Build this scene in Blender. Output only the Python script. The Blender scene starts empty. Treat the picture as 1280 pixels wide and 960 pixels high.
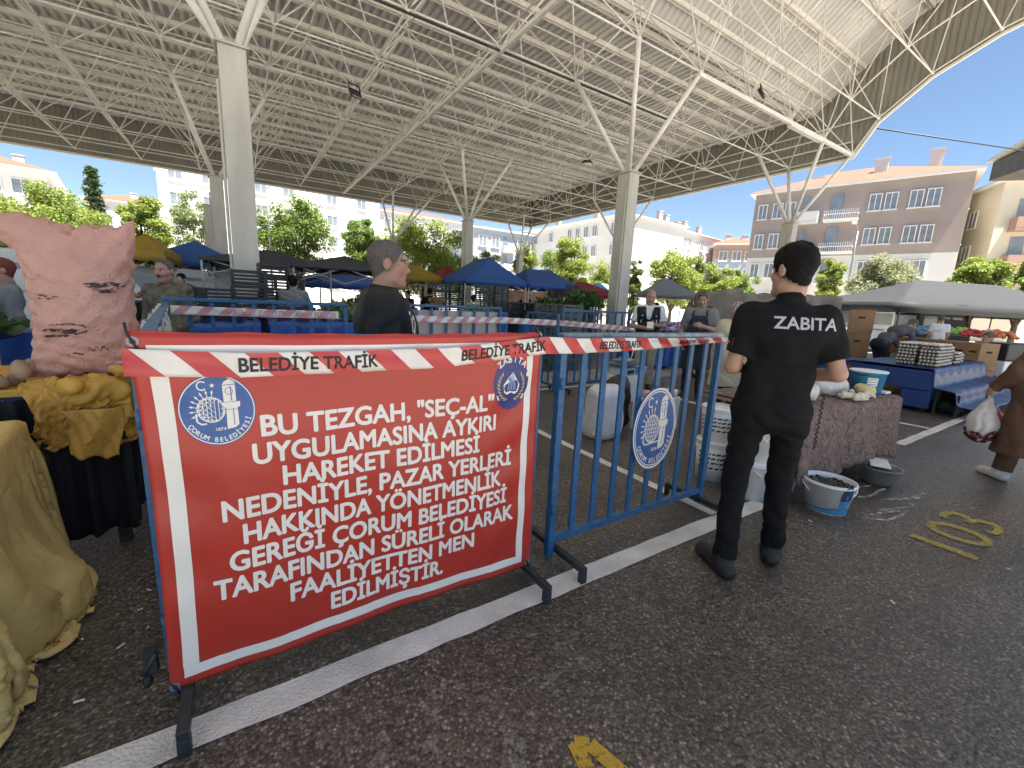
import bpy, bmesh, math, random
import numpy as np
from mathutils import Vector, Matrix, Euler
from mathutils.bvhtree import BVHTree
random.seed(7)
rng = np.random.default_rng(7)
R = math.radians
S = bpy.context.scene
COL = S.collection
# ------------------------------------------------------------------ camera, sky, sun, exposure
FPX = 531.0                                   # focal length in pixels of a 1280 wide picture
EYE = np.array([0.0, 0.0, 1.42])
def _cam_axes():
    v = lambda p: np.array([p[0]-640, -(p[1]-480), -FPX])
    x = v((1483, 417)); x /= np.linalg.norm(x)
    y = v((297, 362)); y -= x*(x@y); y /= np.linalg.norm(y)
    return np.array([x, y, np.cross(x, y)])
RW = _cam_axes()
cam = bpy.data.cameras.new('camera'); cam.sensor_width = 36; cam.lens = FPX/1280*36
cam.clip_start = .05; cam.clip_end = 3000
co = bpy.data.objects.new('camera', cam); COL.objects.link(co)
co.matrix_world = Matrix([[*RW[0], 0], [*RW[1], 0], [*RW[2], 1.42], [0, 0, 0, 1]])
S.camera = co
SUN_AZ = math.atan2(-0.97, 0.16)              # direction towards the sun on the ground plane
SUN_EL = R(72)
W = bpy.data.worlds.new('World'); S.world = W; W.use_nodes = True
nt = W.node_tree; bg = nt.nodes['Background']
sky = nt.nodes.new('ShaderNodeTexSky'); sky.sky_type = 'NISHITA'; sky.sun_disc = False
sky.sun_elevation = SUN_EL; sky.sun_rotation = math.pi/2 - SUN_AZ
sky.air_density = 1.0; sky.dust_density = 0.4; sky.ozone_density = 3.0
nt.links.new(sky.outputs[0], bg.inputs[0]); bg.inputs[1].default_value = 0.05
sl = bpy.data.lights.new('sun', 'SUN'); sl.energy = 5.0; sl.angle = R(.5); sl.color = (1, .955, .88)
so = bpy.data.objects.new('sun', sl); COL.objects.link(so)
sdir = Vector((math.cos(SUN_AZ)*math.cos(SUN_EL), math.sin(SUN_AZ)*math.cos(SUN_EL), math.sin(SUN_EL)))
so.rotation_euler = sdir.to_track_quat('Z', 'Y').to_euler(); so.location = (0, 0, 60)
S.view_settings.view_transform = 'Standard'; S.view_settings.look = 'None'
S.view_settings.exposure = 1.95; S.view_settings.gamma = 1; S.view_settings.use_curve_mapping = False
try:
    S.cycles.max_bounces = 10; S.cycles.diffuse_bounces = 8; S.cycles.transparent_max_bounces = 12
    S.cycles.sample_clamp_indirect = 8
except Exception: pass

# ------------------------------------------------------------------ measuring helpers (photo measurement -> metres in the place)
def ray(px, py):
    d = RW @ np.array([px-640, -(py-480), -FPX]); return d/np.linalg.norm(d)
def at(px, py, z=0.0):                        # the spot at height z
    d = ray(px, py); return Vector(EYE + d*((z-EYE[2])/d[2]))
def onY(px, py, Y):                           # the spot at depth Y
    d = ray(px, py); return Vector(EYE + d*(Y/d[1]))
def onX(px, py, X):
    d = ray(px, py); return Vector(EYE + d*(X/d[0]))

# ------------------------------------------------------------------ object helpers
def tag(o, label=None, cat=None, group=None, kind=None):
    if label: o['label'] = label
    if cat: o['category'] = cat
    if group: o['group'] = group
    if kind: o['kind'] = kind
    return o
def thing(name, label, cat, loc=(0, 0, 0), rz=0.0, group=None):
    o = bpy.data.objects.new(name, None); COL.objects.link(o)
    o.empty_display_size = .2; o.location = loc; o.rotation_euler = (0, 0, rz)
    return tag(o, label, cat, group)
def wm(o):
    m = Matrix.LocRotScale(o.location, o.rotation_euler, o.scale)
    return m if o.parent is None else wm(o.parent) @ o.matrix_parent_inverse @ m
def link_mesh(name, me, parent=None, world=False):
    o = bpy.data.objects.new(name, me); COL.objects.link(o)
    if parent is not None:
        o.parent = parent
        if world: o.matrix_parent_inverse = wm(parent).inverted()      # mesh is written in world coordinates
    return o
def copy_tree(o, parent=None):
    c = o.copy(); COL.objects.link(c)
    if parent is not None: c.parent = parent
    for ch in list(o.children): copy_tree(ch, c)
    return c
class MB:
    def __init__(s): s.v = []; s.f = []; s.m = []; s.sm = []
    def quad(s, pts, mi=0, smooth=False):
        n = len(s.v); s.v += [tuple(p) for p in pts]; s.f.append(tuple(range(n, n+len(pts)))); s.m.append(mi); s.sm.append(smooth); return s
    def box(s, c, size, rz=0, mi=0, M=None):
        hx, hy, hz = size[0]/2, size[1]/2, size[2]/2
        n = len(s.v); m = M or Matrix.Rotation(rz, 3, 'Z'); c = Vector(c)
        for z in (-hz, hz):
            for x, y in ((-hx, -hy), (hx, -hy), (hx, hy), (-hx, hy)): s.v.append(tuple(c + m @ Vector((x, y, z))))
        for f in ((0, 3, 2, 1), (4, 5, 6, 7), (0, 1, 5, 4), (1, 2, 6, 5), (2, 3, 7, 6), (3, 0, 4, 7)):
            s.f.append(tuple(n+i for i in f)); s.m.append(mi); s.sm.append(False)
        return s
    def bar(s, a, b, w, h=None, mi=0):
        a = Vector(a); b = Vector(b); d = b-a; L = d.length
        q = d.to_track_quat('Z', 'X').to_matrix() if abs(d.normalized().z) < .999 else Matrix.Identity(3)
        if abs(d.normalized().z) < .999:
            z = d.normalized(); x = Vector((0, 0, 1)).cross(z).normalized(); y = z.cross(x); q = Matrix((x, y, z)).transposed()
        return s.box((a+b)/2, (w, h or w, L), M=q, mi=mi)
    def tube(s, a, b, r, n=6, r2=None, mi=0, cap=True):
        a = Vector(a); b = Vector(b); z = (b-a).normalized()
        x = z.orthogonal().normalized(); y = z.cross(x); r2 = r if r2 is None else r2
        k = len(s.v)
        for c, rr in ((a, r), (b, r2)):
            for i in range(n):
                t = 2*math.pi*i/n; s.v.append(tuple(c + x*(rr*math.cos(t)) + y*(rr*math.sin(t))))
        for i in range(n):
            j = (i+1) % n; s.f.append((k+i, k+j, k+n+j, k+n+i)); s.m.append(mi); s.sm.append(n > 4)
        if cap:
            s.f.append(tuple(k+i for i in reversed(range(n)))); s.m.append(mi); s.sm.append(False)
            s.f.append(tuple(k+n+i for i in range(n))); s.m.append(mi); s.sm.append(False)
        return s
    def chain(s, pts, r, n=8, mi=0):
        pts = [Vector(p) for p in pts]; rs = r if hasattr(r, '__len__') else [r]*len(pts)
        k = len(s.v); x = None
        for i, p in enumerate(pts):
            z = (pts[min(i+1, len(pts)-1)] - pts[max(i-1, 0)]).normalized()
            x = z.orthogonal().normalized() if x is None else (x - z*x.dot(z)).normalized()
            y = z.cross(x)
            for q in range(n):
                t = 2*math.pi*q/n; s.v.append(tuple(p + x*(rs[i]*math.cos(t)) + y*(rs[i]*math.sin(t))))
        for i in range(len(pts)-1):
            for q in range(n):
                j = (q+1) % n; s.f.append((k+i*n+q, k+i*n+j, k+(i+1)*n+j, k+(i+1)*n+q)); s.m.append(mi); s.sm.append(True)
        s.f.append(tuple(k+i for i in reversed(range(n)))); s.m.append(mi); s.sm.append(False)
        e = k+(len(pts)-1)*n; s.f.append(tuple(e+i for i in range(n))); s.m.append(mi); s.sm.append(False)
        return s
    def lathe(s, prof, n=20, c=(0, 0, 0), mi=0, sx=1, sy=1, capb=True, capt=False):
        k = len(s.v); c = Vector(c)
        for r, z in prof:
            for i in range(n):
                t = 2*math.pi*i/n; s.v.append((c.x+r*math.cos(t)*sx, c.y+r*math.sin(t)*sy, c.z+z))
        for a in range(len(prof)-1):
            for i in range(n):
                j = (i+1) % n; s.f.append((k+a*n+i, k+a*n+j, k+(a+1)*n+j, k+(a+1)*n+i)); s.m.append(mi); s.sm.append(True)
        if capb: s.f.append(tuple(k+i for i in reversed(range(n)))); s.m.append(mi); s.sm.append(False)
        if capt:
            e = k+(len(prof)-1)*n; s.f.append(tuple(e+i for i in range(n))); s.m.append(mi); s.sm.append(False)
        return s
    def ball(s, c, r, n=8, mi=0, sc=(1, 1, 1)):
        c = Vector(c); m = max(4, n//2); prof = []
        k = len(s.v)
        for a in range(m+1):
            t = math.pi*a/m - math.pi/2; rr = math.cos(t); z = math.sin(t)
            for i in range(n):
                p = 2*math.pi*i/n; s.v.append((c.x+r*rr*math.cos(p)*sc[0], c.y+r*rr*math.sin(p)*sc[1], c.z+r*z*sc[2]))
        for a in range(m):
            for i in range(n):
                j = (i+1) % n; s.f.append((k+a*n+i, k+a*n+j, k+(a+1)*n+j, k+(a+1)*n+i)); s.m.append(mi); s.sm.append(True)
        return s
    def grid(s, fn, nu, nv, mi=0, smooth=True):
        k = len(s.v)
        for j in range(nv+1):
            for i in range(nu+1): s.v.append(tuple(fn(i/nu, j/nv)))
        for j in range(nv):
            for i in range(nu):
                a = k+j*(nu+1)+i; s.f.append((a, a+1, a+nu+2, a+nu+1)); s.m.append(mi); s.sm.append(smooth)
        return s
    def mesh(s, name, mats):
        me = bpy.data.meshes.new(name); me.from_pydata(s.v, [], s.f)
        for m in (mats if isinstance(mats, (list, tuple)) else [mats]): me.materials.append(m)
        me.polygons.foreach_set('material_index', s.m); me.polygons.foreach_set('use_smooth', s.sm); me.update()
        return me
    def build(s, name, mats, parent=None, world=False, bevel=0):
        o = link_mesh(name, s.mesh(name, mats), parent, world)
        if bevel:
            b = o.modifiers.new('bevel', 'BEVEL'); b.width = bevel; b.segments = 2; b.limit_method = 'ANGLE'; b.angle_limit = R(40)
        return o
def solidify(o, t, off=-1):
    m = o.modifiers.new('thickness', 'SOLIDIFY'); m.thickness = t; m.offset = off; return o
def np_mesh(name, V, F, mats, smooth=True):
    me = bpy.data.meshes.new(name)
    V = np.asarray(V, np.float32); F = np.asarray(F, np.int32); k = F.shape[1]
    me.vertices.add(len(V)); me.vertices.foreach_set('co', V.ravel())
    me.loops.add(F.size); me.loops.foreach_set('vertex_index', F.ravel())
    me.polygons.add(len(F)); me.polygons.foreach_set('loop_start', np.arange(0, F.size, k, dtype=np.int32))
    try: me.polygons.foreach_set('loop_total', np.full(len(F), k, np.int32))
    except Exception: pass
    me.update(calc_edges=True); me.validate()
    me.polygons.foreach_set('use_smooth', np.full(len(me.polygons), smooth))
    for m in (mats if isinstance(mats, (list, tuple)) else [mats]): me.materials.append(m)
    return me

# ------------------------------------------------------------------ materials
_mats = {}
def mat(name, col, rough=.6, var=.12, scale=8.0, bump=0.0, bscale=60.0, metal=0.0, spec=.5, trans=0.0, col2=None, sheen=0, aniso=None, coat=0, crumple=0, distort=0, chips=None):
    if name in _mats: return _mats[name]
    m = bpy.data.materials.new(name); m.use_nodes = True; N = m.node_tree.nodes; L = m.node_tree.links
    b = N['Principled BSDF']; b.inputs['Roughness'].default_value = rough; b.inputs['Metallic'].default_value = metal
    b.inputs['Specular IOR Level'].default_value = spec
    if coat: b.inputs['Coat Weight'].default_value = coat; b.inputs['Coat Roughness'].default_value = .25
    tc = N.new('ShaderNodeTexCoord'); nz = N.new('ShaderNodeTexNoise'); nz.inputs['Scale'].default_value = scale; nz.inputs['Detail'].default_value = 5; nz.inputs['Distortion'].default_value = distort
    src = tc.outputs['Object']
    if aniso:
        mp = N.new('ShaderNodeMapping'); mp.inputs['Scale'].default_value = aniso; L.new(src, mp.inputs[0]); src = mp.outputs[0]
    L.new(src, nz.inputs['Vector'])
    rp = N.new('ShaderNodeValToRGB'); e = rp.color_ramp.elements
    c = np.array(col); c2 = np.array(col2) if col2 is not None else None
    lo = np.clip(c*(1-var), 0, 1) if c2 is None else c; hi = np.clip(c*(1+var), 0, 1) if c2 is None else c2
    e[0].position = .32; e[1].position = .68
    e[0].color = (*lo, 1); e[1].color = (*hi, 1)
    L.new(nz.outputs[0], rp.inputs[0]); L.new(rp.outputs[0], b.inputs['Base Color'])
    if chips:                                  # chipped and rusty places
        nc = N.new('ShaderNodeTexNoise'); nc.inputs['Scale'].default_value = 26; nc.inputs['Detail'].default_value = 8; nc.inputs['Roughness'].default_value = .7; L.new(src, nc.inputs['Vector'])
        mr = N.new('ShaderNodeMapRange'); mr.inputs[1].default_value = .64; mr.inputs[2].default_value = .70; L.new(nc.outputs[0], mr.inputs[0])
        mc = N.new('ShaderNodeMixRGB'); mc.inputs[2].default_value = (*chips, 1); L.new(mr.outputs[0], mc.inputs[0]); L.new(rp.outputs[0], mc.inputs[1]); L.new(mc.outputs[0], b.inputs['Base Color'])
    if bump:
        n2 = N.new('ShaderNodeTexNoise'); n2.inputs['Scale'].default_value = bscale; n2.inputs['Detail'].default_value = 4
        L.new(src, n2.inputs['Vector'])
        bp = N.new('ShaderNodeBump'); bp.inputs['Strength'].default_value = bump; bp.inputs['Distance'].default_value = .01
        if crumple:                           # sharp creases between flat facets
            va = N.new('ShaderNodeVectorMath'); va.operation = 'MULTIPLY_ADD'; va.inputs[1].default_value = (.09, .09, .09); L.new(n2.outputs['Color'], va.inputs[0]); L.new(src, va.inputs[2])
            vo = N.new('ShaderNodeTexVoronoi'); vo.feature = 'DISTANCE_TO_EDGE'; vo.inputs['Scale'].default_value = bscale*.55; L.new(va.outputs[0], vo.inputs['Vector'])
            v2 = N.new('ShaderNodeTexVoronoi'); v2.feature = 'DISTANCE_TO_EDGE'; v2.inputs['Scale'].default_value = bscale*1.7; L.new(va.outputs[0], v2.inputs['Vector'])
            ad = N.new('ShaderNodeMath'); ad.operation = 'MULTIPLY_ADD'; ad.inputs[1].default_value = .35; L.new(v2.outputs[0], ad.inputs[0]); L.new(vo.outputs[0], ad.inputs[2]); bp.inputs['Distance'].default_value = .03
            L.new(ad.outputs[0], bp.inputs['Height'])
        else: L.new(n2.outputs[0], bp.inputs['Height'])
        L.new(bp.outputs[0], b.inputs['Normal'])
    if trans:
        out = N['Material Output']; t = N.new('ShaderNodeBsdfTranslucent'); mx = N.new('ShaderNodeMixShader'); mx.inputs[0].default_value = trans
        L.new(rp.outputs[0], t.inputs[0]); L.new(b.outputs[0], mx.inputs[1]); L.new(t.outputs[0], mx.inputs[2]); L.new(mx.outputs[0], out.inputs[0])
    _mats[name] = m; return m
def attr_mat(name, rough=.6, attr='Col', bump=0.0, bscale=120.0, trans=0.0, sss=0.0):
    if name in _mats: return _mats[name]
    m = bpy.data.materials.new(name); m.use_nodes = True; N = m.node_tree.nodes; L = m.node_tree.links
    b = N['Principled BSDF']; b.inputs['Roughness'].default_value = rough
    a = N.new('ShaderNodeAttribute'); a.attribute_name = attr; L.new(a.outputs[0], b.inputs['Base Color'])
    if sss: b.inputs['Subsurface Weight'].default_value = sss; b.inputs['Subsurface Scale'].default_value = .01
    if bump:
        tc = N.new('ShaderNodeTexCoord'); n2 = N.new('ShaderNodeTexNoise'); n2.inputs['Scale'].default_value = bscale; L.new(tc.outputs['Object'], n2.inputs['Vector'])
        bp = N.new('ShaderNodeBump'); bp.inputs['Strength'].default_value = bump; bp.inputs['Distance'].default_value = .004
        L.new(n2.outputs[0], bp.inputs['Height']); L.new(bp.outputs[0], b.inputs['Normal'])
    if trans:
        out = N['Material Output']; t = N.new('ShaderNodeBsdfTranslucent'); mx = N.new('ShaderNodeMixShader'); mx.inputs[0].default_value = trans
        L.new(a.outputs[0], t.inputs[0]); L.new(b.outputs[0], mx.inputs[1]); L.new(t.outputs[0], mx.inputs[2]); L.new(mx.outputs[0], out.inputs[0])
    _mats[name] = m; return m
def paint_mat(name, col, wear_lo, wear_hi, scale, bump=.5):
    """road paint worn through to the asphalt: the worn places are clear"""
    m = bpy.data.materials.new(name); m.use_nodes = True; N = m.node_tree.nodes; L = m.node_tree.links
    b = N['Principled BSDF']; b.inputs['Roughness'].default_value = .7
    tc = N.new('ShaderNodeTexCoord'); n = N.new('ShaderNodeTexNoise'); n.inputs['Scale'].default_value = scale; n.inputs['Detail'].default_value = 6; n.inputs['Roughness'].default_value = .7
    L.new(tc.outputs['Object'], n.inputs['Vector'])
    r = N.new('ShaderNodeMapRange'); r.inputs[1].default_value = wear_lo; r.inputs[2].default_value = wear_hi; L.new(n.outputs[0], r.inputs[0])
    n3 = N.new('ShaderNodeTexNoise'); n3.inputs['Scale'].default_value = 5; n3.inputs['Detail'].default_value = 8; L.new(tc.outputs['Object'], n3.inputs['Vector'])
    cr = N.new('ShaderNodeValToRGB'); cr.color_ramp.elements[0].position = .3; cr.color_ramp.elements[1].position = .7
    cr.color_ramp.elements[0].color = (*[c*.7 for c in col], 1); cr.color_ramp.elements[1].color = (*col, 1)
    L.new(n3.outputs[0], cr.inputs[0]); L.new(cr.outputs[0], b.inputs['Base Color'])
    v = N.new('ShaderNodeTexVoronoi'); v.inputs['Scale'].default_value = 95; L.new(tc.outputs['Object'], v.inputs['Vector'])
    bp = N.new('ShaderNodeBump'); bp.inputs['Strength'].default_value = bump; bp.inputs['Distance'].default_value = .006; L.new(v.outputs[0], bp.inputs['Height']); L.new(bp.outputs[0], b.inputs['Normal'])
    t = N.new('ShaderNodeBsdfTransparent'); mx = N.new('ShaderNodeMixShader'); out = N['Material Output']
    L.new(r.outputs[0], mx.inputs[0]); L.new(t.outputs[0], mx.inputs[1]); L.new(b.outputs[0], mx.inputs[2]); L.new(mx.outputs[0], out.inputs[0])
    return m
def asphalt_mat():
    m = bpy.data.materials.new('asphalt'); m.use_nodes = True; N = m.node_tree.nodes; L = m.node_tree.links
    b = N['Principled BSDF']; tc = N.new('ShaderNodeTexCoord'); src = tc.outputs['Object']
    def noise(sc, det=6, rg=.6):
        n = N.new('ShaderNodeTexNoise'); n.inputs['Scale'].default_value = sc; n.inputs['Detail'].default_value = det; n.inputs['Roughness'].default_value = rg; L.new(src, n.inputs['Vector']); return n.outputs[0]
    v = N.new('ShaderNodeTexVoronoi'); v.inputs['Scale'].default_value = 88; v.inputs['Randomness'].default_value = 1; L.new(src, v.inputs['Vector'])
    sep = N.new('ShaderNodeSeparateColor'); L.new(v.outputs['Color'], sep.inputs[0])
    stone = N.new('ShaderNodeValToRGB'); e = stone.color_ramp.elements                     # each stone its own grey
    e[0].position = 0; e[0].color = (.080, .067, .055, 1); e[1].position = 1; e[1].color = (.45, .39, .32, 1)
    for p, c in ((.5, (.142, .119, .098)), (.78, (.205, .174, .142)), (.92, (.28, .243, .203))):
        q = e.new(p); q.color = (*c, 1)
    L.new(sep.outputs[0], stone.inputs[0])
    edge = N.new('ShaderNodeMapRange'); edge.inputs[1].default_value = .25; edge.inputs[2].default_value = .75; edge.inputs[3].default_value = 1; edge.inputs[4].default_value = .35; L.new(v.outputs['Distance'], edge.inputs[0])
    mul = N.new('ShaderNodeMixRGB'); mul.blend_type = 'MULTIPLY'; mul.inputs[0].default_value = 1; L.new(stone.outputs[0], mul.inputs[1]); L.new(edge.outputs[0], mul.inputs[2])
    blot = N.new('ShaderNodeValToRGB'); blot.color_ramp.elements[0].position = .36; blot.color_ramp.elements[1].position = .66
    blot.color_ramp.elements[0].color = (.64, .62, .60, 1); blot.color_ramp.elements[1].color = (1.25, 1.19, 1.10, 1)
    L.new(noise(1.1, 8, .65), blot.inputs[0])
    m2 = N.new('ShaderNodeMixRGB'); m2.blend_type = 'MULTIPLY'; m2.inputs[0].default_value = 1; L.new(mul.outputs[0], m2.inputs[1]); L.new(blot.outputs[0], m2.inputs[2])
    spot = N.new('ShaderNodeMapRange'); spot.inputs[1].default_value = .60; spot.inputs[2].default_value = .74; spot.inputs[3].default_value = 1; spot.inputs[4].default_value = .72; L.new(noise(3.3, 3, .5), spot.inputs[0])
    m3 = N.new('ShaderNodeMixRGB'); m3.blend_type = 'MULTIPLY'; m3.inputs[0].default_value = 1; L.new(m2.outputs[0], m3.inputs[1]); L.new(spot.outputs[0], m3.inputs[2])
    L.new(m3.outputs[0], b.inputs['Base Color'])
    ro = N.new('ShaderNodeMapRange'); ro.inputs[3].default_value = .24; ro.inputs[4].default_value = .46; b.inputs['Specular IOR Level'].default_value = .65; L.new(noise(2.2), ro.inputs[0]); L.new(ro.outputs[0], b.inputs['Roughness'])
    bp = N.new('ShaderNodeBump'); bp.inputs['Strength'].default_value = .6; bp.inputs['Distance'].default_value = .006; bp.invert = True; L.new(v.outputs['Distance'], bp.inputs['Height'])
    bp2 = N.new('ShaderNodeBump'); bp2.inputs['Strength'].default_value = .4; bp2.inputs['Distance'].default_value = .02; L.new(noise(30, 4), bp2.inputs['Height']); L.new(bp.outputs[0], bp2.inputs['Normal'])
    L.new(bp2.outputs[0], b.inputs['Normal'])
    return m
def stripes_mat(name, c1, c2, scale, axis='Z', rough=.6, bump=0):
    """wave bands (tiles, ribs)"""
    m = bpy.data.materials.new(name); m.use_nodes = True; N = m.node_tree.nodes; L = m.node_tree.links
    b = N['Principled BSDF']; b.inputs['Roughness'].default_value = rough
    tc = N.new('ShaderNodeTexCoord'); w = N.new('ShaderNodeTexWave'); w.bands_direction = axis; w.inputs['Scale'].default_value = scale; w.inputs['Distortion'].default_value = 1.2; w.inputs['Detail'].default_value = 3
    L.new(tc.outputs['Object'], w.inputs['Vector'])
    r = N.new('ShaderNodeValToRGB'); r.color_ramp.elements[0].color = (*c1, 1); r.color_ramp.elements[1].color = (*c2, 1); L.new(w.outputs[0], r.inputs[0]); L.new(r.outputs[0], b.inputs['Base Color'])
    return m

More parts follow.
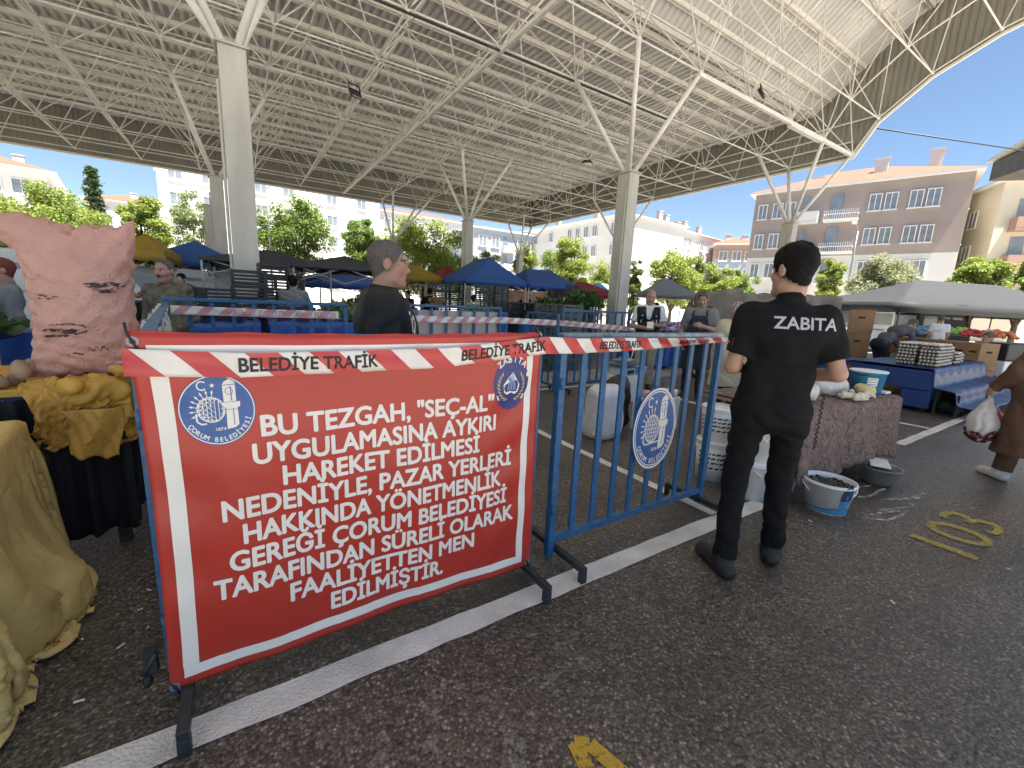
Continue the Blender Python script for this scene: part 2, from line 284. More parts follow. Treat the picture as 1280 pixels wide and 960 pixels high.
M = dict(
    blue_steel=mat('blue_painted_steel', (.016, .085, .20), .42, .2, 34, .25, 30, col2=(.030, .135, .285), chips=(.10, .075, .05)),
    dark_steel=mat('dark_greenish_steel', (.024, .030, .030), .5, .3, 12, .2, 40),
    top_steel=mat('worn_rail_steel', (.20, .26, .30), .35, .35, 20, .1, 60, metal=.3),
    white_steel=mat('cream_structural_paint', (.79, .77, .71), .5, .08, 3),
    deck=mat('corrugated_deck', (.62, .62, .605), .5, .12, .35),
    fascia=mat('ribbed_fascia', (.27, .265, .225), .6, .12, 1.0),
    conc=mat('column_paint', (.55, .52, .45), .7, .12, 2.5, .1, 20, aniso=(1, 1, .3)),
    red_vinyl=mat('red_banner_vinyl', (.46, .036, .022), .36, .07, 2.5, .10, 7, spec=.5, crumple=1),
    white_vinyl=mat('white_banner_print', (.84, .79, .70), .45, .05, 5, .05, 20),
    white_tape=mat('white_tape_plastic', (.80, .74, .65), .35, .08, 10, .1, 30),
    red_tape=mat('red_tape_print', (.55, .05, .05), .35, .1, 10),
    red_tape_back=mat('red_tape_print_seen_from_behind', (.66, .30, .30), .4, .1, 10),
    black_ink=mat('black_ink', (.012, .012, .012), .5, .1),
    emblem_blue=mat('emblem_blue', (.035, .11, .33), .4, .1, 20),
    navy=mat('emblem_navy', (.03, .035, .18), .4, .1, 20),
    gold=mat('emblem_gold', (.55, .42, .14), .5, .1, 20),
    pale_blue=mat('emblem_pale_blue', (.38, .52, .70), .5, .1, 20),
    black_cloth=mat('black_cotton', (.0085, .0085, .0095), .85, .25, 20, .35, 240, spec=.2),
    black_vest=mat('black_polyester_vest', (.014, .014, .015), .6, .25, 14, .3, 60, spec=.3),
    grey_letter=mat('silver_grey_letters', (.42, .42, .44), .5, .06),
    navy_cloth=mat('navy_apron_cloth', (.022, .026, .038), .85, .2, 14, .3, 120),
    dark_trouser=mat('dark_trousers', (.020, .021, .027), .85, .2, 14, .3, 120),
    grey_shirt=mat('heather_grey_shirt', (.20, .20, .19), .85, .12, 20, .3, 100),
    slate=mat('slate_grey_shirt', (.105, .108, .115), .85, .12, 20, .3, 100),
    charcoal=mat('charcoal_shirt', (.028, .029, .032), .85, .15, 20, .3, 100),
    white_shirt=mat('white_shirt', (.72, .72, .72), .8, .05, 20, .3, 100),
    beige_coat=mat('beige_coat_cloth', (.55, .47, .31), .85, .08, 14, .3, 100),
    brown_coat=mat('brown_coat_cloth', (.115, .062, .038), .9, .15, 14, .3, 100),
    khaki=mat('khaki_trousers', (.36, .32, .25), .85, .1, 14, .3, 100),
    camo=mat('brown_camouflage_cloth', (.055, .052, .036), .85, .1, 16, .3, 100, col2=(.17, .145, .10)),
    scarf=mat('patterned_headscarf', (.10, .06, .06), .8, .1, 45, .2, 100, col2=(.48, .40, .37)),
    shoe=mat('dusty_black_shoe', (.018, .017, .016), .6, .3, 30, .2, 120),
    white_shoe=mat('white_shoe', (.68, .67, .65), .6, .1, 20),
    hair_black=mat('black_hair', (.0055, .005, .0045), .7, .3, 90, .6, 220, spec=.2),
    hair_grey=mat('grey_hair', (.085, .074, .064), .75, .2, 95, .5, 260, col2=(.145, .128, .11), spec=.2),
    hair_brown=mat('brown_hair', (.035, .024, .016), .55, .3, 90, .8, 160),
    pink_sack=mat('pink_plastic_film', (.68, .37, .29), .30, .10, 5, .5, 22, spec=.5, trans=.15, crumple=1),
    sack_print=paint_mat('smudged_black_print', (.055, .04, .042), .42, .56, 55, .2),
    sack_white=mat('white_label_print', (.70, .66, .62), .5, .1, 20),
    tan_tarp=mat('tan_tarpaulin', (.70, .51, .19), .55, .12, 3.0, .35, 12, crumple=1),
    mustard=mat('mustard_table_cloth', (.56, .31, .05), .6, .14, 5, .35, 18, crumple=1),
    black_skirt=mat('black_table_skirt', (.010, .010, .011), .85, .2, 10, .2, 60),
    potato=mat('potato_skin', (.36, .245, .15), .8, .2, 20, .3, 60),
    crate=mat('black_crate_plastic', (.014, .015, .017), .45, .25, 12),
    crate_green=mat('dark_green_crate_plastic', (.045, .06, .05), .5, .25, 12),
    crate_grey=mat('greenish_grey_crate_plastic', (.12, .125, .10), .55, .25, 12),
    crate_blue=mat('blue_crate_plastic', (.05, .20, .55), .5, .15, 12),
    blue_tarp=mat('blue_tarpaulin', (.018, .075, .30), .38, .2, 4, .4, 9),
    blue_sheet=mat('glossy_blue_plastic_sheet', (.022, .055, .16), .38, .2, 6, .3, 12, spec=.35),
    blue_panel=mat('blue_stall_panel', (.018, .055, .21), .5, .15, 5),
    card=mat('brown_cardboard', (.33, .20, .10), .8, .10, 6, .08, 30),
    card_dark=mat('dark_box_opening', (.03, .02, .015), .9),
    white_plastic=mat('white_bucket_plastic', (.85, .85, .83), .35, .05, 6),
    bag=mat('thin_white_plastic_bag', (.78, .77, .74), .35, .06, 10, .5, 24, trans=.25),
    pink_bag=mat('pink_plastic_bag', (.72, .20, .27), .35, .08, 10, .5, 24, trans=.25),
    cherry=mat('dark_red_fruit', (.10, .012, .015), .3, .2, 30),
    woven=mat('white_woven_sack', (.66, .65, .63), .6, .06, 16, .3, 40),
    foam=mat('white_foam_box', (.76, .75, .73), .8, .04, 16),
    bucket_blue=mat('bucket_label_blue', (.05, .30, .52), .4, .1, 12),
    label_navy=mat('bucket_label_navy', (.03, .05, .12), .4, .1, 12),
    olive=mat('olives_in_brine', (.05, .04, .032), .25, .5, 60, .6, 60),
    basin=mat('dull_metal_basin', (.30, .29, .27), .45, .25, 12, .3, 30, metal=.4),
    cheese=mat('pale_yellow_cheese', (.66, .55, .28), .6, .1, 10, .2, 40),
    tablecloth=mat('brown_patterned_tablecloth', (.075, .04, .032), .8, .1, 17, .2, 60, col2=(.27, .195, .16), distort=2.2),
    egg=mat('white_eggs', (.74, .66, .56), .5, .06, 20),
    tray=mat('grey_pulp_tray', (.20, .19, .17), .9, .12, 30),
    leaf_green=mat('leafy_vegetables', (.055, .11, .025), .6, .35, 22, .6, 40),
    green_pile=mat('pale_green_peppers', (.24, .32, .07), .5, .3, 26, .6, 40),
    red_veg=mat('red_tomatoes', (.48, .035, .022), .35, .2, 26),
    brown_veg=mat('brown_onions', (.30, .15, .06), .5, .3, 30),
    tent_blue=mat('royal_blue_tent_cloth', (.06, .16, .47), .6, .08, 2, .15, 7, trans=.25),
    tent_light=mat('light_blue_tent_cloth', (.28, .45, .68), .6, .06, 2, trans=.25),
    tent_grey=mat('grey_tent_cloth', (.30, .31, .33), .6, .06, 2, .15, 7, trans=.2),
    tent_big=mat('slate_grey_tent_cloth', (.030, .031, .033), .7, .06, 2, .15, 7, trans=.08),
    tent_dark=mat('charcoal_tent_cloth', (.055, .058, .068), .6, .1, 2, .15, 7, trans=.1),
    tent_red=mat('dark_red_tent_cloth', (.35, .03, .035), .6, .1, 2, trans=.25),
    tent_yellow=mat('mustard_tent_cloth', (.55, .36, .05), .6, .1, 2, trans=.3),
    tent_white=mat('white_tent_cloth', (.72, .72, .72), .6, .05, 2, trans=.3),
    tent_beige=mat('dull_beige_canvas', (.20, .18, .145), .75, .3, 2.5, .5, 7, crumple=1),
    pole=mat('grey_tent_pole', (.30, .30, .31), .4, .1, 10, metal=.6),
    glass=mat('dark_window_glass', (.20, .23, .26), .12, .2, 1.5, spec=.8),
    frame=mat('white_window_frame', (.74, .74, .74), .5, .04),
    tile=stripes_mat('orange_roof_tiles', (.17, .068, .038), (.27, .115, .070), 3.2, 'Y', .8),
    wall_white=mat('white_render', (.66, .65, .62), .85, .05, .5),
    wall_mauve=mat('mauve_render', (.32, .268, .245), .85, .07, .5),
    wall_pale=mat('pale_grey_render', (.60, .60, .58), .85, .05, .5),
    wall_cream=mat('cream_render', (.62, .56, .45), .85, .05, .5),
    wall_blue=mat('blue_grey_render', (.33, .37, .44), .85, .06, .5),
    wall_brown=mat('brown_render', (.36, .24, .19), .85, .06, .5),
    bark=mat('tree_bark', (.11, .085, .06), .9, .25, 10, .5, 30),
    leaf=attr_mat('sunlit_leaves', .6, trans=.5),
    skin=attr_mat('skin', .5, bump=.15, bscale=160, sss=.06),
    lamp=mat('lamp_housing', (.02, .02, .02), .5),
    lamp_glass=mat('lamp_glass', (.55, .55, .52), .15),
    van=mat('white_van_paint', (.62, .62, .60), .3, .05, 3, coat=.4),
    tyre=mat('black_rubber', (.015, .015, .015), .8),
    line_white=paint_mat('white_line_paint', (.84, .80, .72), .24, .38, 70, .9),
    line_faded=paint_mat('faded_white_paint', (.40, .37, .32), .48, .72, 24),
    chalk=paint_mat('chalky_streaks', (.62, .59, .54), .42, .60, 18),
    line_yellow=paint_mat('yellow_line_paint', (.62, .40, .045), .33, .48, 45),
    line_ochre=paint_mat('worn_yellow_paint', (.46, .35, .08), .33, .48, 40),
)

# ------------------------------------------------------------------ soft solids: distance fields meshed on a grid
class SDF:
    def __init__(s, res): s.p = []; s.res = res
    def cap(s, a, b, ra, rb=None, k=.03, cut=None, sub=False):
        s.p.append(('c', np.array(a, float), np.array(b, float), ra, ra if rb is None else rb, k, cut, sub)); return s
    def ell(s, c, r, k=.03, Rm=None, cut=None, sub=False):
        s.p.append(('e', np.array(c, float), np.array(r, float), Rm, None, k, cut, sub)); return s
    def rbox(s, c, h, rd, k=.03, Rm=None, cut=None, sub=False):
        s.p.append(('b', np.array(c, float), np.array(h, float), Rm, rd, k, cut, sub)); return s
    def bounds(s):
        lo = np.full(3, 1e9); hi = -lo
        for p in s.p:
            if p[7]: continue
            l, h = s.pb(p); lo = np.minimum(lo, l); hi = np.maximum(hi, h)
        return lo, hi
    def pb(s, p):
        if p[0] == 'c':
            r = max(p[3], p[4]); return np.minimum(p[1], p[2])-r, np.maximum(p[1], p[2])+r
        if p[0] == 'e': r = p[2].max()
        else: r = np.linalg.norm(p[2])
        return p[1]-r, p[1]+r
    def field(s, noise=None, cuts=(), pad=.03):
        res = s.res; lo, hi = s.bounds(); lo = lo-pad-2*res; hi = hi+pad+2*res
        n = np.ceil((hi-lo)/res).astype(int)+1
        ax = [lo[i]+res*np.arange(n[i]) for i in range(3)]
        D = np.full(tuple(n), 9.0, np.float32)
        for p in s.p:
            l, h = s.pb(p); k = p[5]; mg = k+4*res+.02
            i0 = np.maximum(((l-mg-lo)/res).astype(int), 0); i1 = np.minimum(np.ceil((h+mg-lo)/res).astype(int)+1, n)
            if np.any(i1 <= i0): continue
            X = ax[0][i0[0]:i1[0], None, None]; Y = ax[1][None, i0[1]:i1[1], None]; Z = ax[2][None, None, i0[2]:i1[2]]
            if p[0] == 'c':
                a, b = p[1], p[2]; d = b-a; L2 = max(d@d, 1e-9)
                t = np.clip(((X-a[0])*d[0]+(Y-a[1])*d[1]+(Z-a[2])*d[2])/L2, 0, 1)
                q = np.sqrt((X-a[0]-t*d[0])**2+(Y-a[1]-t*d[1])**2+(Z-a[2]-t*d[2])**2) - (p[3]+(p[4]-p[3])*t)
            else:
                x, y, z = X-p[1][0], Y-p[1][1], Z-p[1][2]
                if p[3] is not None:
                    m = np.array(p[3])                     # columns are the local axes
                    x, y, z = (x*m[0, 0]+y*m[1, 0]+z*m[2, 0], x*m[0, 1]+y*m[1, 1]+z*m[2, 1], x*m[0, 2]+y*m[1, 2]+z*m[2, 2])
                if p[0] == 'e':
                    r = p[2]; k0 = np.sqrt((x/r[0])**2+(y/r[1])**2+(z/r[2])**2); k1 = np.sqrt((x/r[0]**2)**2+(y/r[1]**2)**2+(z/r[2]**2)**2)
                    q = k0*(k0-1)/np.maximum(k1, 1e-6)
                else:
                    h_ = p[2]-p[4]; ex = np.abs(x)-h_[0]; ey = np.abs(y)-h_[1]; ez = np.abs(z)-h_[2]
                    q = np.sqrt(np.maximum(ex, 0)**2+np.maximum(ey, 0)**2+np.maximum(ez, 0)**2)+np.minimum(np.maximum(ex, np.maximum(ey, ez)), 0)-p[4]
            if p[6] is not None:
                for c, nn in (p[6] if isinstance(p[6], list) else [p[6]]):
                    c = np.array(c, float); nn = np.array(nn, float); nn = nn/np.linalg.norm(nn)
                    q = np.maximum(q, (X-c[0])*nn[0]+(Y-c[1])*nn[1]+(Z-c[2])*nn[2])
            sl_ = (slice(i0[0], i1[0]), slice(i0[1], i1[1]), slice(i0[2], i1[2]))
            A = D[sl_]
            if p[7]:
                B = -q; hh = np.maximum(k-np.abs(A-B), 0)/max(k, 1e-6); D[sl_] = np.maximum(A, B)+hh*hh*k/4
            else:
                hh = np.maximum(k-np.abs(A-q), 0)/max(k, 1e-6); D[sl_] = np.minimum(A, q)-hh*hh*k/4
        X = ax[0][:, None, None]; Y = ax[1][None, :, None]; Z = ax[2][None, None, :]
        if noise is not None: D = D + noise(X, Y, Z)
        for ct in cuts:
            if callable(ct): D = np.maximum(D, ct(X, Y, Z)); continue
            c, nn = ct; c = np.array(c, float); nn = np.array(nn, float); nn = nn/np.linalg.norm(nn)
            D = np.maximum(D, (X-c[0])*nn[0]+(Y-c[1])*nn[1]+(Z-c[2])*nn[2])
        return D, lo
    def mesh(s, name, mats, noise=None, cuts=(), pad=.03, relax=1):
        D, lo = s.field(noise, cuts, pad)
        V, F = nets(D, lo, s.res, relax)
        return np_mesh(name, V, F, mats)
def nets(D, lo, res, relax=1):
    D = D.astype(np.float32).copy()
    for a in range(3):                                        # closed at the border
        sl_ = [slice(None)]*3; sl_[a] = 0; D[tuple(sl_)] = np.maximum(D[tuple(sl_)], .01); sl_[a] = -1; D[tuple(sl_)] = np.maximum(D[tuple(sl_)], .01)
    I = D < 0; nx, ny, nz = D.shape
    c = np.zeros((nx-1, ny-1, nz-1), np.int8)
    for i in (0, 1):
        for j in (0, 1):
            for k in (0, 1): c += I[i:nx-1+i, j:ny-1+j, k:nz-1+k]
    act = (c > 0) & (c < 8); idx = np.full(act.shape, -1, np.int64); cells = np.argwhere(act); idx[act] = np.arange(len(cells))
    P = np.zeros((len(cells), 3)); cnt = np.zeros(len(cells))
    ci, cj, ck = cells.T
    corner = [(i, j, k) for i in (0, 1) for j in (0, 1) for k in (0, 1)]
    val = {q: D[ci+q[0], cj+q[1], ck+q[2]] for q in corner}
    for q in corner:
        for a in range(3):
            if q[a] == 0:
                r = list(q); r[a] = 1; r = tuple(r); d0, d1 = val[q], val[r]
                m = (d0 < 0) != (d1 < 0); t = np.where(m, d0/np.where(m, d0-d1, 1), 0)
                for x in range(3): P[:, x] += np.where(m, q[x]+(t if x == a else 0), 0)
                cnt += m
    P = P/cnt[:, None]; V = (cells+P)*res+lo
    F = []
    for a in range(3):
        b, c2 = (a+1) % 3, (a+2) % 3
        sh = [slice(None)]*3; sh2 = [slice(None)]*3
        sh[a] = slice(0, -1); sh2[a] = slice(1, None)
        for ax_ in (b, c2): sh[ax_] = slice(1, -1); sh2[ax_] = slice(1, -1)
        s0 = I[tuple(sh)]; s1 = I[tuple(sh2)]; e = np.argwhere(s0 != s1)
        if not len(e): continue
        flip = s0[s0 != s1]
        off = np.ones(3, int); off[a] = 0; base = e+off
        def id_(db, dc):
            t = base.copy(); t[:, b] += db; t[:, c2] += dc; return idx[t[:, 0], t[:, 1], t[:, 2]]
        q = np.stack([id_(-1, -1), id_(0, -1), id_(0, 0), id_(-1, 0)], 1)
        q[~flip] = q[~flip][:, ::-1]; F.append(q)
    F = np.concatenate(F)
    for _ in range(relax):
        acc = np.zeros_like(V); n = np.zeros(len(V))
        for x in range(4):
            for y in (1, 3):
                np.add.at(acc, F[:, x], V[F[:, (x+y) % 4]]); np.add.at(n, F[:, x], 1)
        V = .5*V+.5*acc/np.maximum(n, 1)[:, None]
    return V, F
def folds(amp, freq, seed=0, vert=.6, ridge=False):
    r = np.random.default_rng(seed); W_ = []
    for i in range(6):
        d = r.normal(size=3); d[2] *= vert; d /= np.linalg.norm(d); W_.append((d*freq*r.uniform(.6, 1.8), r.uniform(0, 6.3)))
    def f(X, Y, Z):
        o = 0; wx = .02*np.sin(Z*freq*.45+1+seed)+.015*np.sin(Y*freq*.7)
        for d, p in W_: o = o+np.sin((X+wx)*d[0]+(Y+wx)*d[1]+(Z+wx)*d[2]+p)
        if ridge: o = 1.2-1.6*np.abs(o/2.2)
        else: o = o/3
        return (amp*(np.abs(o)**.8*np.sign(o))).astype(np.float32)
    return f
def set_col(me, fn):
    co_ = np.empty(len(me.vertices)*3, np.float32); me.vertices.foreach_get('co', co_); co_ = co_.reshape(-1, 3)
    c = fn(co_); a = me.color_attributes.new('Col', 'FLOAT_COLOR', 'POINT')
    a.data.foreach_set('color', np.concatenate([c, np.ones((len(c), 1))], 1).astype(np.float32).ravel())

# ------------------------------------------------------------------ people
def rot(yaw=0, pitch=0, roll=0):
    return np.array(Euler((pitch, roll, yaw), 'YXZ').to_matrix()) if False else np.array((Matrix.Rotation(yaw, 3, 'Z') @ Matrix.Rotation(pitch, 3, 'X') @ Matrix.Rotation(roll, 3, 'Y')))
def person(name_label, loc, rz, h=1.75, res=.010, J=None, head=(0, 0, 0), top='shirt', top_mat=None, sleeve='short', leg_mat=None, shoe_mat=None,
           hair='black', hair_cut=.0, hair_thick=.006, hair_shell=True, skin=(.42, .25, .17), build=1.0, belly=0.0, group=None, skirt=None, vest=None, apron=None, scarf=None, hem=.80, seed=1, hands=True, moustache=False, stubble=0.0, hair_mat=None, coat_long=None):
    """one figure facing +Y; the body is one mesh, hair and clothes its companions under the same empty"""
    s = h/1.75
    j = dict(hip=(0, 0, .95), waist=(0, .0, 1.10), chest=(0, .0, 1.30), neck=(0, -.015, 1.47), head=(0, .015, 1.625),
             sl=(-.185, -.01, 1.42), sr=(.185, -.01, 1.42), el=(-.235, -.03, 1.13), er=(.235, -.03, 1.13), wl=(-.23, .08, .90), wr=(.23, .08, .90),
             hl=(-.095, 0, .90), hr=(.095, 0, .90), kl=(-.105, .03, .49), kr=(.105, .03, .49), al=(-.11, -.02, .085), ar=(.11, -.02, .085), tl=(-.125, .13, .035), tr=(.125, .13, .035))
    fl = dict(fl=None, fr=None)
    for k, v in (J or {}).items():
        if k in fl: fl[k] = v
        else: j[k] = v
    j = {k: np.array(v, float)*s for k, v in j.items()}
    b = build*s; Rh = rot(*head); hc = j['head']
    H = lambda p: hc + Rh @ (np.array(p, float)*s)
    rt = thing('person', name_label, 'person', loc, rz, group)
    ax = j['sr']-j['sl']; ax /= np.linalg.norm(ax)
    fwd = np.cross(np.array([0, 0, 1.]), ax); fwd /= max(np.linalg.norm(fwd), 1e-6)
    up = j['neck']-j['hip']; up /= np.linalg.norm(up); front = np.cross(up, ax); front /= np.linalg.norm(front)
    # ---- body
    B = SDF(res)
    def torso(D, g, k=.07, lo=None):
        D.cap(j['hip']-ax*.075*b, j['hip']+ax*.075*b, (.112+g)*b, k=k)
        D.cap(j['waist']-ax*.065*b+front*.02*belly, j['waist']+ax*.065*b+front*.02*belly, (.110+g+.02*belly)*b, k=k)
        if belly: D.ell(j['waist']+front*(.05+.05*belly)*b-up*.03, np.array([.14, .12, .15])*b*(1+g), k=.08)
        D.cap(j['chest']-ax*.085*b, j['chest']+ax*.085*b, (.112+g)*b, k=k)
        D.cap(j['sl']+ax*.03*b-up*.01, j['sr']-ax*.03*b-up*.01, (.066+g)*b, k=k)
        D.cap(j['neck']-up*.04*s, j['chest'], (.072+g)*b, (.10+g)*b, k=k)
    torso(B, -.014)
    B.cap(j['neck']-up*.05*s, hc+Rh@np.array([0, -.02, -.05])*s, .062*s*(.5+.5*build), .056*s, k=.03)
    for a in 'lr':
        S_, E_, Wp = j['s'+a], j['e'+a], j['w'+a]
        B.cap(S_, E_, .050*b, .040*b, k=.03); B.cap(E_, Wp, .041*b, .027*b, k=.02)
        K_, A_, T_ = j['k'+a], j['a'+a], j['t'+a]
        B.cap(j['h'+a], K_, .078*b, .052*b, k=.05); B.cap(K_, A_, .050*b, .036*b, k=.03); B.cap(A_-np.array([0, .03, .03])*s, T_, .034*s, .024*s, k=.03)
        # hand
        d = fl['f'+a]; d = np.array(d, float) if d is not None else (Wp-E_)
        d = d/np.linalg.norm(d); sd = -1 if a == 'l' else 1
        nrm = np.cross(d, ax*1.0+np.array([0, 0, .01])); nrm = nrm/max(np.linalg.norm(nrm), 1e-6)      # across the knuckles
        if a == 'l': nrm = nrm
        palm_n = np.cross(nrm, d); palm_n /= np.linalg.norm(palm_n)
        palm_n = -palm_n*np.sign(palm_n@(ax*sd)) if abs(palm_n@ax) > .2 else palm_n      # palms face the body
        pc = Wp+d*.045*s
        fr = np.stack([nrm, d, palm_n], 1)
        B.ell(pc, np.array([.041, .055, .017])*s, k=.02, Rm=fr)
        if hands and res < .016:
            for q, (o, L1) in enumerate(((-.030, .066), (-.010, .076), (.011, .071), (.030, .054))):
                p0 = Wp+d*.082*s+nrm*o*s; p1 = p0+(d*.9+palm_n*.35)*L1*.5*s; p2 = p1+(d*.55+palm_n*.8)*L1*.5*s
                B.cap(p0-d*.03*s, p1, .0092*s, .0086*s, k=.006); B.cap(p1, p2, .0086*s, .0072*s, k=.004)
            t0 = Wp+d*.025*s-nrm*.030*s; t1 = t0+(d*.6-nrm*.6+palm_n*.3)*.04*s; t2 = t1+(d*.9+palm_n*.3)*.034*s
            B.cap(t0, t1, .0125*s, .0105*s, k=.01); B.cap(t1, t2, .0105*s, .008*s, k=.004)
        else:
            B.ell(Wp+d*.115*s+palm_n*.012*s, np.array([.036, .045, .014])*s, k=.02, Rm=fr)
    # head
    B.ell(H((0, -.012, .035)), np.array([.076, .097, .088])*s, k=.02, Rm=Rh)
    B.ell(H((0, .024, -.040)), np.array([.062, .072, .078])*s, k=.035, Rm=Rh)
    B.cap(H((-.018, .076, -.100)), H((.018, .076, -.100)), .019*s, k=.024)
    B.cap(H((-.045, .01, -.075)), H((-.018, .065, -.098)), .022*s, .018*s, k=.03); B.cap(H((.045, .01, -.075)), H((.018, .065, -.098)), .022*s, .018*s, k=.03)
    B.cap(H((-.034, .080, .026)), H((.034, .080, .026)), .0125*s, k=.016)
    B.cap(H((0, .088, .020)), H((0, .110, -.024)), .0085*s, .0140*s, k=.014)
    B.cap(H((-.013, .097, -.031)), H((.013, .097, -.031)), .0090*s, k=.008)
    for sg in (-1, 1):
        B.ell(H((sg*.034, .096, .006)), np.array([.018, .016, .011])*s, k=.010, Rm=Rh, sub=True)
        B.ell(H((sg*.032, .072, .006)), np.array([.0125, .0125, .0115])*s, k=.003, Rm=Rh)
        B.ell(H((sg*.080, -.012, -.004)), np.array([.010, .022, .033])*s, k=.012, Rm=Rh)
        B.ell(H((sg*.045, .055, -.022)), np.array([.022, .022, .020])*s, k=.025, Rm=Rh)
    B.cap(H((-.020, .086, -.060)), H((.020, .086, -.060)), .0095*s, k=.012); B.cap(H((-.016, .086, -.071)), H((.016, .086, -.071)), .0092*s, k=.010)
    me = B.mesh('body', M['skin'], relax=1)
    sk = np.array(skin)
    def colour(co_):
        L = (co_-hc) @ Rh / s; x, y, z = L.T; c = np.tile(sk, (len(L), 1)); r_ = np.random.default_rng(seed)
        n = .5+.5*np.sin(co_[:, 0]*90+seed)*np.sin(co_[:, 1]*80)*np.sin(co_[:, 2]*70); c *= (.9+.2*n)[:, None]
        hd = (np.abs(z) < .16)&(np.abs(x) < .1)&(np.abs(y) < .13)
        cheek = np.exp(-(((np.abs(x)-.042)/.022)**2+((z+.028)/.022)**2))*hd*(y > 0)
        c += cheek[:, None]*np.array([.05, -.012, -.012])
        lips = hd&(np.abs(x) < .025)&(z < -.056)&(z > -.076)&(y > .078); c[lips] = sk*np.array([.85, .58, .58])
        mo = hd&(np.abs(x) < .026)&(np.abs(z+.0655) < .0022)&(y > .078); c[mo] = sk*.3
        brow = hd&(np.abs(np.abs(x)-.033) < .02)&(np.abs(z-.028-(.02-np.abs(np.abs(x)-.033))*.12) < .0062)&(y > .06); c[brow] = sk*.22
        eye = hd&(((np.abs(x)-.032)/.0125)**2+((z-.006)/.0062)**2 < 1)&(y > .06); c[eye] = (.62, .58, .54)
        iris = hd&(((np.abs(x)-.032)/.0058)**2+((z-.006)/.0062)**2 < 1)&(y > .06); c[iris] = (.03, .02, .015)
        if stubble:
            st = hd&(z < -.03)&(z > -.125)&(y > -.02)&~lips; c[st] = c[st]*(1-stubble)+np.array([.10, .09, .085])*stubble
        if moustache:
            ms = hd&(np.abs(x) < .034)&(z < -.040+.0)&(z > -.057)&(y > .075); c[ms] = (.03, .025, .02)
        if hair and not scarf:                                   # cropped roots thinning out over the hairline
            f1 = (y-.078+hair_cut)*.906-(z-.072-hair_cut*.4)*.42; f2 = (-.032+.62*y-z)/1.166; m_ = np.clip((.013-np.maximum(f1, f2)+.004*np.sin(x*300)*np.sin(z*340+y*200))/.016, 0, 1)*((np.abs(x) < .0745)&(np.abs(y) < .13)&(z > -.11)&(z < .16))
            hcol = {'black': (.012, .010, .009), 'grey': (.13, .115, .10), 'brown': (.035, .024, .016)}[hair]; k_ = .85 if hair_shell else .72+.2*np.sin(x*420+y*130)*np.sin(z*380-y*170)-.35*np.clip((z-.075)/.05, 0, 1); c = c*(1-k_*m_)[:, None]+np.array(hcol)*(k_*m_)[:, None]
        return np.clip(c, 0, 1)
    set_col(me, colour)
    link_mesh('body', me, rt)
    # ---- hair
    hm = hair_mat or {'black': M['hair_black'], 'grey': M['hair_grey'], 'brown': M['hair_brown']}.get(hair)
    if hair and hair_shell and not scarf:
        th = hair_thick; D = SDF(min(res, .007))
        D.ell(H((0, -.012, .036)), np.array([.0770, .0985, .0890])*s, k=.01, Rm=Rh)
        D.ell(H((0, -.010, .046+th*.3)), np.array([.0745+th*.55, .0955+th*.55, .080+th*.9])*s, k=.03, Rm=Rh)
        D.cap(H((0, -.030, -.030)), H((0, -.026, -.080)), .0560*s, .0562*s, k=.03)
        for sg in (-1, 1): D.ell(H((sg*.082, -.004, -.008)), np.array([.024, .022, .036])*s, k=.006, Rm=Rh, sub=True)
        def hairline(X, Y, Z):
            x = (X-hc[0])*Rh[0, 0]+(Y-hc[1])*Rh[1, 0]+(Z-hc[2])*Rh[2, 0]; y = (X-hc[0])*Rh[0, 1]+(Y-hc[1])*Rh[1, 1]+(Z-hc[2])*Rh[2, 1]; z = (X-hc[0])*Rh[0, 2]+(Y-hc[1])*Rh[1, 2]+(Z-hc[2])*Rh[2, 2]
            x, y, z = x/s, y/s, z/s; j1 = .0035*np.sin(x*210+seed)+.003*np.sin(z*260+y*90)+.003*np.sin(y*330+x*140)
            f1 = (y-.078+hair_cut)*.906-(z-.072-hair_cut*.4)*.42+.10*np.abs(x)*(x*x > .0016)*0; f2 = (-.032+.62*y-z)/1.166
            return (np.maximum(f1, f2)+j1).astype(np.float32)*s
        link_mesh('hair', D.mesh('hair', hm, noise=folds((.0040 if hair_thick > .01 else .0022)*s, 150 if hair_thick > .01 else 300, seed, 1), cuts=[hairline]), rt)
    if scarf:
        D = SDF(max(res, .009))
        D.ell(H((0, -.020, .030)), np.array([.098, .118, .108])*s, k=.04, Rm=Rh)
        D.cap(H((0, -.04, -.05)), j['neck']-up*.07*s-front*.03, .085*s, .115*s, k=.05)
        D.ell(H((0, .10, -.02)), np.array([.062, .07, .088])*s, k=.02, Rm=Rh, sub=True)
        link_mesh('headscarf', D.mesh('headscarf', scarf, noise=folds(.006, 45, seed)), rt)
    # ---- top
    rs = max(res, .008)
    D = SDF(rs); torso(D, .006 if not coat_long else .02)
    for a in 'lr':
        S_, E_, Wp = j['s'+a], j['e'+a], j['w'+a]; d = E_-S_; L = np.linalg.norm(d); d = d/L
        if sleeve == 'short':
            c = S_+d*L*.74; D.cap(S_-d*.0, S_+d*L*.9, .064*b, .066*b, k=.05, cut=(c, d))
        elif sleeve == 'none': pass
        else:
            f = E_-(S_-E_)*0; D.cap(S_, E_, .062*b, .054*b, k=.05); w = Wp-E_; w = w/np.linalg.norm(w); D.cap(E_, Wp, .054*b, .042*b, k=.03, cut=(Wp-w*.02, w))
    cuts = [(j['neck']+up*.030*s+front*.0, up+front*.12)]
